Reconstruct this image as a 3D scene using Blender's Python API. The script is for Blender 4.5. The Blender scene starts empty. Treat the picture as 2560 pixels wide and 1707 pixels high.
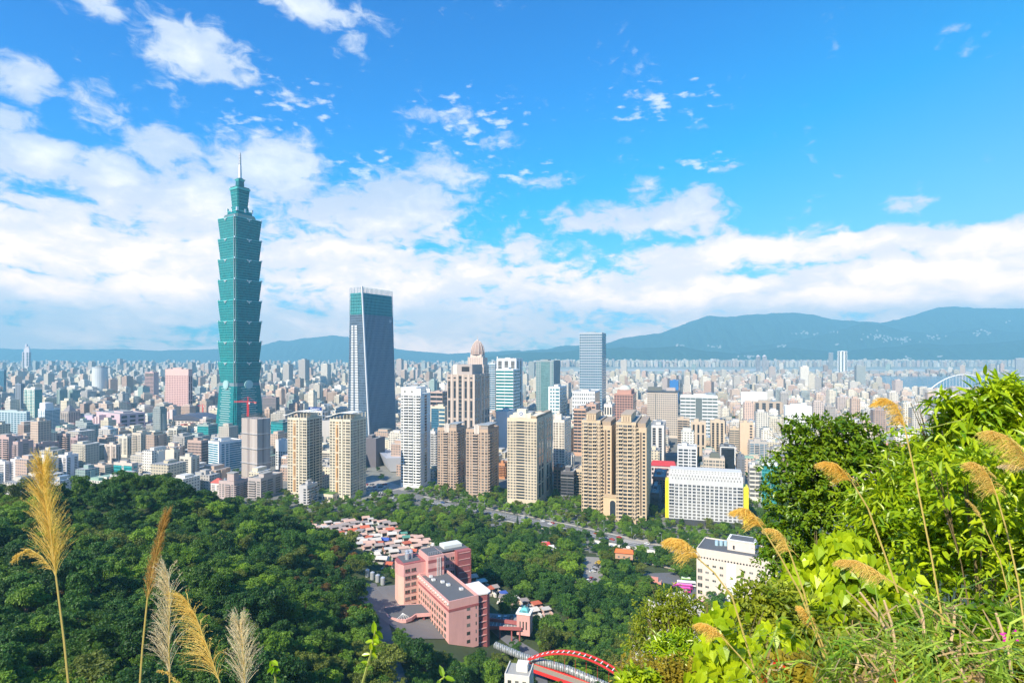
import bpy, math, random
import numpy as np
from mathutils import Vector, Matrix
R=math.radians
random.seed(7); rng=np.random.default_rng(7)
S=bpy.context.scene
# ------------------------------------------------------------------ camera, sky, sun, exposure
F_=1435.0; HY=890.0; CX=1280.0; CZ=150.0          # focal length and horizon in photo pixels, camera height over the city
cam=bpy.data.cameras.new('camera'); co=bpy.data.objects.new('camera',cam); S.collection.objects.link(co)
co.location=(0,0,CZ); co.rotation_euler=(R(90),0,0)
cam.sensor_width=36; cam.lens=36*F_/2560; cam.shift_y=(HY-853.5)/2560; cam.clip_start=.05; cam.clip_end=60000
S.camera=co
S.view_settings.view_transform='Standard'; S.view_settings.look='None'; S.view_settings.gamma=1
S.view_settings.use_curve_mapping=False; S.view_settings.exposure=0.88
SUN=Vector((-.56,-.83,0)).normalized(); EL=R(40)
sun=bpy.data.lights.new('sun','SUN'); so=bpy.data.objects.new('sun',sun); S.collection.objects.link(so)
sun.energy=5.0; sun.angle=R(.5); sun.color=(1,.90,.71)
sd=Vector((SUN.x*math.cos(EL),SUN.y*math.cos(EL),math.sin(EL)))
so.rotation_euler=sd.to_track_quat('Z','Y').to_euler()
W=bpy.data.worlds.new('World'); S.world=W; W.use_nodes=True
nt=W.node_tree; nt.nodes.clear()
def N(nt,t,**k):
    n=nt.nodes.new(t)
    for a,b in k.items(): setattr(n,a,b)
    return n
def mth(nt,op,a,b=None,c=None,clamp=False):
    n=nt.nodes.new('ShaderNodeMath'); n.operation=op; n.use_clamp=clamp
    for i,v in enumerate((a,b,c)):
        if v is None: continue
        if isinstance(v,(int,float)): n.inputs[i].default_value=v
        else: nt.links.new(v,n.inputs[i])
    return n.outputs[0]
def mixc(nt,f,a,b,bt='MIX'):
    n=nt.nodes.new('ShaderNodeMix'); n.data_type='RGBA'; n.blend_type=bt
    for i,v in ((0,f),(6,a),(7,b)):
        if isinstance(v,(int,float)): n.inputs[i].default_value=v
        elif isinstance(v,tuple): n.inputs[i].default_value=v if len(v)==4 else (*v,1)
        else: nt.links.new(v,n.inputs[i])
    return n.outputs[2]
def sky():
    L=nt.links.new
    tc=N(nt,'ShaderNodeTexCoord'); sp=N(nt,'ShaderNodeSeparateXYZ'); L(tc.outputs['Generated'],sp.inputs[0])
    az=mth(nt,'ARCTAN2',sp.outputs[0],sp.outputs[1]); el=mth(nt,'ARCSINE',sp.outputs[2])
    cb=N(nt,'ShaderNodeCombineXYZ'); L(az,cb.inputs[0]); L(el,cb.inputs[1])
    P=cb.outputs[0]
    st=N(nt,'ShaderNodeTexSky',sky_type='NISHITA'); st.sun_disc=False; st.sun_elevation=EL
    st.sun_rotation=math.atan2(SUN.x,SUN.y); st.dust_density=.6; st.air_density=1.0; st.ozone_density=3
    # distorted coordinates
    def noise(scale,det,rough,vec,dist=0):
        n=N(nt,'ShaderNodeTexNoise'); n.inputs['Scale'].default_value=scale; n.inputs['Detail'].default_value=det
        n.inputs['Roughness'].default_value=rough; n.inputs['Distortion'].default_value=dist; L(vec,n.inputs['Vector']); return n
    def vm(op,a,b):
        n=N(nt,'ShaderNodeVectorMath',operation=op)
        for i,v in enumerate((a,b)):
            if isinstance(v,tuple): n.inputs[i].default_value=v
            elif v is not None: L(v,n.inputs[i])
        return n
    wn=noise(9,3,.6,P); off=vm('SUBTRACT',wn.outputs['Color'],(.5,.5,.5)); off=vm('MULTIPLY',off.outputs[0],(.09,.06,0))
    PD=vm('ADD',P,off.outputs[0]).outputs[0]
    blobs=[(490,120,135,62,1.25),(560,165,90,32,.9),(410,215,90,45,.55),(60,205,95,62,1.15),(200,240,110,60,.55),(95,385,120,50,1.15),(30,300,90,60,.7),
      (430,355,120,42,1.05),(660,400,175,70,.95),(280,455,95,62,1.15),(480,480,120,70,1.15),(1000,500,170,85,1.05),(1130,430,110,50,.8),(760,18,140,34,.95),(860,95,50,30,.5),
      (1520,535,150,42,.85),(1720,525,110,48,.95),(1600,480,45,55,.5),(1360,450,95,24,.7),(1240,350,70,30,.5),(1120,290,110,38,.42),(730,240,70,34,.5),(260,12,50,22,.6),
      (1850,640,230,34,.9),(2200,600,160,34,1.1),(2460,595,190,42,1.2),(2250,680,260,36,1.1),(1180,690,70,28,1.0),(850,630,190,25,.8),(2280,500,120,28,.38),
      (300,620,340,45,.6),(140,730,150,25,.8),(500,720,200,30,.7),(1700,740,260,30,1.0),(2150,740,260,32,1.0),(2500,700,200,40,.9),(1700,415,70,14,.42),(1830,420,60,14,.42),(1760,310,60,16,.34),(1600,235,60,14,.3)]
    fld=None
    for px,py,rx,ry,w in blobs:
        a=math.atan((px-CX)/F_); e=math.atan((HY-py)/F_*math.cos(a))
        ra=rx/F_*math.cos(a)**2*1.42; re=ry/F_*math.cos(a)*1.42
        d=vm('SUBTRACT',PD,(a,e,0)); d=vm('MULTIPLY',d.outputs[0],(1/ra,1/re,0)); ln=N(nt,'ShaderNodeVectorMath',operation='LENGTH'); L(d.outputs[0],ln.inputs[0])
        g=mth(nt,'SUBTRACT',1.0,ln.outputs['Value'],clamp=True); g=mth(nt,'MULTIPLY',g,w*1.25)
        fld=g if fld is None else mth(nt,'MAXIMUM',fld,g)
    # low band of layered cloud toward the horizon
    bandm=N(nt,'ShaderNodeMapRange',interpolation_type='SMOOTHSTEP'); L(el,bandm.inputs[0])
    tilt=mth(nt,'MULTIPLY',az,-.07); elt=mth(nt,'SUBTRACT',el,tilt); L(elt,bandm.inputs[0])
    for i,v in zip((1,2,3,4),(.31,.10,0,1)): bandm.inputs[i].default_value=v
    st1=vm('MULTIPLY',PD,(1,4.6,0)); n1=noise(5.5,8,.58,st1.outputs[0],.25)
    st2=vm('MULTIPLY',P,(1,1.9,0)); n2=noise(30,5,.6,st2.outputs[0],.6)
    n3=noise(7,7,.62,PD,.2)
    puff=mth(nt,'SUBTRACT',n3.outputs[0],.5); puff=mth(nt,'MULTIPLY',puff,2.0)
    small=mth(nt,'SUBTRACT',n2.outputs[0],.5); small=mth(nt,'MULTIPLY',small,1.1)
    strk=mth(nt,'SUBTRACT',n1.outputs[0],.50); strk=mth(nt,'MULTIPLY',strk,2.8); bnd=mth(nt,'MULTIPLY_ADD',bandm.outputs[0],.88,0)
    strk=mth(nt,'MULTIPLY',strk,bandm.outputs[0])
    dens=mth(nt,'ADD',fld,puff); dens=mth(nt,'ADD',dens,mth(nt,'MULTIPLY',small,1.3)); dens=mth(nt,'ADD',dens,bnd); dens=mth(nt,'ADD',dens,strk)
    cm=N(nt,'ShaderNodeMapRange',interpolation_type='SMOOTHSTEP'); L(dens,cm.inputs[0])
    for i,v in zip((1,2,3,4),(.24,.86,0,1)): cm.inputs[i].default_value=v
    # shade of the clouds: thick sunlit tops white, thin or lower parts lavender grey
    n4=noise(6,6,.55,vm('ADD',vm('MULTIPLY',PD,(1,2,0)).outputs[0],(3,.06,2)).outputs[0],.2)
    sh=mth(nt,'ADD',mth(nt,'MULTIPLY',n4.outputs[0],1.5),mth(nt,'MULTIPLY',dens,.42))
    sm=N(nt,'ShaderNodeMapRange',interpolation_type='SMOOTHSTEP'); L(sh,sm.inputs[0])
    for i,v in zip((1,2,3,4),(1.0,1.75,0,1)): sm.inputs[i].default_value=v
    ccol=mixc(nt,sm.outputs[0],(6.2,7.0,8.8),(11.2,11.0,11.2))
    wm_=N(nt,'ShaderNodeMapRange',interpolation_type='SMOOTHSTEP'); L(el,wm_.inputs[0])
    for i,v in zip((1,2,3,4),(.03,.30,1,0)): wm_.inputs[i].default_value=v
    ccol=mixc(nt,wm_.outputs[0],ccol,mixc(nt,1.0,ccol,(3.0,2.0,1.35),'MULTIPLY'))
    # clear blue: physical sky, tinted to the deep polarised blue of the photograph
    tn=N(nt,'ShaderNodeValToRGB'); L(mth(nt,'MULTIPLY_ADD',az,-.32,mth(nt,'MULTIPLY_ADD',el,1.35,.02)),tn.inputs[0])
    cr=tn.color_ramp; cr.elements[0].position=0; cr.elements[0].color=(.8,1.5,1.95,1); cr.elements[1].position=1; cr.elements[1].color=(.0,.95,2.15,1)
    e1=cr.elements.new(.35); e1.color=(.0,1.5,2.15,1); e2=cr.elements.new(.6); e2.color=(.0,1.28,2.3,1)
    blue=mixc(nt,1.0,st.outputs[0],tn.outputs[0],'MULTIPLY')
    col=mixc(nt,cm.outputs[0],blue,ccol)
    fm=None
    for px,py,rx,ry in ((1180,310,190,95),(1300,440,150,45),(1640,260,190,60),(1760,410,110,28),(740,260,140,70),(900,420,120,60),(600,300,120,50)):
        a=math.atan((px-CX)/F_); e=math.atan((HY-py)/F_*math.cos(a)); d=vm('SUBTRACT',P,(a,e,0)); d=vm('MULTIPLY',d.outputs[0],(F_/rx,F_/ry,0)); ln=N(nt,'ShaderNodeVectorMath',operation='LENGTH'); L(d.outputs[0],ln.inputs[0]); g=mth(nt,'SUBTRACT',1.15,ln.outputs['Value'],clamp=True); fm=g if fm is None else mth(nt,'MAXIMUM',fm,g)
    n5=noise(34,3,.5,vm('MULTIPLY',P,(1,2.4,0)).outputs[0],0); fk=mth(nt,'ADD',n5.outputs[0],mth(nt,'MULTIPLY',fm,.17)); fr_=N(nt,'ShaderNodeMapRange',interpolation_type='SMOOTHSTEP'); L(fk,fr_.inputs[0])
    for i,v in zip((1,2,3,4),(.64,.84,0,.7)): fr_.inputs[i].default_value=v
    fk2=mth(nt,'MULTIPLY',fr_.outputs[0],mth(nt,'MULTIPLY',fm,3,clamp=True))
    col=mixc(nt,fk2,col,(9.2,9.6,10.6))
    bg=N(nt,'ShaderNodeBackground'); L(col,bg.inputs[0]); bg.inputs[1].default_value=.064
    wo=N(nt,'ShaderNodeOutputWorld'); L(bg.outputs[0],wo.inputs[0])
sky()
# ------------------------------------------------------------------ helpers
COL=S.collection
def P(px,py,D): return Vector(((px-CX)/F_*D,D,CZ-(py-HY)/F_*D))
def PZ(px,py,z):
    D=(CZ-z)*F_/(py-HY); return Vector(((px-CX)/F_*D,D,z))
def zt(py,D): return CZ-(py-HY)/F_*D
def tag(o,label=None,cat=None,group=None,kind=None):
    if label: o['label']=label
    if cat: o['category']=cat
    if group: o['group']=group
    if kind: o['kind']=kind
    return o
def empty(name,loc=(0,0,0),rz=0,label=None,cat=None,group=None):
    o=bpy.data.objects.new(name,None); COL.objects.link(o); o.location=loc; o.rotation_euler=(0,0,rz); o.empty_display_size=1
    return tag(o,label,cat,group)
def copy_tree(o,parent=None):
    c=o.copy(); COL.objects.link(c); c.parent=parent
    for ch in list(o.children): copy_tree(ch,c)
    return c
class MB:
    def __init__(s): s.v=[];s.f=[];s.m=[];s.mats=[]
    def mi(s,m):
        if m not in s.mats: s.mats.append(m)
        return s.mats.index(m)
    def add(s,vs,fs,m):
        b=len(s.v); s.v+=[tuple(v) for v in vs]; k=s.mi(m)
        for f in fs: s.f.append(tuple(b+i for i in f)); s.m.append(k)
    def box(s,x0,x1,y0,y1,z0,z1,m,T=None):
        vs=[(x0,y0,z0),(x1,y0,z0),(x1,y1,z0),(x0,y1,z0),(x0,y0,z1),(x1,y0,z1),(x1,y1,z1),(x0,y1,z1)]
        if T: vs=[T(v) for v in vs]
        s.add(vs,[(0,3,2,1),(4,5,6,7),(0,1,5,4),(1,2,6,5),(2,3,7,6),(3,0,4,7)],m)
    def prism(s,p0,z0,p1,z1,m,cap=True):
        n=len(p0); s.add([(x,y,z0) for x,y in p0]+[(x,y,z1) for x,y in p1],[(i,(i+1)%n,n+(i+1)%n,n+i) for i in range(n)]+([tuple(range(n,2*n)),tuple(range(n-1,-1,-1))] if cap else []),m)
    def tube(s,pts,rad,m,n=6,cap=True):
        rings=[];pts=[Vector(p) for p in pts]
        for i,p in enumerate(pts):
            t=(pts[min(i+1,len(pts)-1)]-pts[max(i-1,0)]).normalized()
            a=t.orthogonal().normalized() if i==0 else (rings_a-t*rings_a.dot(t)).normalized()
            rings_a=a; b=t.cross(a); r=rad[i] if hasattr(rad,'__len__') else rad
            rings.append([p+(a*math.cos(2*math.pi*k/n)+b*math.sin(2*math.pi*k/n))*r for k in range(n)])
        vs=[v for r_ in rings for v in r_]; fs=[]
        for i in range(len(pts)-1):
            for k in range(n): fs.append((i*n+k,i*n+(k+1)%n,(i+1)*n+(k+1)%n,(i+1)*n+k))
        if cap: fs+=[tuple(range(n-1,-1,-1)),tuple((len(pts)-1)*n+k for k in range(n))]
        s.add(vs,fs,m)
    def cyl(s,x,y,z0,z1,r,m,n=12,r1=None):
        r1=r if r1 is None else r1
        s.prism([(x+r*math.cos(2*math.pi*k/n),y+r*math.sin(2*math.pi*k/n)) for k in range(n)],z0,[(x+r1*math.cos(2*math.pi*k/n),y+r1*math.sin(2*math.pi*k/n)) for k in range(n)],z1,m)
    def lathe(s,x,y,prof,m,n=16):
        for (r0,z0),(r1,z1) in zip(prof,prof[1:]):
            s.prism([(x+r0*math.cos(2*math.pi*k/n),y+r0*math.sin(2*math.pi*k/n)) for k in range(n)],z0,[(x+r1*math.cos(2*math.pi*k/n),y+r1*math.sin(2*math.pi*k/n)) for k in range(n)],z1,m,cap=False)
    def mesh(s,name,smooth=False):
        me=bpy.data.meshes.new(name); me.from_pydata(s.v,[],s.f)
        for m in s.mats: me.materials.append(m)
        me.polygons.foreach_set('material_index',s.m)
        if smooth: me.polygons.foreach_set('use_smooth',[True]*len(s.f))
        me.update(); return me
    def build(s,name,parent=None,smooth=False,loc=None):
        o=bpy.data.objects.new(name,s.mesh(name,smooth)); COL.objects.link(o); o.parent=parent
        if loc: o.location=loc
        return o
def np_mesh(name,V,Fq,mats,cols=None,uv=None,mi=None,smooth=False,k=4):
    me=bpy.data.meshes.new(name); V=np.asarray(V,np.float32); Fq=np.asarray(Fq,np.int32); n=len(Fq)
    me.vertices.add(len(V)); me.vertices.foreach_set('co',V.ravel())
    me.loops.add(n*k); me.loops.foreach_set('vertex_index',Fq.ravel())
    me.polygons.add(n); me.polygons.foreach_set('loop_start',np.arange(n,dtype=np.int32)*k)
    for m in mats: me.materials.append(m)
    if mi is not None: me.polygons.foreach_set('material_index',np.asarray(mi,np.int32))
    me.polygons.foreach_set('use_smooth',np.full(n,smooth))
    if cols is not None:     # per face colour
        a=me.attributes.new('col','FLOAT_COLOR','FACE'); c=np.ones((n,4),np.float32); c[:,:3]=cols; a.data.foreach_set('color',c.ravel())
    if uv is not None:
        a=me.attributes.new('wuv','FLOAT2','CORNER'); a.data.foreach_set('vector',np.asarray(uv,np.float32).ravel())
    me.update(); me.validate(); return me
def link(name,me,parent=None,loc=None):
    o=bpy.data.objects.new(name,me); COL.objects.link(o); o.parent=parent
    if loc: o.location=loc
    return o
# ------------------------------------------------------------------ materials
MC={}
def pm(nt_,**k):
    b=nt_.nodes['Principled BSDF']
    for a,v in k.items():
        s={'col':'Base Color','rough':'Roughness','metal':'Metallic','spec':'Specular IOR Level'}[a]
        if a=='col' and isinstance(v,tuple): v=(*v[:3],1)
        if isinstance(v,(int,float,tuple)): b.inputs[s].default_value=v
        else: nt_.links.new(v,b.inputs[s])
    return b
def newmat(name):
    m=bpy.data.materials.new(name); m.use_nodes=True; return m,m.node_tree
def wall(c,rough=.75,var=.16,metal=0):
    key=('w',c,rough,var,metal)
    if key in MC: return MC[key]
    m,t=newmat('wall paint'); tc=N(t,'ShaderNodeTexCoord')
    mp=N(t,'ShaderNodeMapping'); mp.inputs['Scale'].default_value=(.35,.35,.09); t.links.new(tc.outputs['Object'],mp.inputs[0])
    n=N(t,'ShaderNodeTexNoise'); n.inputs['Scale'].default_value=1.0; n.inputs['Detail'].default_value=6; n.inputs['Roughness'].default_value=.65; t.links.new(mp.outputs[0],n.inputs[0])
    f=mth(t,'MULTIPLY_ADD',n.outputs[0],2*var,1-var*1.15)
    cc=N(t,'ShaderNodeVectorMath',operation='SCALE'); cc.inputs[0].default_value=c; t.links.new(f,cc.inputs['Scale'])
    pm(t,col=cc.outputs[0],rough=rough,metal=metal); MC[key]=m; return m
def glass(c,rough=.12,cell=None,line=.55,spec=.8):
    "dark window glass; cell=(w,h) adds the mullion grid of a curtain wall in metres"
    key=('g',c,rough,cell,line)
    if key in MC: return MC[key]
    m,t=newmat('glass'); g=N(t,'ShaderNodeTexCoord'); n=N(t,'ShaderNodeTexNoise'); n.inputs['Scale'].default_value=.22; n.inputs['Detail'].default_value=3
    t.links.new(g.outputs['Object'],n.inputs[0]); f=mth(t,'MULTIPLY_ADD',n.outputs[0],1.0,.5)
    cc=N(t,'ShaderNodeVectorMath',operation='SCALE'); cc.inputs[0].default_value=c; t.links.new(f,cc.inputs['Scale']); out=cc.outputs[0]
    if cell:
        sp=N(t,'ShaderNodeSeparateXYZ'); t.links.new(g.outputs['Object'],sp.inputs[0])
        u=mth(t,'ADD',sp.outputs[0],sp.outputs[1])
        a=mth(t,'LESS_THAN',mth(t,'FRACT',mth(t,'DIVIDE',u,cell[0])),.14); b=mth(t,'LESS_THAN',mth(t,'FRACT',mth(t,'DIVIDE',sp.outputs[2],cell[1])),.26)
        mk=mth(t,'MAXIMUM',mth(t,'MULTIPLY',a,.6),b)
        cv=N(t,'ShaderNodeCombineXYZ'); t.links.new(mth(t,'FLOOR',mth(t,'DIVIDE',u,cell[0])),cv.inputs[0]); t.links.new(mth(t,'FLOOR',mth(t,'DIVIDE',sp.outputs[2],cell[1])),cv.inputs[1]); wn=N(t,'ShaderNodeTexWhiteNoise'); t.links.new(cv.outputs[0],wn.inputs[0])
        c2=N(t,'ShaderNodeVectorMath',operation='SCALE'); t.links.new(out,c2.inputs[0]); t.links.new(mth(t,'MULTIPLY_ADD',wn.outputs[0],.45,.78),c2.inputs['Scale']); out=c2.outputs[0]
        out=mixc(t,mk,out,tuple(min(1,x*line*4+.05) for x in c))
    else:
        oi=N(t,'ShaderNodeObjectInfo'); out=mixc(t,mth(t,'MULTIPLY',mth(t,'GREATER_THAN',oi.outputs['Random'],.62),mth(t,'MULTIPLY',oi.outputs['Random'],.5)),out,(.30,.29,.27))
    b=pm(t,col=out,rough=rough); b.inputs['Specular IOR Level'].default_value=spec; MC[key]=m; return m
def simple(name,c,rough=.6,metal=0):
    key=('s',c,rough,metal)
    if key in MC: return MC[key]
    m,t=newmat(name); tc=N(t,'ShaderNodeTexCoord'); n=N(t,'ShaderNodeTexNoise'); n.inputs['Scale'].default_value=3; n.inputs['Detail'].default_value=5; t.links.new(tc.outputs['Object'],n.inputs[0])
    cc=N(t,'ShaderNodeVectorMath',operation='SCALE'); cc.inputs[0].default_value=c; t.links.new(mth(t,'MULTIPLY_ADD',n.outputs[0],.4,.8),cc.inputs['Scale'])
    pm(t,col=cc.outputs[0],rough=rough,metal=metal); MC[key]=m; return m
GL=glass((.035,.045,.06)); GLB=glass((.05,.10,.15)); ROOFM=simple('roof felt',(.30,.30,.29),.9); METAL=simple('galvanised metal',(.55,.57,.6),.4,.5)
WHT=simple('white paint',(.78,.77,.74),.6)
def citymat():
    m,t=newmat('city facade'); at=N(t,'ShaderNodeAttribute',attribute_name='col'); uv=N(t,'ShaderNodeAttribute',attribute_name='wuv')
    sp=N(t,'ShaderNodeSeparateXYZ'); t.links.new(uv.outputs['Vector'],sp.inputs[0])
    fx=mth(t,'FRACT',mth(t,'DIVIDE',sp.outputs[0],3.7)); fy=mth(t,'FRACT',mth(t,'DIVIDE',sp.outputs[1],3.3))
    wx=mth(t,'MULTIPLY',mth(t,'GREATER_THAN',fx,.26),mth(t,'LESS_THAN',fx,.80)); wy=mth(t,'MULTIPLY',mth(t,'GREATER_THAN',fy,.30),mth(t,'LESS_THAN',fy,.78))
    w=mth(t,'MULTIPLY',wx,wy); w=mth(t,'MULTIPLY',w,mth(t,'GREATER_THAN',sp.outputs[1],0.01))
    cell=N(t,'ShaderNodeCombineXYZ'); t.links.new(mth(t,'FLOOR',mth(t,'DIVIDE',sp.outputs[0],3.7)),cell.inputs[0]); t.links.new(mth(t,'FLOOR',mth(t,'DIVIDE',sp.outputs[1],3.3)),cell.inputs[1])
    wn=N(t,'ShaderNodeTexWhiteNoise'); t.links.new(cell.outputs[0],wn.inputs[0])
    gc=mixc(t,wn.outputs[0],(.03,.04,.06),(.16,.17,.18))
    col=mixc(t,w,at.outputs['Color'],gc)
    pm(t,col=col,rough=mth(t,'MULTIPLY_ADD',w,-.45,.75)); return m
CITY=citymat()
def leafmat(name,c1,c2,trans=.35,rough=.45,scale=.6,rnd=.35):
    m,t=newmat(name); tc=N(t,'ShaderNodeTexCoord'); n=N(t,'ShaderNodeTexNoise'); n.inputs['Scale'].default_value=scale; n.inputs['Detail'].default_value=4; t.links.new(tc.outputs['Object'],n.inputs[0])
    oi=N(t,'ShaderNodeObjectInfo'); at=N(t,'ShaderNodeAttribute',attribute_name='lv')
    f=mth(t,'ADD',mth(t,'MULTIPLY_ADD',n.outputs[0],1.2,-.6),at.outputs['Fac']); f=mth(t,'ADD',f,mth(t,'MULTIPLY_ADD',oi.outputs['Random'],rnd*2,-rnd),clamp=True)
    col=mixc(t,f,c1,c2); b=pm(t,col=col,rough=rough); b.inputs['Specular IOR Level'].default_value=.35
    tr=N(t,'ShaderNodeBsdfTranslucent'); t.links.new(mixc(t,.5,col,(min(1,c2[0]*1.6),min(1,c2[1]*1.5),c2[2]*.6)),tr.inputs[0])
    mx=N(t,'ShaderNodeMixShader'); mx.inputs[0].default_value=trans; t.links.new(b.outputs[0],mx.inputs[1]); t.links.new(tr.outputs[0],mx.inputs[2])
    t.links.new(mx.outputs[0],t.nodes['Material Output'].inputs[0]); return m
BARK=simple('bark',(.16,.11,.07),.9)
# ------------------------------------------------------------------ terrain
_ctl=[(0,330,64),(320,345,72),(420,355,68),(200,340,66),(540,400,38),(650,430,20),(720,500,6),(0,150,66),(0,230,62),(300,150,64),(300,230,62),(300,300,60),(550,150,60),(550,230,54),(550,300,48),
(800,180,46),(800,260,37),(800,330,31),(800,430,17),(930,310,22),(1000,285,18),(1100,270,16.5),(1230,280,6),(960,210,32),(1000,400,17),(850,450,14),(1100,350,16),(1250,400,8),(1250,330,8),
(1400,330,6),(1400,250,8),(1550,300,5),(1700,330,3),(1300,480,1),(1000,540,2),(1200,200,20),(1400,180,25),(1600,170,35),(1900,200,25),(0,560,0),(380,600,0),(540,560,0),(-300,600,0),(1500,450,0),
(1900,400,0),(2300,350,3),(2560,250,30),(2200,600,0),(1300,620,0),(-300,330,62),(-300,200,66),(870,590,0),(600,500,6),(1080,300,17),(1150,300,15),(450,470,18),(200,450,18),(0,450,16)]
_c=np.array([((px-CX)/F_*D,D,z) for px,D,z in _ctl])
def _U(r2): return np.where(r2>0,r2*np.log(np.maximum(r2,1e-9))*.5,0)
_n=len(_c); _d2=((_c[:,None,:2]-_c[None,:,:2])**2).sum(2)
_A=np.zeros((_n+3,_n+3)); _A[:_n,:_n]=_U(_d2)+np.eye(_n)*150; _A[:_n,_n]=1; _A[:_n,_n+1:]=_c[:,:2]; _A[_n:,:_n]=_A[:_n,_n:].T
_w=np.linalg.solve(_A,np.concatenate([_c[:,2],np.zeros(3)]))
def _tps(x,y):
    x=np.asarray(x,float); y=np.asarray(y,float); z=_w[_n]+_w[_n+1]*x+_w[_n+2]*y
    for i in range(_n): z=z+_w[i]*_U((x-_c[i,0])**2+(y-_c[i,1])**2)
    return z
def sst(a,b,x):
    t=np.clip((x-a)/(b-a),0,1); return t*t*(3-2*t)
def ground(x,y):
    x=np.asarray(x,float); y=np.asarray(y,float); r=np.hypot(x,y); a=np.arctan2(x,y)
    far=np.clip(_tps(np.clip(x,-420,420),np.clip(y,120,640)),0,78)*(1-sst(520,600,y))*(1-sst(320,420,x))
    far=np.where(y<120,np.maximum(far,62-20*sst(0,150,x)),far)
    dip=sst(0,1,1)*0
    L=np.interp(r,[0,.9,2.2,4,8,14,25,45,75,110,160],[148.4,148.2,146.2,143,138,132,123,108,88,72,55])
    Rr=np.interp(r,[0,2,5,8,12,16,22,35,60,100,160],[148.4,148.15,147.2,146.2,144.8,143.4,140,131,112,85,60])
    k=sst(.12,.52,a)*(1-sst(2.6,3.1,np.abs(a)))
    near=L*(1-k)+Rr*k
    near=np.where(np.abs(a)>1.6,148.4+np.minimum(r,60)*.1,near)
    b=sst(85,165,r)
    z=near*(1-b)+far*b
    return np.where((y<0)&(r>60),np.maximum(z,120-40*sst(60,800,r)),z)
def gz(x,y): return float(ground(x,y))
# one polar sheet from the camera's feet to beyond the hills
AZ=np.concatenate([np.linspace(-math.pi,-1.1,24)[:-1],np.linspace(-1.1,1.1,340),np.linspace(1.1,math.pi,24)[1:]])
RR=np.concatenate([[.05],np.geomspace(.6,160,110),np.geomspace(165,900,150)[0:],np.geomspace(930,26000,60)])
A2,R2=np.meshgrid(AZ,RR,indexing='ij'); X2=R2*np.sin(A2); Y2=R2*np.cos(A2); Z2=ground(X2,Y2)
Z2=Z2+np.where(R2<80,.05*np.sin(X2*3.1)*np.cos(Y2*2.7),0)
na,nr=A2.shape; idx=np.arange(na*nr).reshape(na,nr)
Q=np.stack([idx[:-1,:-1],idx[1:,:-1],idx[1:,1:],idx[:-1,1:]],-1).reshape(-1,4)[:,::-1]
cx=(X2[:-1,:-1]+X2[1:,1:])/2; cy=(Y2[:-1,:-1]+Y2[1:,1:])/2; cz=(Z2[:-1,:-1]+Z2[1:,1:])/2; cr_=np.hypot(cx,cy)
gcol=np.zeros(cx.shape+(3,)); gcol[:]=(.17,.17,.16)
green=(cz>.8)|((cy<430)); gcol[green]=(.045,.065,.022)
gcol[cr_<60]=(.09,.075,.04)
farpx=cx/cy*F_+CX
air=(cy>4700)&(cy<7900)&(farpx>1380)&(farpx<2600); gcol[air]=(.34,.34,.28)
gcol[(cy>5900)&(cy<6400)&(farpx>1380)]=(.5,.5,.48)
park=(cy>560)&(cy<760)&(farpx>905)&(farpx<1010); gcol[park]=(.2,.2,.18)
gme=np_mesh('ground',np.stack([X2,Y2,Z2],-1).reshape(-1,3),Q,[],cols=gcol.reshape(-1,3),smooth=True)
m,t=newmat('ground'); at=N(t,'ShaderNodeAttribute',attribute_name='col'); tc=N(t,'ShaderNodeTexCoord')
n1=N(t,'ShaderNodeTexNoise'); n1.inputs['Scale'].default_value=.05; n1.inputs['Detail'].default_value=12; n1.inputs['Roughness'].default_value=.7; t.links.new(tc.outputs['Object'],n1.inputs[0])
cc=N(t,'ShaderNodeVectorMath',operation='SCALE'); t.links.new(at.outputs['Color'],cc.inputs[0]); t.links.new(mth(t,'MULTIPLY_ADD',n1.outputs[0],1.6,.2),cc.inputs['Scale'])
pm(t,col=cc.outputs[0],rough=.95); gme.materials.append(m)
tag(link('ground',gme),kind='structure')
# river bend on the right
wm,t=newmat('river water'); pm(t,col=(.10,.17,.20),rough=.18)
mb=MB(); mb.add([(2250/1000*1000*.72,2250,.5),(3500,2250,.5),(4600,4300,.5),(1750+900,4300,.5),(1760,2950,.5)],[(0,1,2,3,4)],wm); tag(mb.build('river'),kind='structure')
# ------------------------------------------------------------------ mountains
from mathutils import noise as mn
def ridge(name,D,prof,depth,col,amp,seed):
    pxs=[p[0] for p in prof]; pys=[p[1] for p in prof]
    n=420; xs=np.linspace(pxs[0],pxs[-1],n); m_=44; V=[]
    for j in range(m_+1):
        f=j/m_; d=D+(f-.5)*depth; h=math.sin(f*math.pi)**1.0 if f<.5 else math.cos((f-.5)*math.pi*.9)
        for i,px in enumerate(xs):
            py=np.interp(px,pxs,pys); hz=CZ+(HY-py)/F_*D
            X=(px-CX)/F_*D*(d/D)
            w=mn.fractal(Vector((X/900+seed,d/900,seed)),.9,2,7)*amp*(1-abs(f-.5)*.6)
            wr=abs(mn.fractal(Vector((X/420,d/1900,seed+5)),.8,2,5))*1.6
            edge=min(1,i/25,(n-1-i)/25) if name=='x' else 1
            V.append((X,d,max(-5,(hz+w*.25)*h*(1-.5*wr*(1-h))+w*(h>.05)*(1-h)*1.2)))
    idx=np.arange((m_+1)*n).reshape(m_+1,n); Fq=np.stack([idx[:-1,:-1],idx[:-1,1:],idx[1:,1:],idx[1:,:-1]],-1).reshape(-1,4)
    me=np_mesh(name,V,Fq,[simple(name,col,.95)],smooth=True); return tag(link(name,me),kind='structure')
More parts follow.
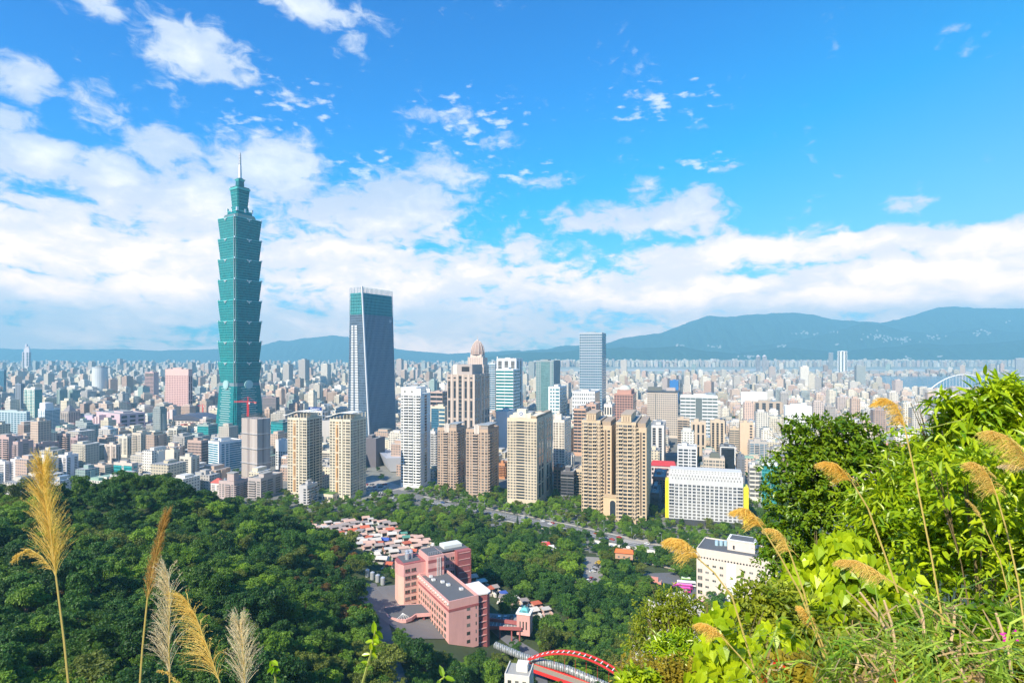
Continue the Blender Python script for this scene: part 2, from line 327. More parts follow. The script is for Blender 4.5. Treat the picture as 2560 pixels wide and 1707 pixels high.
ridge('mountains',13200,[(1180,889),(1300,878),(1380,872),(1480,862),(1560,845),(1650,832),(1700,812),(1740,798),(1770,787),(1840,790),(1900,783),(1960,782),(2020,788),(2080,797),(2140,803),(2200,808),(2250,798),(2300,786),(2350,772),(2420,768),(2560,772),(2700,770),(2900,800)],4200,(.022,.055,.04),260,3)
ridge('hills',9900,[(1180,900),(1240,888),(1290,883),(1340,881),(1420,880),(1480,875),(1530,870),(1600,869),(1700,866),(1740,874),(1780,880),(1850,884),(1900,876),(1950,869),(2010,870),(2060,876),(2120,882),(2200,868),(2300,860),(2420,862),(2560,850),(2800,850)],1900,(.016,.05,.03),150,9)
ridge('foothills',11400,[(1850,872),(1950,858),(2050,840),(2110,820),(2160,806),(2200,812),(2260,828),(2330,836),(2450,822),(2560,830),(2800,820)],1900,(.018,.05,.035),190,14)
ridge('distant_hills',15500,[(-500,874),(0,872),(200,873),(400,875),(520,873),(600,874),(650,866),(700,852),(725,855),(750,848),(800,842),(830,838),(860,842),(900,850),(960,866),(1040,878),(1120,884),(1200,880),(1300,876)],2600,(.03,.06,.05),120,21)
# ------------------------------------------------------------------ buildings
FOOT=[]      # footprints (origin, rz, x0,x1,y0,y1) so that nothing else is built there
SCR=[]       # screen boxes of the named buildings (pxl,pxr,ytop,D)
def wbox(w,h,d,gm,fm=None):
    key=('pane',round(w,2),round(h,2),d,id(gm),id(fm))
    if key in MC: return MC[key]
    b=MB()
    b.box(-w/2,w/2,-d,0.02,0,h,gm)
    if fm:
        b.box(-w/2-.12,w/2+.12,-d-.16,0.0,-.14,-.004,fm); b.box(-.06,.06,-d-.05,-d-.003,0,h,fm)
    MC[key]=b.mesh('window'); return MC[key]
FR={'F':0,'R':math.pi/2,'L':-math.pi/2}
class Bld:
    def __init__(s,name,label,cat,xl,xc,xr,yt,D,col,nf,rz=17,F='wwww',Rp=None,Lp=None,depth=None,obj=False,gl=GL,trim=None,z0=None,h0=4,top=2.2,roof=True,group=None,base=None,front=False,fwid=None):
        th=R(rz); s.th=th; X=(math.cos(th),-math.sin(th)); Y=(math.sin(th),math.cos(th))
        tx=(xc-CX)/F_; C=Vector((tx*D,D,0))
        right=math.cos(th)*(-C.x)+math.sin(th)*D>0
        def solve(d,px):
            t_=(px-CX)/F_; return (t_*C.y-C.x)/(d[0]-t_*d[1])
        s.x1=0; s.x0=-abs(solve((-X[0],-X[1]),xl)); s.face='R' if right else 'L'
        b=abs(solve(Y,xr)) if right and xr and xr>xc+2 and not front else 18
        if depth: b=depth
        b=min(b,70)
        s.b=b; g=z0 if z0 is not None else max(0,min(gz(C.x,C.y),gz(C.x,C.y+b)))-.5 if D<640 else 0
        s.zb=g; s.H=zt(yt,D)-g
        s.root=empty(name,(C.x,C.y,g),-th,label,cat,group); s.nf=nf; s.col=wall(col) if isinstance(col,tuple) else col; s.trim=trim and (wall(trim) if isinstance(trim,tuple) else trim); s.gl=gl; s.obj=obj
        s.w=MB(); s.w.box(s.x0,s.x1,0,b,0,s.H,s.col); s.wins=[]; s.h0=h0; s.top=top
        if base: s.w.box(s.x0-.25,s.x1+.25,-.25,b+.25,0,h0,wall(base))
        FOOT.append((C.x,C.y,th,s.x0,s.x1,0,b)); SCR.append((min(xl,xc),max(xc,xr or xc),yt,D,label))
        # fall-back pattern for the side faces
        s.pats={'F':F,'R':Rp or F,'L':Lp or Rp or F}
        for f in 'FRL': s.facade(f,s.pats[f])
        if roof: s.roof()
    def fr(s,f): return {'F':((s.x0,0),(1,0),(0,-1),s.x1-s.x0),'R':((s.x1,0),(0,1),(1,0),s.b),'L':((s.x0,s.b),(0,-1),(-1,0),s.b)}[f]
    def fb(s,mb,f,s0,s1,z0,z1,d0,d1,m):
        o,sd_,n,_=s.fr(f)
        def T(v): return (o[0]+sd_[0]*v[0]+n[0]*v[1],o[1]+sd_[1]*v[0]+n[1]*v[1],v[2])
        vs=[(s0,d1,z0),(s1,d1,z0),(s1,d0,z0),(s0,d0,z0),(s0,d1,z1),(s1,d1,z1),(s1,d0,z1),(s0,d0,z1)]
        mb.add([T(v) for v in vs],[(0,3,2,1),(4,5,6,7),(0,1,5,4),(1,2,6,5),(2,3,7,6),(3,0,4,7)],m)
    def facade(s,f,pat):
        L=s.fr(f)[3]; wt={'.':.5,'W':1.7,'b':1.7,'g':1,'o':1.2,'|':.35,'S':1.3,'B':3,'C':4,'s':.8,'n':.6}
        tot=sum(wt.get(c,1) for c in pat); u=L/tot; p=0; z0=s.h0; z1=s.H-s.top; fh=(z1-z0)/s.nf; tr=s.trim or s.col
        for c in pat:
            w=wt.get(c,1)*u; a=p; p+=w
            if c in 'wWsn':
                ww=w*{'w':.66,'W':.8,'s':.5,'n':.5}[c]; hh=fh*.6
                for k in range(s.nf):
                    z=z0+k*fh+fh*.28
                    if s.obj: s.wins.append((f,a+w/2,z,ww,hh))
                    else: s.fb(s.w,f,a+w/2-ww/2,a+w/2+ww/2,z,z+hh,0,.05,s.gl)
            elif c in 'bS':
                for k in range(s.nf):
                    z=z0+k*fh
                    if s.obj: s.wins.append((f,a+w/2,z+fh*.3,w*.86,fh*.6))
                    else: s.fb(s.w,f,a+w*.07,a+w*.93,z+fh*.3,z+fh*.92,0,.05,s.gl)
                    s.fb(s.w,f,a+w*.04,a+w*.96,z,z+fh*.3,0,1.5 if c=='b' else .6,tr)
            elif c=='B':      # continuous glass band with spandrel
                for k in range(s.nf):
                    z=z0+k*fh; s.fb(s.w,f,a+.2,a+w-.2,z+fh*.36,z+fh*.98,0,.06,s.gl)
            elif c=='C':      # curtain wall
                s.fb(s.w,f,a+.15,a+w-.15,z0,z1,0,.12,s.gl)
            elif c=='g':
                s.fb(s.w,f,a+w*.15,a+w*.85,z0,z1,0,.06,s.gl)
                for k in range(0,s.nf): s.fb(s.w,f,a+w*.15,a+w*.85,z0+k*fh,z0+k*fh+.45,.06,.16,tr)
            elif c=='v':
                k=0
                while k<s.nf:
                    e=min(k+5,s.nf); s.fb(s.w,f,a+w*.22,a+w*.78,z0+k*fh+fh*.25,z0+e*fh-fh*.35,0,.06,s.gl); k+=5
            elif c=='o':
                k=0; om=wall((.52,.30,.13))
                while k<s.nf:
                    e=min(k+5,s.nf); s.fb(s.w,f,a+w*.1,a+w*.9,z0+k*fh+fh*.25,z0+e*fh-fh*.2,0,.07,om); s.fb(s.w,f,a+w*.55,a+w*.75,z0+k*fh+fh*.4,z0+e*fh-fh*.3,.07,.10,GL); k+=5
            elif c=='|':
                s.fb(s.w,f,a,a+w,0,s.H-.02,0,.6,tr)
        if s.trim and 'C' not in pat:
            for k in range(0,s.nf,6): s.fb(s.w,f,0,L,z0+k*fh-.25,z0+k*fh+.1,0,.25,tr)
    def roof(s):
        # parapet + felt + penthouse and plant
        b=MB(); x0,x1,y1=s.x0,s.x1,s.b; H=s.H; t=.35
        for q in ((x0,x1,0,t),(x0,x1,y1-t,y1),(x0,x0+t,t,y1-t),(x1-t,x1,t,y1-t)): s.w.box(*q,H,H+1.1,s.col)
        b.box(x0+t,x1-t,t,y1-t,H,H+.12,ROOFM); s.rf=b.build('roof',s.root)
        r=random.Random(int(abs(s.root.location.x)*7+s.H*13)); w=x1-x0
        pb=MB(); px0=x0+w*r.uniform(.2,.4); px1=px0+w*r.uniform(.25,.4); py0=y1*r.uniform(.2,.4); py1=min(y1-1,py0+y1*.4); h=r.uniform(2.6,4.5)
        pb.box(px0,px1,py0,py1,H+.12,H+h,s.col); pb.box(px0-.3,px1+.3,py0-.3,py1+.3,H+h,H+h+.25,ROOFM); pb.build('roof_hut',s.root)
        for k in range(r.randint(1,3)):
            tb=MB(); xx=r.uniform(x0+1.5,x1-1.5); yy=r.uniform(1.5,max(1.6,y1-1.5))
            if px0-1.4<xx<px1+1.4 and py0-1.4<yy<py1+1.4: continue
            if r.random()<.5: tb.cyl(xx,yy,H+.12,H+2.2,.95,METAL,10); tb.build('water_tank',s.root)
            else: tb.box(xx-1.1,xx+1.1,yy-.8,yy+.8,H+.12,H+1.5,METAL); tb.build('air_handler',s.root)
    def done(s):
        s.w.build('wall',s.root)
        if s.wins:
            # nearest first: the upper 100 as parts, the rest as one part
            rest=MB(); gm=s.gl
            order=sorted(s.wins,key=lambda q:(q[0]!='F',-q[2]))
            for i,(f,sc,z,w,h) in enumerate(order):
                if i<100:
                    me=wbox(w,h,.05,gm,s.trim or s.col); o,sdv,n,_=s.fr(f); ob=bpy.data.objects.new('window',me); COL.objects.link(ob); ob.parent=s.root
                    ob.location=(o[0]+sdv[0]*sc+n[0]*.0,o[1]+sdv[1]*sc+n[1]*.0,z); ob.rotation_euler=(0,0,FR[f])
                else: s.fb(rest,f,sc-w/2,sc+w/2,z,z+h,-.02,.05,gm)
            if rest.v: tag(rest.build('window',s.root),kind='stuff')
        return s
def part(s,name,boxes,parent=None):
    mb=MB()
    for q in boxes: mb.box(*q)
    return mb.build(name,parent or s.root)
# ---- the teal pagoda skyscraper
def skyscraper():
    D=1000; th=R(32); c=Vector((-493,1040,0)); root=empty('skyscraper',c,-th,'very tall teal glass skyscraper of eight stacked flaring modules with a needle spire','skyscraper')
    FOOT.append((c.x,c.y,th,-40,40,-40,40)); SCR.append((545,652,545,1000,'the teal stacked skyscraper'))
    sc=D and 1.04
    G1=glass((.003,.17,.185),.2,(3,4.2),.22,.3); G2=glass((.01,.12,.12),.3); fin=simple('pale teal fins',(.08,.42,.42),.5); SIL=simple('silver ornament',(.66,.68,.7),.35,.4)
    def poly(h,n=3.6):
        return [(-h+n,-h),(h-n,-h),(h-n,-h+n*.5),(h-n*.5,-h+n*.5),(h-n*.5,-h+n),(h,-h+n),(h,h-n),(h-n*.5,h-n),(h-n*.5,h-n*.5),(h-n,h-n*.5),(h-n,h),(-h+n,h),(-h+n,h-n*.5),(-h+n*.5,h-n*.5),(-h+n*.5,h-n),(-h,h-n),(-h,-h+n),(-h+n*.5,-h+n),(-h+n*.5,-h+n*.5),(-h+n,-h+n*.5)]
    zz=lambda py: CZ-(py-HY)/F_*1020
    z0=zz(956.6); mh=(zz(545)-z0)/8; hb,htp=24.3,27.4
    for k in range(8):
        mb=MB(); a=z0+k*mh; b=a+mh; mb.prism(poly(hb),a,poly(htp),b-1.2,G1); mb.prism(poly(htp+.25),b-1.2,poly(htp+.3),b-.002,fin)
        mo=mb.build('module',root)
        f=MB()
        for j in range(1,8):
            r=hb+(htp-hb)*j/8+.15; f.prism(poly(r),a+mh*j/8-.22,poly(r+.05),a+mh*j/8+.22,fin,cap=False)
        f.build('floor_fin',mo)
        for q in range(4):
            o=MB(); o.box(-3,3,-htp-1.0,-htp-.3,b-2.6,b-1.5,SIL); o.box(-.6,.6,-htp-1.1,-htp-.3,b-5.5,b-2.61,SIL); o.box(-4.2,-3.01,-htp-.9,-htp-.3,b-1.9,b-.3,SIL); o.box(3.01,4.2,-htp-.9,-htp-.3,b-1.9,b-.3,SIL)
            oo=o.build('ornament',mo); oo.rotation_euler=(0,0,q*math.pi/2)
        o=MB()  # pale strips put the bright highlight lines of the near corner into colour
        for dx in (0,1.9): o.prism([(hb-3.7+dx,-hb-.25+dx),(hb-3.2+dx,-hb-.25+dx),(hb-3.2+dx,-hb+.3+dx),(hb-3.7+dx,-hb+.3+dx)],a,[(htp-3.7+dx,-htp-.25+dx),(htp-3.2+dx,-htp-.25+dx),(htp-3.2+dx,-htp+.3+dx),(htp-3.7+dx,-htp+.3+dx)],b-1.3,SIL); o.build('corner_highlight',mo); o=MB()
        for q in range(4):
            o=MB(); o.box(htp-3.0,htp-.6,-htp+.5,-htp+2.9,b-1.0,b+1.6,SIL); oo=o.build('corner_ornament',mo); oo.rotation_euler=(0,0,q*math.pi/2)
    # base, collar, coins
    mb=MB(); zb=z0-6; mb.prism(poly(31.5,4),0,poly(25.6,3.6),zb,G1); bs=mb.build('tower_base',root)
    fs_=[MB() for _ in range(4)]
    for j in range(1,24):
        t=j/24; r=31.5+(25.6-31.5)*t+.12; z=zb*t
        for q in range(4):
            w=.28 if j%3 else .5
            s0=-r*.55 if j%2 else -r*.45; 
            c_,s_=[(1,0),(0,1),(-1,0),(0,-1)][q]
            def T(v,c_=c_,s_=s_): return (v[0]*c_-v[1]*s_,v[0]*s_+v[1]*c_,v[2])
            fs_[q].box(s0,-s0,-r-.3,-r+.6,z,z+.8,simple('spandrel light',(.5,.62,.6),.5),T)
    for f in fs_: f.build('spandrel',bs)
    mb=MB(); mb.prism(poly(25.2,3.6),zb,poly(24.6,3.6),z0,wall((.16,.22,.25))); mb.build('collar',root)
    for q in range(4):
        b=MB(); 
        ring=[(8*math.cos(2*math.pi*k/24),8*math.sin(2*math.pi*k/24)) for k in range(24)]; r2=[(x*.72,y*.72) for x,y in ring]
        b.prism(ring,0,ring,2.6,simple('coin disc',(.30,.50,.50),.4)); b.prism(r2,2.6,r2,2.9,simple('coin face',(.34,.52,.54),.4))
        o=b.build('coin_disc',root); qq=q*math.pi/2; o.rotation_euler=(R(90),0,qq); o.location=(25*math.sin(qq),-25*math.cos(qq),z0-3.5)
    # crown tiers
    t=MB(); a=z0+8*mh; ys=lambda py: zz(py)
    t.prism(poly(21,3),a,poly(19,3),ys(534),G2); t.prism(poly(16,2),ys(534),poly(15,2),ys(526),G1); t.prism(poly(15.6,2),ys(526),poly(15.6,2),ys(524),fin); t.prism(poly(11.5,2),ys(524),poly(11,2),ys(512),G1); t.build('crown_tier',root)
    for q in range(4):
        o=MB(); o.box(13,16,-16,-13,ys(526),ys(517),SIL); oo=o.build('corner_ornament',root); oo.rotation_euler=(0,0,q*math.pi/2)
        o=MB(); o.box(-1.5,1.5,-16.5,-15.7,ys(528),ys(519),SIL); oo=o.build('ornament',root); oo.rotation_euler=(0,0,q*math.pi/2)
    t=MB(); t.prism(poly(9.8,1.5),ys(512),poly(12,1.5),ys(470),G1)
    for j in range(5): r=10+2*j/5+.25; t.prism(poly(r,1.5),ys(512-8*j)-.3,poly(r,1.5),ys(512-8*j)+.3,fin,cap=False)
    t.prism(poly(12.8,1.5),ys(470),poly(13.2,1.5),ys(465),fin); t.prism(poly(11.6,1.5),ys(465),poly(12,1.5),ys(462),G2); t.build('upper_tower',root)
    t=MB(); t.prism(poly(5.6,.8),ys(462),poly(5.2,.8),ys(446),G2); t.prism(poly(5.4,.8),ys(446),poly(7,1),ys(441),fin); t.prism(poly(4,.6),ys(441),poly(4,.6),ys(438),G2); t.build('spire_base',root)
    t=MB(); pr=[(3.6,ys(438)),(2.7,ys(405))]; t.lathe(0,0,pr,METAL,10)
    z=ys(405)
    for j in range(8): zz0=z+j*2.9; t.cyl(0,0,zz0,zz0+1.7,2.6-.09*j,METAL,10); t.cyl(0,0,zz0+1.7,zz0+2.9,1.6-.07*j,simple('spire joint',(.3,.33,.38),.4,.4),8)
    t.cyl(0,0,z+8*2.9,ys(373),.55,METAL,6,.15); t.build('spire',root)
skyscraper()
# ---- the tapered dark blue skyscraper
def tapered():
    D=912; th=R(30); X=Vector((math.cos(th),-math.sin(th),0)); Y=Vector((math.sin(th),math.cos(th),0))
    C=Vector(((925-CX)/F_*D,D,0)); root=empty('skyscraper',C,-th,'tall tapered dark blue glass skyscraper with a slanted pale edge and open teal crown','skyscraper')
    FOOT.append((C.x,C.y,th,-45,3,-3,70)); SCR.append((868,990,714,912,'the tapered dark blue skyscraper'))
    H=zt(716,D)
    def sol(C0,d,px):
        t_=(px-CX)/F_; return (t_*C0.y-C0.x)/(d.x-t_*d.y)
    aL=abs(sol(C,-X,868)); aR=abs(sol(C,Y,990))
    Ct=Vector(((905-CX)/F_*(D+6),D+6,0)); tl=abs(sol(Ct,-X,875.5)); tr=abs(sol(Ct,Y,980))
    ct=(Ct-C); lx,ly=ct.dot(X),ct.dot(Y)
    bot=[(-aL,0),(0,0),(0,aR),(-aL,aR)]; top=[(lx-tl,ly),(lx,ly),(lx,ly+tr),(lx-tl,ly+tr)]
    def at(z): f=z/H; return [(b[0]+(t_[0]-b[0])*f,b[1]+(t_[1]-b[1])*f) for b,t_ in zip(bot,top)]
    DG=glass((.05,.085,.13),.25,(2.2,4.0),.40,.5); TG=glass((.02,.17,.19),.18,(2.2,5),.5,.7); LT=simple('pale aluminium',(.58,.60,.62),.4,.1)
    zc=zt(785,D)
    b=MB(); b.prism(at(0),0,at(zc),zc,DG); body=b.build('glass_body',root)
    b=MB(); b.prism([(x*.985-.2,y*.985+.3) for x,y in at(zc)],zc,[(x*.985-.2,y*.985+.3) for x,y in at(H-9)],H-9,TG); b.build('crown',root)
    # vertical fins of the right face and the crown
    nf=24
    b=MB(); cr=MB()
    for i in range(nf+1):
        f=i/nf
        for q,m,z0,z1,mb in ((1,simple('steel fins',(.36,.43,.50),.4,.1),0,zc,b),(1,simple('teal fins',(.12,.34,.36),.4,.2),zc,H,cr)):
            p0=at(z0);p1=at(z1); y0=p0[1][1]+(p0[2][1]-p0[1][1])*f; y1=p1[1][1]+(p1[2][1]-p1[1][1])*f
            mb.prism([(p0[1][0],y0-.3),(p0[1][0]+.7,y0-.3),(p0[1][0]+.7,y0+.3),(p0[1][0],y0+.3)],z0,[(p1[1][0],y1-.3),(p1[1][0]+.7,y1-.3),(p1[1][0]+.7,y1+.3),(p1[1][0],y1+.3)],z1,m)
    for i in range(9):
        f=i/8; p0=at(zc);p1=at(H); x0=p0[0][0]+(p0[1][0]-p0[0][0])*f; x1=p1[0][0]+(p1[1][0]-p1[0][0])*f
        cr.prism([(x0-.15,-.6+p0[0][1]),(x0+.15,-.6+p0[0][1]),(x0+.15,p0[0][1]),(x0-.15,p0[0][1])],zc,[(x1-.15,-.6+p1[0][1]),(x1+.15,-.6+p1[0][1]),(x1+.15,p1[0][1]),(x1-.15,p1[0][1])],H,simple('teal fins',(.12,.34,.36),.4,.2))
    b.build('facade_fin',body); cr.build('crown_fin',root)
    # pale corner edge
    e=MB(); p0,p1=at(0),at(H+1); e.prism([(-.8,-1.4),(1.3,-1.4),(1.3,.8),(-.8,.8)],0,[(p1[1][0]-.8,p1[1][1]-1.4),(p1[1][0]+1.3,p1[1][1]-1.4),(p1[1][0]+1.3,p1[1][1]+.8),(p1[1][0]-.8,p1[1][1]+.8)],H+1,LT); e.build('corner_edge',root)
    # lit balcony strip on the left face, with dark gap
    for k in range(54):
        z=2+k*4.05
        if z>zt(812,D): break
        p=at(z); w=p[1][0]-p[0][0]; s_=MB(); s_.box(p[0][0]+w*.16,p[0][0]+w*.30,p[0][1]-1.0,p[0][1]+.3,z,z+3.0,LT); s_.box(p[0][0]+w*.38,p[0][0]+w*.55,p[0][1]-1.0,p[0][1]+.3,z,z+3.0,LT); s_.build('balcony_slab',body)
    em=simple('white emblem paint',(.8,.8,.8),.5); p=at(zt(796,D)); b=MB(); b.tube([(p[2][0]+.9,p[2][1]-7+2.2*math.cos(a),zt(798,D)+2.2*math.sin(a)) for a in np.linspace(0,2*math.pi,17)],.3,em,4); b.tube([(p[2][0]+.9,p[2][1]-8.2,zt(798,D)-1),(p[2][0]+.9,p[2][1]-7,zt(798,D)+1.2),(p[2][0]+.9,p[2][1]-5.8,zt(798,D)-1)],.28,em,4); b.build('emblem',root)
tapered()
CREAM=(.64,.56,.43); TAN=(.52,.39,.25); BEI=(.58,.50,.40); PNK=(.58,.36,.33); GRY=(.36,.37,.39); WH=(.76,.76,.74); BRN=(.26,.17,.14); LGR=(.55,.56,.57); WARM=(.64,.56,.47)
TEAL=glass((.01,.17,.18),.18,(2.4,4),.5,.7); BLUG=glass((.02,.09,.15),.15,(2,3.8),.4,.8); DK=glass((.02,.025,.035),.2)
PALEG=glass((.10,.20,.21),.2,(2.5,3.8),.3,.7)
def B(*a,**k): return Bld(*a,**k)
# -- cream pair with curved white roof canopy
def cream(label,xl,xc,xr,yt,D):
    s=B('apartment_tower',label,'apartment tower',xl,xc,xr,yt+10,D,CREAM,26,F='wwow|wW',Rp='wWgWw',obj=True,trim=(.70,.63,.50),depth=None,roof=False,group='pair of cream towers',h0=5,gl=glass((.05,.055,.06)))
    H=s.H; x0=s.x0; b=s.b; mb=MB()
    s.w.box(x0,0,0,b,H,H+.2,ROOFM)
    for i in range(7):
        x=x0+.4+(-x0-.8)*i/6; s.w.box(x-.3,x+.3,.3,.9,H+.2,H+2+3.6*i/6 if i<6 else H+5.6,s.col); s.w.box(x-.3,x+.3,b-.9,b-.3,H+.2,H+2+3.4*i/6,s.col)
    s.w.box(x0*.55,-1.5,b*.3,b*.8,H+.2,H+4.2,s.col)
    n=12; top=[]
    for i in range(n+1):
        f=i/n; x=x0-4+(-x0+7.5)*f; z=H+2.2+4.6*sst(0,.62,f)-0*f; top.append((x,z))
    for (xa,za),(xb,zb) in zip(top,top[1:]): mb.add([(xa,-1.5,za),(xb,-1.5,zb),(xb,b*.55,zb),(xa,b*.55,za),(xa,-1.5,za+.6),(xb,-1.5,zb+.6),(xb,b*.55,zb+.6),(xa,b*.55,za+.6)],[(0,3,2,1),(4,5,6,7),(0,1,5,4),(2,3,7,6),(1,2,6,5),(3,0,4,7)],WHT)
    mb.build('roof_canopy',s.root); s.done()
cream('cream apartment tower with curved white canopy, left one of the pair',719,767,805,1035,608)
cream('cream apartment tower with curved white canopy, right one of the pair',824,876,915,1039,595)
# -- white tower
s=B('apartment_tower','slim bright white apartment tower with stacked balconies right of the dark blue skyscraper','apartment tower',1002,1052,1076,984,652,(.70,.70,.68),31,F='wbbwb',Rp='..g..',obj=True,trim=(.84,.84,.82),roof=False)
part(s,'roof_screen',[(s.x0+.3,s.x1-6,.3,s.b-.3,s.H,s.H+7,s.col),(s.x1-5.9,s.x1-.3,.3,1,s.H,s.H+6,s.col),(s.x1-5.9,s.x1-.3,s.b-1,s.b-.3,s.H,s.H+6,s.col)]+[(s.x0+4+i*9,s.x0+6+i*9,.2,.3,s.H+1,s.H+3,DK) for i in range(2)]+[(s.x1-1,s.x1-.3,1.01,s.b-1.01,s.H+5,s.H+6,s.col)]); s.done()
# -- brown twin residential
for lab,xl,xc,xr,yt,D in (('brown apartment tower with white finned crown, left one of the brown twins',1094,1141,1164,1072,635),('brown apartment tower with white finned crown, right one of the brown twins',1165,1220,1247,1076,605)):
    s=B('apartment_tower',lab,'apartment tower',xl,xc,xr,yt,D,(.47,.34,.25),22,F='wsbsww',Rp='bsw.',obj=True,trim=(.5,.38,.3),roof=True,group='twin brown towers')
    part(s,'crown_fins',[(s.x0*.62+i*1.5,s.x0*.62+i*1.5+1.0,-.4,.8,s.H-4,s.H+6.5-abs(i-1.5)*.8,wall((.68,.62,.56))) for i in range(4)])
    part(s,'roof_plate',[(s.x0*.4,1,.8,s.b*.8,s.H+5,s.H+5.7,wall((.30,.33,.35))),(s.x0*.36,-.6,1.5,s.b*.6,s.H+1,s.H+5,wall((.33,.28,.25)))]); s.done()
# -- tan office behind
s=B('office_tower','tall taupe tower with vertical slots and flat dark crown behind the brown twins','office tower',1118,1187,1224,936,820,(.42,.34,.29),21,F='v|v|g|v|v|',Rp='vv|g|vv',trim=(.55,.46,.40),roof=False)
part(s,'crown',[(s.x0*.8,s.x0*.12,3,s.b*.7,s.H+.02,s.H+14,wall((.38,.33,.31))),(s.x0*.8-.2,s.x0*.66,2.6,s.b*.7+.3,s.H+.02,s.H+14.3,wall((.62,.57,.5))),(s.x0*.5,s.x0*.22,2.8,3.2,s.H+4,s.H+11,DK)]); s.done()
# -- domed landmark tower
s=B('office_tower','pale stone tower with stepped dome and finial rising behind the taupe tower','office tower',1166,1209,1222,912,1080,(.56,.45,.40),24,F='v|v|v|v',roof=False,trim=(.62,.52,.46))
cxm=(s.x0+s.x1)/2; k=1080/F_; dm=wall((.36,.26,.23)); wq=wall((.58,.49,.44)); mb=MB(); H=s.H
mb.box(s.x0+2,s.x1-2,2,s.b-2,H,H+18*k,s.col); mb.box(s.x0+6,s.x1-6,5,s.b-5,H+18*k,H+26*k,wq)
for i in range(9):
    for y in (1.6,): mb.box(s.x0+2.5+i*(s.x1-s.x0-6)/8,s.x0+4+i*(s.x1-s.x0-6)/8,y-.3,y+.3,H,H+20*k,wq)
yc=s.b/2; r=13
mb.lathe(cxm,yc,[(r,H+26*k),(r,H+34*k),(r*.93,H+40*k),(r*.78,H+48*k),(r*.5,H+56*k),(r*.28,H+60*k),(r*.2,H+61*k)],dm,12)
for i in range(12):
    a=2*math.pi*i/12; mb.tube([(cxm+q*math.cos(a),yc+q*math.sin(a),z) for q,z in ((r+.3,H+26*k),(r+.3,H+34*k),(r*.95,H+40*k),(r*.8,H+48*k),(r*.52,H+56*k),(r*.28,H+60.5*k))],.5,wq,4)
mb.lathe(cxm,yc,[(2.6,H+60*k),(2.2,H+64*k),(.4,H+65*k),(.25,H+72*k)],wq,8); mb.build('dome',s.root); s.done()
# -- clock tower cream
s=B('apartment_tower','wide cream tower with a round emblem at its top beside the tan twin towers','apartment tower',1268,1342,1384,1049,569,(.62,.52,.38),27,F='wwwBwwww',Rp='.vv|.vv.',obj=True,trim=(.62,.54,.42),h0=7)
e=wall((.70,.62,.48)); xm=s.x0*.52
part(s,'crown',[(s.x0*.80,s.x0*.2,.0,9,s.H+1.15,s.H+6,e),(s.x0*.66,s.x0*.36,-.5,8,s.H+1.15,s.H+10,e),(s.x0*.2+.01,-.8,1,s.b-1,s.H+1.15,s.H+3.4,wall((.4,.3,.2))),(s.x0*.2+.01,.4,.5,s.b*.5,s.H+3.42,s.H+4.0,e),(s.x0*.92,s.x0*.8-.01,0,7,s.H+1.15,s.H+3.6,e)])
mb=MB(); rg=[(2.6*math.cos(a),2.6*math.sin(a)) for a in np.linspace(0,2*math.pi,25)[:-1]]; mb.prism(rg,0,rg,.2,simple('emblem plate',(.75,.74,.7),.5)); r2=[(x*.72,y*.72) for x,y in rg]; mb.prism(r2,.2,r2,.28,simple('emblem blue',(.1,.14,.25),.5)); mb.prism([(-1.2,-.9),(1.2,-.9),(.0,1.3)],.28,[(-1.2,-.9),(1.2,-.9),(.0,1.3)],.36,simple('emblem white',(.85,.85,.85),.5))
o=mb.build('emblem',s.root); o.rotation_euler=(R(90),0,0); o.location=(xm,-.5,s.H+5.5); s.done()
s=B('apartment_tower','slender cream stepped tower just behind the cream tower with the emblem','apartment tower',1383,1411,1428,1052,690,(.70,.62,.52),21,F='ww|ww',Rp='swsws',obj=True,roof=True,h0=6)
part(s,'crown',[(s.x0*.9,s.x0*.3,1,8,s.H+1.15,s.H+8,s.col),(s.x0*.7,s.x0*.45,.6,6,s.H+8.01,s.H+12,s.col)]); s.done()
# -- twin tan towers
def tant(label,xl,xc,xr,yt,D,yt2,xr2,lower):
    s=B('apartment_tower',label,'apartment tower',xl,xc,xr,yt+14,D,(.56,.43,.29),25,F='sbWbsn',Rp='bgbs',obj=True,trim=(.62,.49,.34),roof=False,group='twin tan towers')
    H=s.H; a=s.x0*.74; b_=s.x0*.24
    part(s,'crown',[(a,b_,-.5,s.b*.7,H+.02,H+6.2,s.col),(a-.4,b_+.4,-.9,s.b*.7+.4,H+6.2,H+7,wall((.42,.33,.24)))]+[(a+(b_-a)*(.2+.25*i),a+(b_-a)*(.32+.25*i),-.62,-.45,H+.8,H+5.2,wall((.30,.22,.15))) for i in range(3)])
    part(s,'roof',[(s.x0+.3,-.3,.3,s.b-.3,H-.3,H+.015,ROOFM)])
    if lower:
        x2=lower; 
        q=MB(); q.box(.05,x2,3,s.b+2,0,H-5,s.col); 
        for k in range(24):
            z=6+k*(H-14)/24; q.box(x2*.12,x2*.30,2.93,3.05,z,z+1.6,GL); q.box(x2*.62,x2*.86,2.93,3.05,z,z+1.8,GL)
        q.box(x2*.36,x2*.52,2.9,3.1,8,H-9,wall((.16,.11,.08))); q.box(x2*.1,x2*.9,5,s.b,H-5,H-1,wall((.35,.27,.2))); q.build('side_wing',s.root)
    s.done(); return s
s1=tant('tan apartment tower with three-slot crown, left one beside the arched gate',1454,1501,1518,1037,538,0,0,10)
s2=tant('tan apartment tower with three-slot crown, right one beside the yellow-ended white block',1540,1590,1606,1042,512,0,0,9)
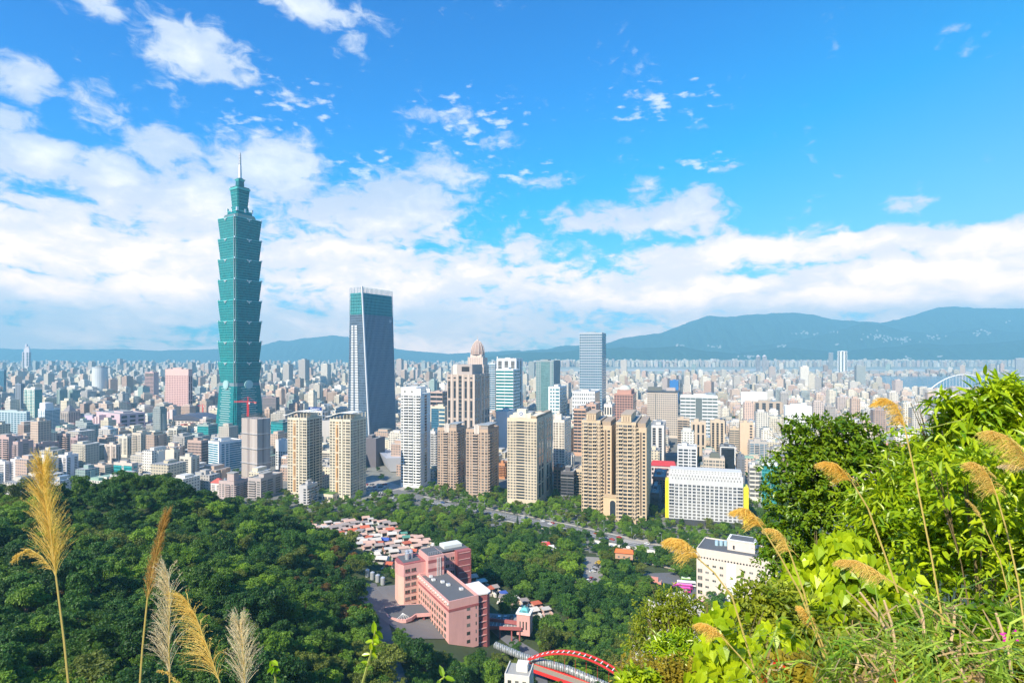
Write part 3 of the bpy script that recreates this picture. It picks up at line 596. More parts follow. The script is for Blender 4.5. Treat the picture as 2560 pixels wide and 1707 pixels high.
# arched gate between them
g=P(1532,1240,527); gr=empty('gate_building',(g.x,g.y,0),-R(24),'tan podium with tall arched window between the tan twin towers','gate building'); mb=MB(); tw=wall((.60,.44,.27)); mb.box(-9,9,0,9,0,20,tw); mb.box(-9.4,9.4,-.4,9.4,20,20.8,wall((.5,.38,.25))); mb.build('wall',gr)
mb=MB(); ap=[(-2.6,0)]+[(2.6*math.cos(a)*-1,11+2.6*math.sin(a)) for a in np.linspace(0,math.pi,11)]+[(2.6,0)]; ap=ap[::-1]; ap2=[(x*1.3,y*1.05) for x,y in ap]; mb.prism(ap2,0,ap2,.25,wall((.66,.52,.36))); mb.prism(ap,.25,ap,.4,GL); o=mb.build('arched_window',gr); o.rotation_euler=(R(90),0,0); o.location=(0,0,4)
# -- white hotel block with yellow ends
s=B('hotel_building','white slab block with a grid of windows and bright yellow end walls','hotel',1672,1858,1861,1183+10,497,(.56,.56,.56),11,F='S'+'w'*14+'S',Rp='g',depth=16,obj=True,h0=5.5,top=9,roof=False,base=(.05,.055,.06))
YEL=simple('yellow paint',(.80,.66,.03),.5)
part(s,'end_wall',[(s.x0-3.2,s.x0-.02,2,s.b,5,s.H-7,YEL)]); part(s,'end_wall',[(s.x1+.02,s.x1+4.5,1.5,s.b,0,s.H-9,YEL)])
mb=MB(); mb.box(s.x0+1,s.x1-1,.6,s.b-1,s.H+.01,s.H+4,s.col)
mb.build('roof_screen',s.root); mb=MB()
for i in range(46):
    x=s.x0+2+i*(s.x1-s.x0-4)/45
    for z in (s.H+2.6,s.H+.8,s.H-2.2,s.H-4.8):
        if (i+int(z))%2: mb.box(x-.3,x+.3,-.08 if z<s.H else .52,.02 if z<s.H else .61,z,z+(.7 if z>s.H-2 else 1.6),DK)
mb.build('screen_opening',s.root); s.done()
# -- concrete tower under construction
s=B('unfinished_tower','grey concrete tower under construction topped by scaffolding','unfinished tower',604,643,676,1048,701,(.40,.35,.32),1,F='.....',Rp='.....',roof=False,rz=32)
cw=wall((.26,.22,.21)); mb=MB()
for f,L in (('F',-s.x0),('R',s.b)):
    s.fb(mb,f,L*.38,L*.52,0,s.H,0,.12,cw)
    s.fb(mb,f,L*.68,L*.86,0,s.H,0,.12,wall((.45,.40,.37)))
mb.build('facade_strip',s.root); mb=MB(); 
for z in np.linspace(s.H*.24,s.H*.74,3): mb.box(s.x0-1.2,1.2,-1.2,0,z,z+.5,METAL); mb.box(0,1.2,.01,s.b+1,z,z+.5,METAL)
mb.build('safety_deck',s.root)
mb=MB(); pr=simple('scaffold steel',(.14,.11,.1),.7)
for i in range(7):
    for y in (.3,s.b-.3,s.b*.5): x=s.x0*(i/6); mb.box(x-.12,x+.12,y-.12,y+.12,s.H,s.H+4.8,pr)
for z in (1.6,3.2,4.7):
    mb.box(s.x0,0,.2,.4,s.H+z,s.H+z+.18,pr); mb.box(s.x0,0,s.b-.4,s.b-.2,s.H+z,s.H+z+.18,pr); mb.box(-.2,0,.4,s.b-.4,s.H+z,s.H+z+.18,pr); mb.box(s.x0,s.x0+.2,.4,s.b-.4,s.H+z,s.H+z+.18,pr)
mb.build('scaffold',s.root); s.done()
# crane
RED=simple('red crane paint',(.75,.03,.03),.5)
def crane(label,px,ytop,ybase,D,j0,j1,rz=0):
    c=P(px,0,D); zb_=zt(ybase,D); zT=zt(ytop,D); r=empty('tower_crane',(c.x,c.y,zb_),rz,label,'crane'); h=zT-zb_
    mb=MB(); 
    for sx in (-.8,.8):
        for sy in (-.8,.8): mb.box(sx-.17,sx+.17,sy-.17,sy+.17,0,h*.72,RED)
    n=int(h*.72/2)
    for i in range(n):
        z=i*2; a,b=((-.8,.8) if i%2 else (.8,-.8))
        for y in (-.8,.8): mb.tube([(a,y,z),(b,y,z+2)],.13,RED,4)
        for x in (-.8,.8): mb.tube([(x,a,z),(x,b,z+2)],.13,RED,4)
    mb.build('mast',r); zj=h*.72
    mb=MB(); sc=D/F_; L0=(j0-px)*sc; L1=(j1-px)*sc
    for y in (-.6,.6): mb.tube([(L0,y,zj),(L1,y,zj)],.18,RED,4)
    mb.tube([(L0,0,zj+1.3),(L1*.3,0,zj+1.5)],.16,RED,4)
    for i in range(14):
        x=L0+(0-L0)*i/14; mb.tube([(x,-.6,zj),(x-L0/28,0,zj+1.35),(x-L0/14,.6,zj)],.09,RED,4)
    mb.build('jib',r); mb=MB(); mb.tube([(-.5,0,zj),(0,0,h)],.22,RED,4); mb.tube([(.5,0,zj),(0,0,h)],.22,RED,4); mb.tube([(0,0,h),(L0*.6,0,zj+1.4)],.09,RED,4); mb.tube([(0,0,h),(L1*.85,0,zj+.3)],.09,RED,4); mb.build('apex',r)
    mb=MB(); mb.box(L1*.75,L1,-.9,.9,zj-1.8,zj-.2,simple('counterweight',(.5,.2,.18),.7)); mb.build('counterweight',r); mb=MB(); mb.box(.9,2.3,-.8,.8,zj-2.4,zj-.25,simple('cab',(.7,.72,.75),.4)); mb.build('cab',r)
crane('red tower crane standing on top of the grey concrete tower',620,991,1041,712,585,641)
crane('small red tower crane far away left of the teal skyscraper foot',507,1008,1030,1250,495,513)
# ---- table of the other named buildings: name,label,cat,xl,xc,xr,ytop,D,colour,floors,kwargs
TB=[
('office_tower','far tapered pale tower standing tallest on the left skyline','office tower',55,72,78,880,4500,(.55,.52,.56),40,dict(F='v|v',roof=False)),
('office_tower','pair-faced pink tower with ribbed walls, left of the pink grid tower','office tower',362,384,397,931,1790,(.60,.40,.38),22,dict(F='BB',Rp='.|.',roof=True)),
('hotel_building','tall pink grid tower with a row of eight dark openings at the top','hotel',413,471,481,924,1354,(.62,.42,.39),24,dict(F='ssssssssssssss',Rp='vv',top=14,gl=wall((.16,.06,.07)))),
('office_building','pale blue-grey gridded block at the left edge of the photo','office building',-12,66,75,1030,1050,(.42,.52,.56),11,dict(F='wwwwwwwwww',Rp='ww',gl=BLUG)),
('office_tower','white tower with stepped balconies and a green glass side, behind the blue-white tower','office tower',60,86,106,972,1250,(.72,.70,.62),22,dict(F='bwbw',Rp='C',gl=TEAL)),
('office_tower','white tower with blue horizontal window bands and white top hat','office tower',95,112,150,1024,975,(.68,.72,.74),18,dict(F='sws',Rp='BB',gl=BLUG,h0=16)),
('office_tower','dark brown twin-gabled tower right of the blue-white banded tower','office tower',151,171,201,1030,1130,(.45,.38,.33),14,dict(F='wwww',Rp='wwwww',trim=(.25,.22,.22))),
('exhibition_hall','pink-lilac stepped hall complex left of the domed dark roof','hall',241,300,364,1036,1100,(.55,.42,.46),4,dict(F='..w..w..',Rp='www',rz=32,depth=45)),
('exhibition_hall','low cream stepped hall carrying a dark curved roof','hall',400,505,538,1052,1130,(.66,.58,.52),4,dict(F='wwwwwwwwwwww',roof=False,depth=50)),
('apartment_block','low green-sided block at the foot of the teal skyscraper, left side','apartment block',493,521,544,1063,960,(.30,.36,.34),5,dict(F='C',gl=TEAL,Rp='C')),
('office_building','brown office block with square window grid left of the blue-windowed white building','office building',469,503,522,1103,745,(.46,.33,.28),9,dict(F='wwwwwwwwww',Rp='wwwwww')),
('hospital_building','white building with curved bands of blue glass beside the concrete tower','office building',521,547,604,1107,725,(.76,.78,.80),12,dict(F='BB.',Rp='.wwB',gl=glass((.02,.16,.24),.15),rz=32)),
('apartment_block','pale green-grey slab behind the ridge, right of the beige slab','apartment block',449,478,499,1144,670,(.58,.54,.46),11,dict(F='gw.',Rp='.w.w')),
('apartment_block','tall beige slab with vertical ribs behind the ridge near its top','apartment block',414,436,450,1127,675,(.62,.55,.45),12,dict(F='||||',Rp='g.g')),
('office_building','dark violet-brown gridded office slab right of the teal skyscraper','office building',656,690,699,994,1300,(.22,.18,.20),15,dict(F='BBB',Rp='wBw',trim=(.34,.29,.30))),
('shopping_mall','dark teal glass block behind the concrete tower','mall',677,707,719,1057,900,(.02,.15,.17),3,dict(F='C',Rp='C',gl=TEAL,rz=25,depth=40)),
('office_building','small white office block left of the left cream tower','office building',689,713,727,1102,758,(.76,.76,.75),6,dict(F='wwww',Rp='www',top=14)),
('concert_hall','plain grey box building between the two cream towers','hall',803,850,862,1054,930,(.46,.43,.41),2,dict(F='...',roof=True,depth=40)),
('office_building','white and tan striped building between the two cream towers, low down','office building',802,836,850,1130,765,(.62,.55,.46),6,dict(F='BB',Rp='BB')),
('podium_building','dark cube beside the foot of the dark blue skyscraper','podium',905,940,948,1098,775,(.13,.12,.14),7,dict(F='....',Rp='..',depth=24)),
('office_tower','banded teal and white office tower right of the domed tower','office tower',1240,1283,1317,924,1100,(.74,.76,.76),19,dict(F='BB',Rp='B',gl=glass((.01,.16,.18),.15),depth=45)),
('office_tower','white-framed open-topped tower behind the banded teal tower','office tower',1242,1290,1306,897,1250,(.62,.64,.66),20,dict(F='vvv',Rp='|v|v|',trim=(.75,.76,.77))),
('office_tower','narrow grey tower between the taupe tower and the banded teal tower','office tower',1221,1238,1242,909,1300,(.50,.54,.58),26,dict(F='BB',gl=BLUG)),
('office_tower','pale glass tower with grey side left of the tall gridded white tower','office tower',1340,1384,1414,902,1300,(.26,.31,.33),24,dict(F='wwC.w',Rp='....',gl=PALEG)),
('office_building','small white and pale blue block below the pale glass tower','office building',1371,1399,1424,968,1150,(.74,.76,.76),12,dict(F='.wwW',Rp='BBB',gl=glass((.08,.20,.24),.15))),
('office_tower','tall white gridded tower with dark side, tallest right of centre','office tower',1449,1505,1520,832,1350,(.36,.41,.46),32,dict(F='WWWWWWWWWW',Rp='BB',gl=BLUG)),
('office_building','white block with slit windows below the tall gridded tower','office building',1431,1487,1507,980,1150,(.80,.80,.80),9,dict(F='nnnnnnnnnnnn',Rp='C',gl=DK)),
('office_tower','reddish brown stepped tower with pale dome','office tower',1535,1582,1608,986,1000,(.44,.24,.19),17,dict(F='wwwwwww',Rp='wwwww',roof=False)),
('apartment_tower','orange-brown block between the cream emblem tower and the tan twins','apartment tower',1434,1464,1478,1023,860,(.52,.32,.22),13,dict(F='BBB',Rp='www')),
('apartment_tower','salmon brown block directly behind the left tan twin','apartment tower',1464,1490,1501,1012,900,(.50,.32,.25),15,dict(F='ww',Rp='www')),
('apartment_tower','white building with arched window bays left of the domed brown tower','apartment tower',1510,1530,1537,1012,930,(.74,.68,.60),13,dict(F='vvv')),
('hotel_building','wide taupe hotel slab with dense small windows and flat dark eaves','hotel',1618,1694,1712,982,1050,(.55,.47,.40),19,dict(F='wwwwgwwwwwwwwwww',Rp='ww',depth=30)),
('office_building','white banded office building with a dark teal glass seam, right of the taupe hotel','office building',1701,1794,1799,992,960,(.72,.74,.75),13,dict(F='BBBCBBB',gl=glass((.01,.07,.09),.15),depth=26)),
('apartment_tower','dark glass tower framed in white behind the red-roofed school','apartment tower',1626,1660,1683,1066,770,(.60,.57,.54),15,dict(F='|g|g|',Rp='gBg',gl=DK)),
('apartment_tower','tan art deco tower with ribs, leftmost of the tan row right of the twins','apartment tower',1694,1724,1742,1048,840,(.50,.39,.29),15,dict(F='BBw',Rp='gg',group='row of tan art deco towers')),
('apartment_tower','tan art deco tower with round-headed bay, middle of the tan row','apartment tower',1727,1765,1784,1056,820,(.54,.43,.32),14,dict(F='|v|v|v|',Rp='gg',gl=DK,group='row of tan art deco towers')),
('apartment_tower','tan art deco tower with dark arched slots, rightmost of the tan row','apartment tower',1776,1812,1826,1054,835,(.56,.45,.33),14,dict(F='|g|g|g|',Rp='gg',gl=DK,group='row of tan art deco towers')),
('apartment_block','plain tan slab with a blank end wall right of the tan row','apartment block',1850,1884,1930,1058,820,(.60,.45,.31),12,dict(F='..n',Rp='w.w')),
('apartment_block','tan block tucked between the tan row and the blank-ended slab','apartment block',1824,1848,1852,1072,850,(.54,.44,.33),11,dict(F='BB')),
('apartment_block','grey-blue glass apartment block with terraces left of the big tree','apartment block',1874,1918,1960,1106,770,(.44,.40,.36),12,dict(F='WbWw',Rp='bww',gl=BLUG)),
('apartment_tower','modern white and grey framed block above the white hotel','apartment tower',1695,1741,1762,1118,640,(.62,.63,.65),12,dict(F='WWsW',Rp='||||',trim=(.74,.75,.76))),
('apartment_tower','beige block with a dark mansard dome above the white hotel','apartment tower',1759,1812,1822,1146,622,(.56,.47,.38),9,dict(F='wwWwWww',roof=False)),
('office_building','black box with white frame beside the mansard dome','office building',1801,1838,1842,1118,640,(.08,.09,.11),14,dict(F='C',gl=DK,trim=(.7,.7,.7))),
('apartment_block','dark slim block at the right of the black box','apartment block',1843,1862,1872,1143,640,(.16,.17,.2),12,dict(F='ww',Rp='ww')),
('office_building','low white banded block right of the yellow end wall','office building',1874,1902,1906,1165,590,(.66,.62,.56),7,dict(F='BB')),
('office_building','teal glass slab half hidden by the big tree','office building',1904,1950,1956,1160,560,(.60,.66,.66),14,dict(F='CC',gl=glass((.015,.16,.16),.12,(2,3.6),.5))),
('office_tower','white office tower with five dark openings at the top, behind the big tree','office tower',1964,2030,2046,1018,850,(.80,.80,.78),12,dict(F='sssssssssss',Rp='s.s',top=12)),
('shopping_mall','long plain white block in the middle distance right of the taupe hotel','mall',1853,1918,1923,982,1600,(.76,.75,.73),3,dict(F='........')),
('office_building','dark framed brown block with purple bays, beyond the tan row','office building',1882,1956,1964,1006,1400,(.45,.36,.28),6,dict(F='|g|g|g|g|')),
('office_building','bright blue box building far behind the taupe hotel','office building',1674,1696,1699,952,1800,(.03,.16,.42),5,dict(F='..')),
('apartment_tower','far pale tower with domed cap, left of a distant pair','apartment tower',1890,1901,1903,892,5000,(.5,.47,.5),24,dict(F='BB',group='distant domed pair')),
('apartment_tower','far pale tower with domed cap, right of a distant pair','apartment tower',1906,1917,1919,892,5000,(.5,.47,.5),24,dict(F='BB',group='distant domed pair')),
('apartment_tower','far bright white twin-shaft tower in front of the blue hills','apartment tower',2095,2118,2123,878,5000,(.8,.8,.8),30,dict(F='g|g|g')),
('apartment_tower','far grey slab tower left of the bright white twin-shaft tower','apartment tower',2072,2083,2085,882,5200,(.4,.43,.47),24,dict(F='B')),
('office_building','far pale slab tower at the right edge under the hills','office building',2540,2566,2575,896,4300,(.75,.74,.74),18,dict(F='BB')),
('apartment_tower','brown slab apartment tower at the left edge with tiled side','apartment tower',-20,22,58,1094,740,(.50,.36,.33),14,dict(F='bwb',Rp='..s..',group='brown slab apartment towers')),
('apartment_tower','brown slab apartment tower with a white window strip, second from the left edge','apartment tower',32,45,84,1106,720,(.46,.33,.31),15,dict(F='bw',Rp='..W..',group='brown slab apartment towers')),
('apartment_tower','brown slab apartment tower with a balcony front, left of the white-striped brown slab','apartment tower',142,165,176,1086,800,(.50,.37,.33),12,dict(F='wb',Rp='b.',group='brown slab apartment towers')),
('apartment_tower','brown slab apartment tower with a broad white stripe, behind the white-walled pair','apartment tower',176,194,221,1096,775,(.45,.32,.31),13,dict(F='wb',Rp='.W.',group='brown slab apartment towers')),
('apartment_block','long dark brown apartment block behind the left plume','apartment block',84,95,148,1112,745,(.42,.31,.30),11,dict(F='b',Rp='w.w.w')),
('apartment_block','white apartment block at the far left bottom behind the ridge','apartment block',-20,12,24,1156,665,(.72,.68,.68),10,dict(F='ww',Rp='w')),
('apartment_block','white apartment block with tiled panels, second at the bottom left','apartment block',26,40,62,1150,668,(.74,.70,.70),11,dict(F='w.',Rp='w.w')),
('apartment_block','white-walled apartment block directly behind the left plume tip','apartment block',84,122,146,1146,680,(.74,.69,.66),12,dict(F='w.w.w',Rp='ww.')),
('apartment_block','white-walled apartment block with hut roof right of the left plume tip','apartment block',146,166,196,1140,690,(.72,.68,.68),12,dict(F='ww',Rp='w.w')),
('apartment_block','beige ribbed block with green roof plants left of the ridge top','apartment block',262,290,302,1113,800,(.62,.52,.46),11,dict(F='|w|w',Rp='ww')),
('apartment_block','cream stepped block with balconies behind the ridge top','apartment block',296,318,330,1092,850,(.66,.60,.50),12,dict(F='ww',Rp='ww')),
('apartment_tower','tan tower with stacked balconies left of the concrete tower group','apartment tower',330,352,381,1084,830,(.56,.49,.40),13,dict(F='bw',Rp='wbw')),
('apartment_tower','grey-sided cream tower right of the tan balcony tower','apartment tower',420,442,468,1072,920,(.60,.56,.48),10,dict(F='bw',Rp='BwB')),
('apartment_block','ornate low beige block with rounded gable just behind the ridge','apartment block',228,262,285,1165,690,(.56,.45,.38),5,dict(F='wwW',Rp='W')),
('apartment_block','beige block with square teal picture windows just behind the ridge','apartment block',284,330,346,1160,690,(.60,.50,.44),3,dict(F='CsC',gl=TEAL,Rp='s')),
('apartment_block','grey-mauve apartment block with corner turret in front of the concrete tower','apartment block',547,585,622,1206,600,(.48,.38,.36),7,dict(F='swbw',Rp='bwb',h0=2)),
('apartment_block','long dark grey apartment block left of the left cream tower foot','apartment block',620,652,728,1198,600,(.44,.38,.36),7,dict(F='bw',Rp='Wb.W.',h0=2,depth=34)),
('house','white villa with red tiled roofs behind the ridge','house',527,552,566,1208,620,(.70,.62,.58),4,dict(F='ww',Rp='w',roof=False)),
('apartment_block','small grey modern block with planted balconies in front of the left cream tower','apartment block',748,768,794,1216,575,(.50,.48,.48),6,dict(F='.s',Rp='bWb',h0=2)),
('podium_building','low cream podium with a roof garden between the cream towers','podium',793,832,842,1236,590,(.64,.55,.42),1,dict(F='WWW',roof=False,h0=1,depth=20)),
('office_tower','far round-topped blue tower at the left edge behind the gridded block','office tower',-10,10,16,925,1900,(.16,.26,.36),22,dict(F='C',gl=BLUG)),
('office_building','dark block with blue glass left of the white stepped tower','office building',38,52,62,960,1400,(.2,.24,.3),16,dict(F='ww',Rp='ww')),
('billboard_building','grey building with a large lilac billboard left of the pink hall','office building',201,232,240,1037,1150,(.34,.36,.40),3,dict(F='....',Rp='..')),
('apartment_block','orange brick block low between the brown twins and the emblem tower','apartment block',1247,1262,1270,1160,700,(.52,.24,.12),6,dict(F='bb')),
('office_building','white low mall front between the banded teal tower and the emblem tower','office building',1240,1268,1300,1030,900,(.66,.66,.68),3,dict(F='..',Rp='..',depth=40)),
('office_building','cream office building between the white tower and the taupe tower','office building',1078,1112,1120,1018,900,(.64,.57,.44),10,dict(F='CB',Rp='..',gl=BLUG)),
('office_building','striped brown and white office building behind the white tower','office building',1076,1106,1118,980,1150,(.50,.38,.34),8,dict(F='BB',Rp='B')),
('apartment_block','grey apartment block peeking right of the slim white tower','apartment block',1076,1088,1096,1080,750,(.60,.58,.56),14,dict(F='bw',Rp='b')),
('apartment_block','dark brown block between the emblem tower and the tan twins, low down','apartment block',1383,1404,1412,1170,620,(.30,.16,.12),7,dict(F='ww',Rp='www')),
('office_building','dark glass terraced building left of the left tan twin','office building',1402,1434,1444,1182,600,(.10,.10,.12),7,dict(F='BB',Rp='B',gl=DK,trim=(.5,.5,.5))),
('apartment_block','cream balcony block touching the left tan twin','apartment block',1440,1458,1468,1175,610,(.56,.46,.34),8,dict(F='bb',Rp='b')),
('school_building','pale school block with a red roof between the twins and the white hotel','school',1628,1688,1697,1166,670,(.62,.52,.50),3,dict(F='wwwwwwww',roof=False,depth=24)),
('apartment_block','dark low terraced block between the right tan twin and the yellow end wall','apartment block',1626,1648,1664,1235,560,(.14,.13,.15),6,dict(F='bb',Rp='b')),
('apartment_block','old red-brown block under the red-roofed school','apartment block',1632,1664,1668,1195,600,(.34,.15,.12),7,dict(F='wwww')),
('office_building','pale building with orange rooftop girders beyond the big tree','office building',2210,2290,2330,1130,620,(.72,.70,.66),6,dict(F='www',Rp='wwwww',Lp='wwwww')),
]
NB={}
for name,label,cat,xl,xc,xr,yt,D,col,nf,kw in TB:
    s=B(name,label,cat,xl,xc,xr,yt,D,col,nf,**kw); NB[label]=s
def get(k): return [v for q,v in NB.items() if k in q][0]
# specials for some of them
s=get('far tapered pale'); k=4500/F_; part(s,'crown',[(s.x0*.85,s.x1-3,5,s.b-5,s.H,s.H+8*k,s.col),(s.x0*.68,s.x1-10,12,s.b-12,s.H+8*k,s.H+14*k,s.col)]); mb=MB(); mb.prism([(s.x0*.62,16),(s.x0*.36,16),(s.x0*.36,s.b-16),(s.x0*.62,s.b-16)],s.H+14*k,[(s.x0*.5,s.b/2)]*4,s.H+23*k,s.col); mb.build('pyramid_top',s.root)
s=get('pink grid'); fb=MB(); L=-s.x0
for i in range(8): s.fb(fb,'F',L*(.1+i*.105),L*(.1+i*.105)+L*.062,s.H-12,s.H-3,0,.3,DK)
fb.build('top_opening',s.root)
s=get('blue horizontal window bands'); part(s,'top_hat',[(s.x0*.95,s.x1-2,2,s.b*.6,s.H+1.15,s.H+11,wall((.74,.72,.74)))])
s=get('twin-gabled'); mb=MB(); q=wall((.24,.22,.23)); mb.prism([(-.5,2),(-.5,s.b*.7),(s.x0*.8,s.b*.7),(s.x0*.8,2)][::-1],s.H+1.15,[(s.x0*.3,s.b*.3),(s.x0*.3,s.b*.4),(s.x0*.45,s.b*.4),(s.x0*.45,s.b*.3)][::-1],s.H+13,q); mb.build('gable_roof',s.root)
s=get('dark curved roof'); mb=MB(); q=simple('dark roof sheet',(.08,.09,.13),.5,.2); n=14; L=s.x1-s.x0
for i in range(n):
    a,b=i/n,(i+1)/n; za=s.H+1+10*math.sin(a*math.pi)**.8; zb_=s.H+1+10*math.sin(min(1,b)*math.pi+0 if b<1 else math.pi-1e-6)**.8; xa=s.x0+L*a+8; xb=s.x0+L*b+8
    mb.add([(xa,-2,za),(xb,-2,zb_),(xb,s.b,zb_),(xa,s.b,za),(xa,-2,s.H),(xb,-2,s.H),(xb,s.b,s.H),(xa,s.b,s.H)],[(0,1,2,3),(0,4,5,1),(2,6,7,3)],q)
mb.build('roof',s.root)
part(s,'stepped_front',[(s.x0-35+i*9,s.x0-27+i*9,-14+i*1.5,6,0,12+i*4.4,wall((.66,.52,.50))) for i in range(8)])
s=get('pink-lilac'); part(s,'stepped_wing',[(s.x0-2+i*7,s.x0+6+i*7,-22+i*2,-.02,0,s.H*.45+i*3.6,wall((.64,.48,.48))) for i in range(6)])
s=get('pale dome'); mb=MB(); mb.box(s.x0*.85,s.x1-3,3,s.b-3,s.H,s.H+7,s.col); cx_=s.x0*.5; mb.build('upper_tier',s.root); mb=MB(); mb.lathe(cx_,s.b*.4,[(11,s.H+7),(10,s.H+10),(7,s.H+13),(3,s.H+14.7),(0.1,s.H+15)],wall((.50,.52,.46)),16); mb.build('dome',s.root); part(s,'cornice',[(s.x0-1,s.x1+1,-1,s.b+1,s.H-.8,s.H+.01,wall((.5,.3,.24))),(s.x0-1,s.x1+1,-1,s.b+1,s.H-16,s.H-15,wall((.5,.3,.24)))])
s=get('flat dark eaves'); part(s,'eaves',[(s.x0-1.5,s.x1+2,-2,s.b+1,s.H+1.12,s.H+3.4,wall((.07,.09,.12)))]); part(s,'roof_pavilion',[(s.x0+1,s.x0+26,1,14,s.H+3.41,s.H+10,wall((.13,.14,.13))),(s.x0+34,s.x1-4,3,16,s.H+3.41,s.H+9,wall((.42,.36,.34)))])
s=get('white-framed open-topped'); part(s,'open_frame',[(s.x0,s.x0+2,0,3,s.H,s.H+5,WHT)])
s=get('mansard'); mb=MB(); q=simple('dark slate',(.10,.11,.09),.7); x0=s.x0*.72;x1=s.x0*.2; mb.prism([(x0,0),(x1,0),(x1,9),(x0,9)],s.H,[(x0+1.6,1.5),(x1-1.6,1.5),(x1-1.6,7.5),(x0+1.6,7.5)],s.H+5.5,q); mb.build('mansard_roof',s.root); part(s,'roof',[(s.x0,s.x1,9.1,s.b,s.H,s.H+.4,ROOFM)])
s=get('black box'); part(s,'white_frame',[(s.x0,s.x1,-.5,0,s.H-.6,s.H+.3,WHT),(s.x0,s.x0+.7,-.5,0,s.H*.6,s.H-.61,WHT),(s.x1-.7,s.x1,-.5,0,s.H*.6,s.H-.61,WHT)])
s=get('pale school'); mb=MB(); q=simple('red roof sheet',(.50,.05,.05),.6); mb.prism([(s.x0-1,-1),(s.x1+1,-1),(s.x1+1,s.b+1),(s.x0-1,s.b+1)],s.H,[(s.x0+1,s.b*.45),(s.x1-1,s.b*.45),(s.x1-1,s.b*.55),(s.x0+1,s.b*.55)],s.H+4,q); mb.build('roof',s.root)
s=get('white villa'); mb=MB(); q=simple('red tile',(.45,.08,.06),.7); mb.prism([(s.x0-.6,-.6),(s.x1+.6,-.6),(s.x1+.6,s.b+.6),(s.x0-.6,s.b+.6)],s.H,[(s.x0*.6,s.b*.4),(s.x0*.4,s.b*.4),(s.x0*.4,s.b*.6),(s.x0*.6,s.b*.6)],s.H+4.5,q); mb.build('roof',s.root)
s=get('roof garden'); part(s,'roof',[(s.x0+.3,s.x1-.3,.3,s.b-.3,s.H,s.H+.5,simple('planting',(.08,.16,.03),.9))])
s=get('lilac billboard'); mb=MB(); L=-s.x0; s.fb(mb,'F',L*.04,L*.96,8,s.H-2,.0,.5,simple('billboard lilac',(.55,.45,.66),.6)); s.fb(mb,'F',L*.14,L*.42,s.H*.45,s.H*.85,.5,.55,simple('billboard lime',(.5,.6,.15),.6)); s.fb(mb,'F',L*.06,L*.22,s.H*.4,s.H*.6,.56,.6,simple('billboard cyan',(.1,.55,.65),.6)); s.fb(mb,'F',L*.4,L*.75,s.H*.3,s.H*.42,.5,.55,simple('billboard white',(.8,.78,.8),.6)); mb.build('billboard',s.root)
s=get('orange rooftop'); part(s,'rooftop_girder',[(s.x0+i*8,s.x0+i*8+1.2,4,5.2,s.H+1.2,s.H+9,simple('orange steel',(.6,.2,.1),.6)) for i in range(5)]+[(s.x0,s.x0+34,4,5.2,s.H+6,s.H+7,simple('orange steel',(.6,.2,.1),.6))])
s=get('corner turret'); part(s,'turret',[(s.x0*.5,s.x0*.05,1,8,s.H+1.15,s.H+9,s.col),(s.x0*.5-.5,s.x0*.05+.5,.5,8.5,s.H+9,s.H+9.8,ROOFM)])
s=get('far pale tower with domed cap, left')
for k_ in ('left of a distant','right of a distant'):
    s=get(k_); mb=MB(); mb.lathe(s.x0/2,s.b/2,[(16,s.H),(15,s.H+8),(8,s.H+15),(.2,s.H+19)],s.col,10); mb.build('dome',s.root)
for s in NB.values(): s.done()
# cylinder tower
c=P(250,0,2000); r=empty('office_tower',(c.x,c.y,0),0,'round white banded cylinder tower in the left middle distance','office tower'); mb=MB(); mb.cyl(0,0,0,zt(917,2000),23,wall((.42,.46,.50)),24); H=zt(917,2000)
for i in range(28): mb.cyl(0,0,4+i*(H-8)/28,4+i*(H-8)/28+1.5,23.3,WHT,24)
mb.build('wall',r); mb=MB(); mb.cyl(0,0,H,H+3,14,ROOFM,16); mb.build('roof_hut',r); SCR.append((233,266,917,2000,'the round banded tower')); FOOT.append((c.x,c.y,0,-24,24,-24,24))
# angular white hall at the foot of the dark blue tower
mb=MB(); a=[PZ(949,1165,0),PZ(1003,1163,0)]; q0=P(945,1124,800);
pts=[P(946,1128,790),P(965,1145,735),P(1005,1144,735),P(1010,1122,830),P(975,1121,850)]; low=[Vector((p.x*.97,p.y+6,1)) for p in pts]
mb.add([*pts,*low],[(0,1,2,3,4),(0,5,6,1),(1,6,7,2),(2,7,8,3),(3,8,9,4),(4,9,5,0)],simple('pale zinc',(.45,.46,.5),.5)); o=mb.build('transit_hall'); tag(o,'low angular pale zinc hall at the foot of the dark blue skyscraper','hall')
# blue sign on the office beyond the cream towers
s=B('office_building','white office building carrying a long blue sign, seen between the cream towers','office building',770,806,812,1028,1080,(.74,.74,.73),6,F='|w|w|w|',Rp='w')
sb=simple('sign blue',(.01,.05,.25),.5); mb=MB(); L=-s.x0; mb.box(s.x0*.95,-1.5,-.3,.6,s.H+1.2,s.H+7.5,sb); sg=mb.build('sign',s.root)
cu=bpy.data.curves.new('lettering','FONT'); cu.body='Panasonic'; cu.size=5.2; cu.extrude=.1; cu.align_x='CENTER'; to=bpy.data.objects.new('lettering',cu); COL.objects.link(to); to.rotation_euler=(R(90),0,0); to.location=(s.x0*.5,-.42,s.H+2.8)
dg=bpy.context.evaluated_depsgraph_get(); me=bpy.data.meshes.new_from_object(to.evaluated_get(dg)); me.materials.clear(); me.materials.append(simple('sign white',(.9,.9,.9),.5)); lo=bpy.data.objects.new('lettering',me); COL.objects.link(lo); lo.rotation_euler=to.rotation_euler; lo.location=to.location; lo.parent=sg; bpy.data.objects.remove(to); s.done()
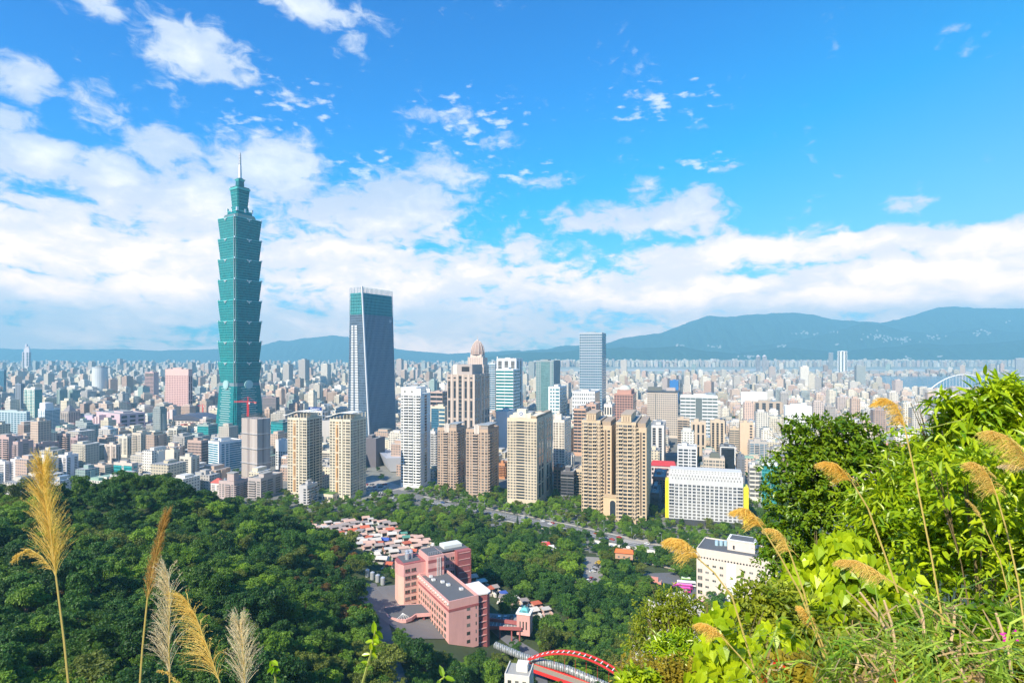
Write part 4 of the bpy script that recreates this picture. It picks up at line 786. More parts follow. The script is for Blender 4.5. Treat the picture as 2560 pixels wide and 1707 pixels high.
# ------------------------------------------------------------------ the rest of the city
PAL=np.array([(.66,.62,.56),(.58,.55,.52),(.70,.68,.66),(.52,.50,.50),(.60,.48,.42),(.56,.42,.38),(.45,.44,.46),(.62,.57,.48),(.38,.36,.37),(.74,.73,.72),(.50,.38,.33),(.34,.40,.44),(.60,.52,.52),(.46,.34,.30),(.30,.42,.44)])
PAL=PAL*np.array([1.04,1.0,.90]); PW=np.array([12,8,7,8,9,6,7,11,5,6,7,3,4,5,2.]); PW/=PW.sum()
PNAME=['cream','stone grey','off-white','mid grey','pinkish tan','dusty pink','slate grey','sandy','charcoal','white','brick brown','blue-grey','rosy grey','russet','green glass']
ROOFC=np.array([(.30,.30,.30),(.42,.41,.40),(.22,.25,.24),(.20,.30,.24),(.45,.18,.14),(.22,.32,.45),(.55,.55,.54)])
RN=['grey','pale','dark','green','red','blue','light']
th=R(17); UX=np.array([math.cos(th),-math.sin(th)]); UY=np.array([math.sin(th),math.cos(th)])
def cells(D0,D1,cs,street):
    n=int(D1*1.25/cs)+4; I,J=np.meshgrid(np.arange(-n,n),np.arange(-2,n+n//2)); 
    # streets: every few cells an opening
    ox=I*cs+np.floor(I/4)*street; oy=J*cs+np.floor(J/3)*street
    X=ox*UX[0]+oy*UY[0]; Y=ox*UX[1]+oy*UY[1]
    px=CX+F_*X/np.maximum(Y,1); k=(Y>D0)&(Y<=D1)&(px>-160)&(px<2720)
    return X[k],Y[k]
def infoot(x,y,m):
    for (ox,oy,t_,x0,x1,y0,y1) in FOOT:
        dx,dy=x-ox,y-oy; lx=dx*math.cos(t_)-dy*math.sin(t_); ly=dx*math.sin(t_)+dy*math.cos(t_)
        if x0-m<lx<x1+m and y0-m<ly<y1+m: return True
    return False
BL=[]   # x,y,w,d,h,col index,roof index, th
for D0,D1,cs,st in ((560,1700,27,13),(1700,4000,34,14),(4000,9300,47,16)):
    X,Y=cells(D0,D1,cs,st); px=CX+F_*X/Y
    for x,y,p in zip(X,Y,px):
        if y<760 and 895<p<1010: continue
        if 1380<p and 4700<y<7900: continue
        if p>1380 and y>3300 and random.random()<.3: continue
        if 2230+ (y-2250)*-.05<p and 2150<y<4300: continue
        if y<600+60*(p>1000): continue
        if y<900 and p<560 and gz(x,y)>4: continue
        if D0==560 and infoot(x,y,15): continue
        u=random.random()
        if random.random()<(.07 if D0==560 else .1): continue
        if D0==560:
            h=random.uniform(9,22) if u<.72 else random.uniform(22,40) if u<.93 else random.uniform(40,62)
            if y<760: h=min(h,32)
        elif D0==1700: h=random.uniform(11,24) if u<.72 else random.uniform(24,45) if u<.95 else random.uniform(45,80)
        else: h=random.uniform(12,28) if u<.72 else random.uniform(28,48) if u<.96 else random.uniform(48,95)
        w=cs*random.uniform(.5,.95); d=cs*random.uniform(.5,.95)
        if h>45: w=min(w,cs*.7); d=min(d,cs*.7)
        if 1380<p and 3300<y<4400: h=min(h,15)
        if y>7900: h=random.uniform(45,92) if p>1350 else h
        BL.append([x+random.uniform(-2,2),y+random.uniform(-2,2),w,d,h,rng.choice(len(PAL),p=PW),random.choices(range(7),(10,8,5,3,2,2,6))[0],th+random.choice((0,0,0,.15,-.2,.4) if y>1500 else (0,0,0,.02))])
# far riverside slab rows and a few clusters of towers
for p in np.arange(1150,2640,7.5):
    if random.random()<.85:
        D=8300+random.uniform(-250,250); BL.append([(p-CX)/F_*D,D,random.uniform(30,46),30,random.uniform(70,112)*(1 if 1380<p<2300 else .85),random.choice((2,9,9,12,0)),1,th])
for q,D,lab in ((90,4400,0),(130,4700,0),(230,3900,0),(300,5200,0),(365,5200,0),(480,3800,0),(520,4200,0),(690,3300,0),(720,2700,0),(760,2500,0),(815,2600,0),(1000,3500,0),(1060,4500,0),(1330,3200,0),(1560,3400,0),(1930,3300,0),(2010,2500,0),(2150,2400,0)):
    BL.append([(q-CX)/F_*D,D,34,30,random.uniform(85,135),random.choice((2,6,11,12,3)),0,th])
# visibility from the viewpoint, nearest first
hor=np.full(2560,1e9)
ys=np.full(2560,1707.)
for x in range(2560): 
    pass
ridge_px=np.interp(np.arange(2560),[0,150,250,380,470,540,650,720,760,900,2560],[1245,1240,1225,1200,1225,1255,1275,1280,1290,1295,1320])
top=ridge_px.copy()
scr=sorted([(D,a,b,y) for a,b,y,D,_ in SCR])
BL.sort(key=lambda b:b[1])
vis=[];si=0
for i,b in enumerate(BL):
    x,y,w,d,h=b[:5]
    while si<len(scr) and scr[si][0]<y: D,a,c,yy=scr[si]; top[int(max(0,a)):int(max(0,min(2560,c)))]=np.minimum(top[int(max(0,a)):int(max(0,min(2560,c)))],yy); si+=1
    e=(w*math.cos(th)+d*math.sin(th))/2*F_/y; c=CX+F_*x/y; a0,a1=int(max(0,c-e)),int(min(2560,c+e)); yt_=HY+(CZ-h)/(y-d/2)*F_
    if a1<=a0: vis.append(0); continue
    seg=top[a0:a1]; v=np.clip(seg-yt_,0,h*F_/y).sum(); vis.append(v)
    if v>0: top[a0:a1]=np.minimum(seg,yt_)
vis=np.array(vis); order=np.argsort(-vis); NAMED=len(NB)+22; IND=set(int(i) for i in order[:300-NAMED] if vis[i]>25)
def shape(b):
    "list of boxes (x0,x1,y0,y1,z0,z1,kind) in the building's own frame"
    x,y,w,d,h,ci,ri,t_=b; r=random.Random(int(x*13+y*7)); L=[(-w/2,w/2,-d/2,d/2,0,h,0)]
    L.append((-w/2+w*r.uniform(.1,.4),w/2-w*r.uniform(.15,.4),-d/2+d*r.uniform(.1,.35),d/2-d*r.uniform(.1,.35),h,h+r.uniform(2.5,5),1))
    if y<4000 and r.random()<.7:
        a=r.uniform(-w/2+1,w/2-5); c=r.uniform(-d/2+.5,d/2-4.5); L.append((a,a+4,c,c+3,h,h+r.uniform(1.5,3.2),1))
    if h<30 and y<4000 and r.random()<.4: L.append((-w/2+.5,w/2-w*.5,-d/2+.4,-d/2+d*.45,h,h+2.6,2))
    if y<1800:
        s_=h/max(2,int(h/3.3))
        if r.random()<.45:
            a=-w/2+w*r.choice((.08,.35,.6)); 
            for k in range(1,int(h/3.3)): L.append((a,a+w*.28,-d/2-1.1,-d/2,k*3.3,k*3.3+1.1,3))
        if r.random()<.4: L.append((w/2-.01,w/2+1.6,-d*.2,d*.15,0,h*r.uniform(.8,1.05),3))
    return L
RFCE=[(0,1,5,4),(1,2,6,5),(2,3,7,6),(3,0,4,7),(4,5,6,7)]
def city_arrays(bl,local=False):
    V=[];Fq=[];C=[];U=[];n=0
    for b in bl:
        x,y,w,d,h,ci,ri,t_=b; base=PAL[ci]*random.uniform(.74,1.1); rc=ROOFC[ri]*random.uniform(.8,1.2); z0=0 if y>640 else max(0,gz(x,y)-1)
        co_,si_=math.cos(t_),math.sin(t_)
        for (x0,x1,y0,y1,a,c,kd) in shape(b):
            pts=[(x0,y0,a),(x1,y0,a),(x1,y1,a),(x0,y1,a),(x0,y0,c),(x1,y0,c),(x1,y1,c),(x0,y1,c)]
            if local: V+=pts
            else: V+=[(x+px_*co_+py_*si_,y-px_*si_+py_*co_,z0+pz_) for px_,py_,pz_ in pts]
            for fi,f in enumerate(RFCE):
                Fq.append([n+q for q in f]); top_=fi==4
                C.append(rc if top_ and kd!=3 else (base*(1.08) if kd==3 else rc*1.2 if kd==2 else base))
                if kd or top_: U+=[(0,-1)]*4
                else:
                    L=(x1-x0) if fi in (0,2) else (y1-y0); U+=[(.6,0),(L+.6,0),(L+.6,c),(.6,c)]
            n+=8
    return np.array(V,np.float32),np.array(Fq,np.int32),np.array(C,np.float32),np.clip(np.array(U,np.float32),-5,500)
rest=[b for i,b in enumerate(BL) if i not in IND]
V,Fq,C,U=city_arrays(rest)
tag(link('city_blocks',np_mesh('city_blocks',V,Fq,[CITY],cols=C,uv=U)),'mass of low city blocks filling the plain to the hills','city blocks',kind='stuff')
# individual blocks, each with a label of its own built from its look and its neighbour
LM=[(l,(a+b)/2,D) for a,b,y,D,l in SCR]
def short(l):
    l=l.split(',')[0]
    for w in (' standing ',' beside ',' behind ',' with ',' right of',' left of',' between',' just',' in the',' at the',' rising',' carrying',' above',' directly',' tucked',' half',' below',' under',' low ',' seen',' far ',' framed',' topped',' touching',' peeking'):
        l=l.split(w)[0] if not l.startswith(w.strip()) else l
    return l if l.startswith('the ') else 'the '+l
used={}
for i in sorted(IND,key=lambda q:BL[q][1]):
    b=BL[i]; x,y,w,d,h,ci,ri,t_=b; pxx=CX+F_*x/y
    near=sorted(LM,key=lambda q:abs(q[1]-pxx)+abs(q[2]-y)*.04)[:14]
    size='low' if h<15 else 'mid-rise' if h<26 else 'tall'
    L=shape(b)
    det='with front balconies' if any(q[6]==3 and q[2]<-d/2-.5 for q in L) else 'with a rooftop shed' if any(q[6]==2 for q in L) else f'with a {RN[ri]} roof'
    lab=None
    for (l,lp,lD) in near:
        if short(l).count(' ')<2 or len(short(l).split())>6: continue
        rel=('left of' if pxx<lp-12 else 'right of' if pxx>lp+12 else 'behind' if y>lD else 'in front of')
        for dp in (['far behind, ' if y>lD+400 else 'beyond, ' if y>lD+60 else 'nearer than, ' if y<lD-60 else ''] ):
            dist='well ' if abs(pxx-lp)>70 and rel.endswith('of') and rel!='in front of' else ''
            c=f"{size} {PNAME[ci]} block {det}, {dist}{rel} {short(l)}"
            if dp.startswith('far') and rel not in('behind',): c+=' and far beyond'
            elif dp.startswith('beyond') and rel!='behind': c+=' and beyond'
            elif dp.startswith('nearer') and rel!='in front of': c+=' and nearer'
            if c not in used and len(c.split())<=16: lab=c; break
        if lab: break
    if not lab: lab=f"{size} {PNAME[ci]} block {det} about {int(pxx/25.6)} hundredths across the photo"
    used[lab]=1; lab=' '.join(lab.split()[:22])
    V,Fq,C,U=city_arrays([b],True)
    k=5
    o=link('city_building',np_mesh('city_building',V[:8],Fq[:k],[CITY],cols=C[:k],uv=U[:k*4]),loc=(x,y,0)); o.rotation_euler=(0,0,-t_)
    tag(o,lab,'city block','city blocks between the towers')
    nb=len(V)//8
    for j in range(1,nb):
        kd=L[j][6]; nm={1:'roof_hut',2:'roof_shed',3:'balcony' if L[j][2]<-d/2-.5 else 'stair_tower'}[kd]
        if vis[i]<120 and kd==3 : continue
        link(nm,np_mesh(nm,V[j*8:j*8+8],np.array([f for f in RFCE]),[CITY],cols=C[j*5:j*5+5],uv=U[j*20:j*20+20]),o)
# ------------------------------------------------------------------ pink hillside institution
def rot(o,th,x,y): return (o[0]+x*math.cos(th)-y*math.sin(th),o[1]+x*math.sin(th)+y*math.cos(th))
PK=wall((.64,.34,.31),.75,.22); PD=wall((.34,.10,.10),.75,.22); PL=wall((.72,.43,.35),.75,.2); DKR=simple('dark roof deck',(.10,.105,.115),.85); GLW=glass((.05,.055,.05),.2)
def pink():
    O=(-29.7,270); th=R(30); zb=10; root=empty('hillside_hospital',(O[0],O[1],zb),th,'pink multi-wing building with dark flat roofs standing in the trees','institution building')
    FOOT.append((O[0],O[1],-th,-12,38,-3,66)); zT=33-zb
    w=MB(); w.box(0,15.6,0,40,0,zT-.02,PK)
    for q in ((0,15.6,0,.5),(0,15.6,39.5,40),(0,.5,.51,39.49),(15.1,15.6,.51,39.49)): w.box(*q,zT-.02,zT+1.6,PK)
    w.box(-.12,15.72,-.12,0,zT-3.4,zT-2.2,PD); w.box(-.12,0,0,40,zT-3.4,zT-2.2,PD); main=w.build('lower_wing',root)
    b=MB(); b.box(.5,15.1,.5,39.5,zT-.02,zT+.25,DKR); b.build('roof',main)
    for x,y in ((4,30),(7,25),(8,20),(11.5,12),(4.5,35)):
        b=MB(); b.box(x,x+1.7,y,y+1.7,zT+.25,zT+1.2,WHT); b.box(x+.2,x+1.5,y+.2,y+1.5,zT+1.2,zT+1.35,METAL); b.build('skylight',main)
    b=MB(); b.box(-.6,-.02,0,40,zT-.1,zT+.5,simple('white ledge',(.75,.68,.64),.6)); b.build('ledge',main)
    for k in range(13):
        b=MB(); b.box(-.9,-.61,1+k*3,2.2+k*3,zT-.3,zT+.9,PL); b.build('bracket',main)
    # left long facade: five floors of window bays
    me=wbox(2.3,1.9,.06,GLW,None)
    for fl in range(5):
        for k in range(12):
            o=bpy.data.objects.new('window',me); COL.objects.link(o); o.parent=main; o.location=(0,38-k*3.05,2.6+fl*3.25); o.rotation_euler=(0,0,-math.pi/2)
    b=MB()
    for k in range(12): b.box(-.35,0,39.3-k*3.05,39.75-k*3.05,1.5,zT-3.5,PL)
    b.build('pilaster',main); b=MB()
    me2=wbox(1.8,1.6,.06,GLW,None); me3=wbox(.55,1.6,.06,GLW,None)
    for fl in range(5):
        for x,mm in ((10.2,me2),(14.3,me3)):
            o=bpy.data.objects.new('window',mm); COL.objects.link(o); o.parent=main; o.location=(x,0,2.6+fl*3.9)
    # annex
    w=MB(); pts=[(15.62,2),(21,1.2),(22.6,1.9),(23.4,3.4),(23.4,16),(15.62,16)]; w.prism(pts,-5,pts,23.5,PD)
    for k in range(8): w.box(16.1,20.6,1.05,1.5,-3+k*3.3,-2.6+k*3.3,PK)
    an=w.build('annex',root); b=MB(); p2=[(15.62,1.7),(21.2,.9),(23.1,1.8),(23.8,3.4),(23.8,16.3),(15.62,16.3)]; b.prism(p2,23.5,p2,24.1,simple('white ledge',(.75,.68,.64),.6)); b.build('roof_edge',an)
    for fl in range(6):
        o=bpy.data.objects.new('window',me3); COL.objects.link(o); o.parent=an; o.location=(17.2,1.5,-2+fl*3.9)
        o=bpy.data.objects.new('window',me3); COL.objects.link(o); o.parent=an; o.location=(23.4,5.2,-2+fl*3.9); o.rotation_euler=(0,0,math.pi/2)
    # left tall block with rounded parapet
    w=MB(); pts=[(-8,40),(0,40),(4,40.02),(4,54),(-6,54),(-9.4,50),(-9.8,44)]; w.prism(pts,4,pts,30,PL); pb=[(x*1.0+(-.15 if x<0 else 0),y-(.15 if y<41 else 0)) for x,y in pts]; w.prism(pb,24.5,pb,30.6,PK); w.prism(pb,30.6,pb,31,PD)
    tb=w.build('left_block',root)
    b=MB(); b.box(-7.5,2,42,53,31,31.2,DKR); b.build('roof',tb)
    for x,y in ((-4,46),(-1.6,47),(-3,49.5),(-.6,50)):
        b=MB(); b.cyl(x,y,31.2,34.4,1.1,METAL,12); b.cyl(x,y,34.4,34.9,1.1,METAL,12,.2); b.build('water_tank',tb)
    for fl in range(6):
        for x in (-6,-2.6):
            o=bpy.data.objects.new('window',wbox(2.6,1.7,.06,GLW,PD)); COL.objects.link(o); o.parent=tb; o.location=(x,40 if fl<4 else 39.85,8+fl*3.7)
    # central tower
    w=MB(); w.box(4.05,13,36,50,10,34,PK); 
    for z in (19.5,26,30.5): w.box(3.95,13.1,35.9,36,z,z+1.6,PD)
    ct=w.build('stair_tower',root); b=MB(); b.box(4.6,12.4,37,49,34,34.3,DKR); b.build('roof',ct)
    b=MB()
    for x in (9,10,11): b.tube([(x,35.7,14),(x,35.7,33)],.16,WHT,5)
    b.build('pipe',ct); b=MB()
    for i in range(8):
        for y in (37,48): b.box(4.7+i,4.8+i,y,y+.1,34.3,36,METAL)
    for y in (37,48): b.box(4.7,12,y,y+.1,36,36.12,METAL)
    b.build('railing',ct)
    # right back wing
    w=MB(); w.box(13.02,25,48,60,2,29.5,PK); w.box(25.02,33.5,45,60,2,30.5,PD)
    for k in range(8): w.box(25.8,32.8,44.8,45,4+k*3.6,4.4+k*3.6,PK)
    rw=w.build('right_wing',root); b=MB(); b.box(13.4,33.2,48.5,59.7,30.51,30.7,DKR); b.box(20,31,52,59,30.7,32.4,simple('pale roof shed',(.62,.64,.60),.7)); b.build('roof',rw)
    for fl in range(6):
        for k in range(4):
            o=bpy.data.objects.new('window',wbox(2.0,1.7,.06,GLW,PL)); COL.objects.link(o); o.parent=rw; o.location=(14.6+k*2.9,48,6+fl*3.9)
    # entrance canopy
    w=MB(); a=[(-18,10+18),(-1,10+6)]
    pts=[(-.02,22),(-.02,35),(-13,40),(-19,40),(-20.5,38),(-20,28),(-17,23.5),(-13.5,21.2),(-10,22.2),(-7,24.5)]; w.prism(pts[::-1],9.2,pts[::-1],10.8,PK); can=w.build('entrance_canopy',root)
    p3=[(-.6,22.8),(-.6,34),(-13,39.2),(-18.6,39.2),(-19.7,37.6),(-19.2,28.4),(-16.5,24.3),(-13.5,22.2),(-10.3,23.2),(-7,25.4)]
    b=MB(); b.prism(p3[::-1],10.8,p3[::-1],10.95,DKR); b.build('roof',can)
    b=MB(); 
    for x,y in ((-6,26),(-9,24.5),(-3,24.5),(-16,37),(-18.5,30)): b.box(x-.45,x+.45,y-.45,y+.45,5,9.2,PD)
    b.build('column',can); b=MB()
    for k in range(7):
        a_=math.pi*(1.05+.9*k/6); b.tube([(-14.2,24,13.2),(-14.2+3.2*math.cos(a_),24+3.0*math.sin(a_)*.8,10.9)],.09,WHT,4)
    b.build('sunburst_frame',can)
pink()
# forecourt, drives, terraces
def strip(name,pts,wd,col,off=.12,kind='structure',rough=.9,sub=6,mark=False):
    P_=[]
    for (x0,y0),(x1,y1) in zip(pts,pts[1:]):
        n=max(1,int(math.hypot(x1-x0,y1-y0)/sub))
        for i in range(n): P_.append((x0+(x1-x0)*i/n,y0+(y1-y0)*i/n))
    P_.append(pts[-1]); V=[];Fq=[]; nw=5
    for i,(x,y) in enumerate(P_):
        a=P_[max(0,i-1)];b=P_[min(len(P_)-1,i+1)]; dx,dy=b[0]-a[0],b[1]-a[1]; L=math.hypot(dx,dy); nx,ny=-dy/L,dx/L
        for k in range(nw):
            t_=(k/(nw-1)-.5)*wd; X_,Y_=x+nx*t_,y+ny*t_; V.append((X_,Y_,gz(X_,Y_)+off))
    for i in range(len(P_)-1):
        for k in range(nw-1): q=i*nw+k; Fq.append((q,q+1,q+nw+1,q+nw))
    return tag(link(name,np_mesh(name,V,Fq,[simple(name,col,rough)])),kind=kind)
def xy(px,D): return ((px-CX)/F_*D,D)
strip('forecourt',[xy(935,318),xy(985,300),xy(1040,285),xy(1085,270)],30,(.17,.16,.16),.35)
strip('drive',[xy(925,322),xy(950,285),xy(965,250),xy(985,225),xy(1010,205)],7,(.13,.125,.13),.3)
strip('court_road',[xy(1230,300),xy(1290,288),xy(1330,280),xy(1345,262),xy(1350,240)],7.5,(.15,.15,.17),.4)
strip('avenue',[xy(980,640),xy(1060,596),xy(1250,540),xy(1450,490),xy(1700,432),xy(1900,402),xy(2300,350)],17,(.15,.15,.155),.18)
strip('pavement',[xy(1060,612),xy(1250,556),xy(1450,504),xy(1700,444),xy(1900,409)],3,(.42,.39,.34),.3)
strip('pavement',[xy(1060,582),xy(1250,526),xy(1450,477),xy(1700,421),xy(1900,395)],3,(.46,.43,.38),.3)
strip('lane_marking',[xy(1060,597),xy(1250,541),xy(1450,491),xy(1700,433),xy(1900,403)],.5,(.75,.75,.72),.24)
strip('lane_marking',[xy(1060,592),xy(1250,536),xy(1450,486.5),xy(1700,429),xy(1900,399)],.3,(.75,.75,.72),.24)
strip('lane_marking',[xy(1060,602),xy(1250,546),xy(1450,495.5),xy(1700,437),xy(1900,407)],.3,(.75,.75,.72),.24)
strip('side_road',[xy(1130,480),xy(1200,496),xy(1260,512),xy(1330,517),xy(1420,505)],8,(.16,.16,.165),.25)
strip('park_path',[xy(1400,470),xy(1480,450),xy(1600,420),xy(1720,400)],6,(.46,.42,.37),.25)
strip('yard',[xy(1475,425),xy(1485,395),xy(1480,372),xy(1440,362)],13,(.27,.25,.23),.25)
strip('bus_yard',[xy(1640,395),xy(1690,365),xy(1740,345)],26,(.13,.13,.14),.25)
strip('plaza',[xy(915,690),xy(1000,640)],30,(.36,.33,.30),.1)
strip('plaza',[xy(1560,470),xy(1850,440)],14,(.32,.29,.27),.22)
# long white retaining wall of the ramp + stepped seats
r=empty('retaining_wall',(*xy(1545,447),0),0,'long low white retaining wall beside the avenue ramp','wall'); a=xy(1480,462); b=xy(1710,420); O=xy(1545,447)
mb=MB(); d=Vector((b[0]-a[0],b[1]-a[1],0)); L=d.length; d.normalize(); n_=Vector((-d.y,d.x,0)); A_=Vector((a[0]-O[0],a[1]-O[1],0))
mb.add([A_,A_+d*L,A_+d*L+n_*.5,A_+n_*.5]+[v+Vector((0,0,h)) for v,h in ((A_,2),(A_+d*L,4.2),(A_+d*L+n_*.5,4.2),(A_+n_*.5,2))],[(0,3,2,1),(4,5,6,7),(0,1,5,4),(1,2,6,5),(2,3,7,6),(3,0,4,7)],WHT); mb.build('wall_face',r)
mb=MB(); mb.add([v+Vector((0,0,h)) for v,h in ((A_-n_*.1,2.05),(A_+d*L-n_*.1,4.25),(A_+d*L+n_*.6,4.25),(A_+n_*.6,2.05),(A_-n_*.1,2.35),(A_+d*L-n_*.1,4.55),(A_+d*L+n_*.6,4.55),(A_+n_*.6,2.35))],[(0,3,2,1),(4,5,6,7),(0,1,5,4),(1,2,6,5),(2,3,7,6),(3,0,4,7)],wall((.5,.48,.45))); mb.build('coping',r)
# ---- beige hospital on the right
def beige():
    P1=(109,339); th=R(-30); zb=2; root=empty('hospital_building',(P1[0],P1[1],zb),th,'beige seven-storey building with dark flat roof and roof hut left of the big tree','office building'); FOOT.append((P1[0],P1[1],-th,-2,46,-2,30)); SCR.append((1742,1930,1372,330,'the beige seven-storey building'))
    cb=wall((.66,.57,.49)); H=34; L=44; w=MB(); w.box(0,L,0,24,0,H,cb)
    for q in ((0,L,0,.5),(0,L,23.5,24),(0,.5,.51,23.49),(L-.5,L,.51,23.49)): w.box(*q,H,H+.9,cb)
    w.box(17,22,-.25,0,2,H-5,WHT); w.build('wall',root); b=MB(); b.box(.5,L-.5,.5,23.5,H,H+.2,DKR); b.build('roof',root)
    b=MB(); b.box(16,31,8,19,H+.2,H+6,cb); b.box(15.7,31.3,7.7,19.3,H+6,H+6.4,WHT); b.box(17,30,9,18,H+6.41,H+6.5,DKR); b.box(19,20,7.9,8,H+1,H+3.2,DK); b.build('roof_hut',root)
    for i in range(3): b=MB(); b.cyl(9+i*2.4,13+i,H+.2,H+3,1.05,simple('pale blue tank',(.35,.5,.58),.5),12); b.build('water_tank',root)
    for k in range(26):
        b_=bpy.data.objects.new('roof_vent',wbox(.9,.9,.05,DK,None)); COL.objects.link(b_); b_.parent=root; b_.location=(1.2+k*1.66,0,H-4.6)
    for fl in range(6):
        for k in range(11):
            if 16<2+k*4<23: continue
            if (k*7+fl*3)%5==0: continue
            b_=bpy.data.objects.new('window',wbox(1.9 if k else 2.6,1.2 if k else 2.2,.05,GLW,WHT if k%3 else cb)); COL.objects.link(b_); b_.parent=root; b_.location=(2+k*4,0,4+fl*4.2)
beige()
# hillside beige building seen through the shrubs bottom right
def lowb(label,px,py,D,w_,d_,h_,th,col,name='house'):
    c=P(px,py,D); r=empty(name,(c.x,c.y,c.z-h_),th,label,'house'); b=MB(); b.box(-w_/2,w_/2,0,d_,0,h_,wall(col)); b.box(-w_/2,w_/2,0,.3,h_,h_+.8,wall(col)); b.box(-w_/2,-w_/2+.3,.31,d_,h_,h_+.8,wall(col)); b.box(w_/2-.3,w_/2,.31,d_,h_,h_+.8,wall(col)); b.build('wall',r)
    b=MB(); b.box(-w_/2+.3,w_/2-.3,.31,d_,h_,h_+.1,ROOFM); b.build('roof',r)
    b=MB(); b.box(-w_*.1,w_*.35,d_*.4,d_*.8,h_+.1,h_+2.6,wall(col)); b.build('roof_hut',r)
    for k in range(3): 
        o=bpy.data.objects.new('window',wbox(1.3,1.3,.05,GLW,None)); COL.objects.link(o); o.parent=r; o.location=(-w_*.3+k*w_*.3,0,h_-2.6)
    FOOT.append((c.x,c.y,-th,-w_/2,w_/2,0,d_)); return r
lowb('small white flat-roofed house at the bottom edge left of the red arch bridge',1292,1692,205,9,9,7,R(-12),(.70,.66,.60))
lowb('tiny cream house peeking between shrubs right of the red arch bridge',1632,1640,195,8,8,7,R(12),(.66,.58,.46))
lowb('pale house hidden behind the yellow-green shrub at the lower right',1715,1530,170,13,10,20,R(20),(.72,.66,.60))
lowb('low white house with flat roof in the wooded valley, centre',1378,1376,432,9,7,4,R(10),(.74,.72,.66))
r_=lowb('small red-roofed house in the wooded valley, centre',1362,1368,440,9,8,4.5,R(10),(.66,.6,.55)); b=MB(); q=simple('red roof sheet',(.50,.05,.05),.6); b.prism([(-5,-.5),(5,-.5),(5,8.5),(-5,8.5)],4.9,[(-4.6,4),(4.6,4),(4.6,4.3),(-4.6,4.3)],7.5,q); b.build('pitched_roof',r_)
r_=lowb('orange-roofed playground shelter near the bus yard',1560,1385,395,12,7,3.4,R(-15),(.5,.3,.2),'shelter'); b=MB(); q=simple('orange roof sheet',(.72,.16,.04),.6); b.prism([(-6.5,-.8),(6.5,-.8),(6.5,7.5),(-6.5,7.5)],4.3,[(-5.5,3),(5.5,3),(5.5,3.3),(-5.5,3.3)],6,q); b.build('pitched_roof',r_)
r_=lowb('red-columned shelter above the bus yard, in front of the trees',1625,1455,372,14,5,3.4,R(-20),(.6,.25,.2),'shelter')
# gatehouse
c=P(1308,1545,290); r=empty('gatehouse',(c.x,c.y,9),R(-15),'small pink gatehouse with a glass pyramid roof beside the pink building','gatehouse'); FOOT.append((c.x,c.y,0,-5,5,-3,7)); b=MB(); b.box(-3.4,3.4,0,6.5,0,10.5,PK); b.box(-3.8,3.8,-.4,6.9,10.5,11.1,WHT); b.box(-18,-3.4,1,2,4.5,6.2,PD); b.build('wall',r)
b=MB(); b.prism([(-2.6,.8),(2.6,.8),(2.6,5.8),(-2.6,5.8)],11.1,[(-.1,3.2),(.1,3.2),(.1,3.4),(-.1,3.4)],14,TEAL); b.build('pyramid_roof',r)
for x in (-1.6,0,1.6): o=bpy.data.objects.new('window',wbox(.7,4,.05,GLW,None)); COL.objects.link(o); o.parent=r; o.location=(x,0,3)
# parking deck behind gatehouse
c=P(1262,1560,296); r=empty('parking_deck',(c.x,c.y,gz(c.x,c.y)),R(-5),'raised parking deck between the pink building and its gatehouse','parking deck'); b=MB(); b.box(-10,9,-6,10,5.6,6,simple('deck concrete',(.24,.23,.23),.9)); b.box(-10,9,-6.3,-6.02,5.2,6.9,PD); b.build('deck',r)
for x in (-8,-2,4,8): b=MB(); b.box(x-.3,x+.3,-5.5,-4.9,-3,5.6,PD); b.build('column',r)
for i in range(7): b=MB(); b.box(-6+i*1.9,-5.8+i*1.9,-4.5,0,6.01,6.02,WHT); b.build('bay_line',r)
DECKZ=gz(c.x,c.y)+6.02; DECK=(c.x,c.y)
# tanks left of pink building
for i in range(4):
    x,y=xy(918+i*13,330-i*2); b=MB(); z=gz(x,y); b.cyl(0,0,-.5,3.4,1.3,METAL,14); b.cyl(0,0,3.4,4,1.3,METAL,14,.3); o=b.build('water_tank',loc=(x,y,z+.6)); tag(o,f"steel water tank behind the pink building, {['first','second','third','fourth'][i]} from the left",'water tank','steel tanks behind the pink building')
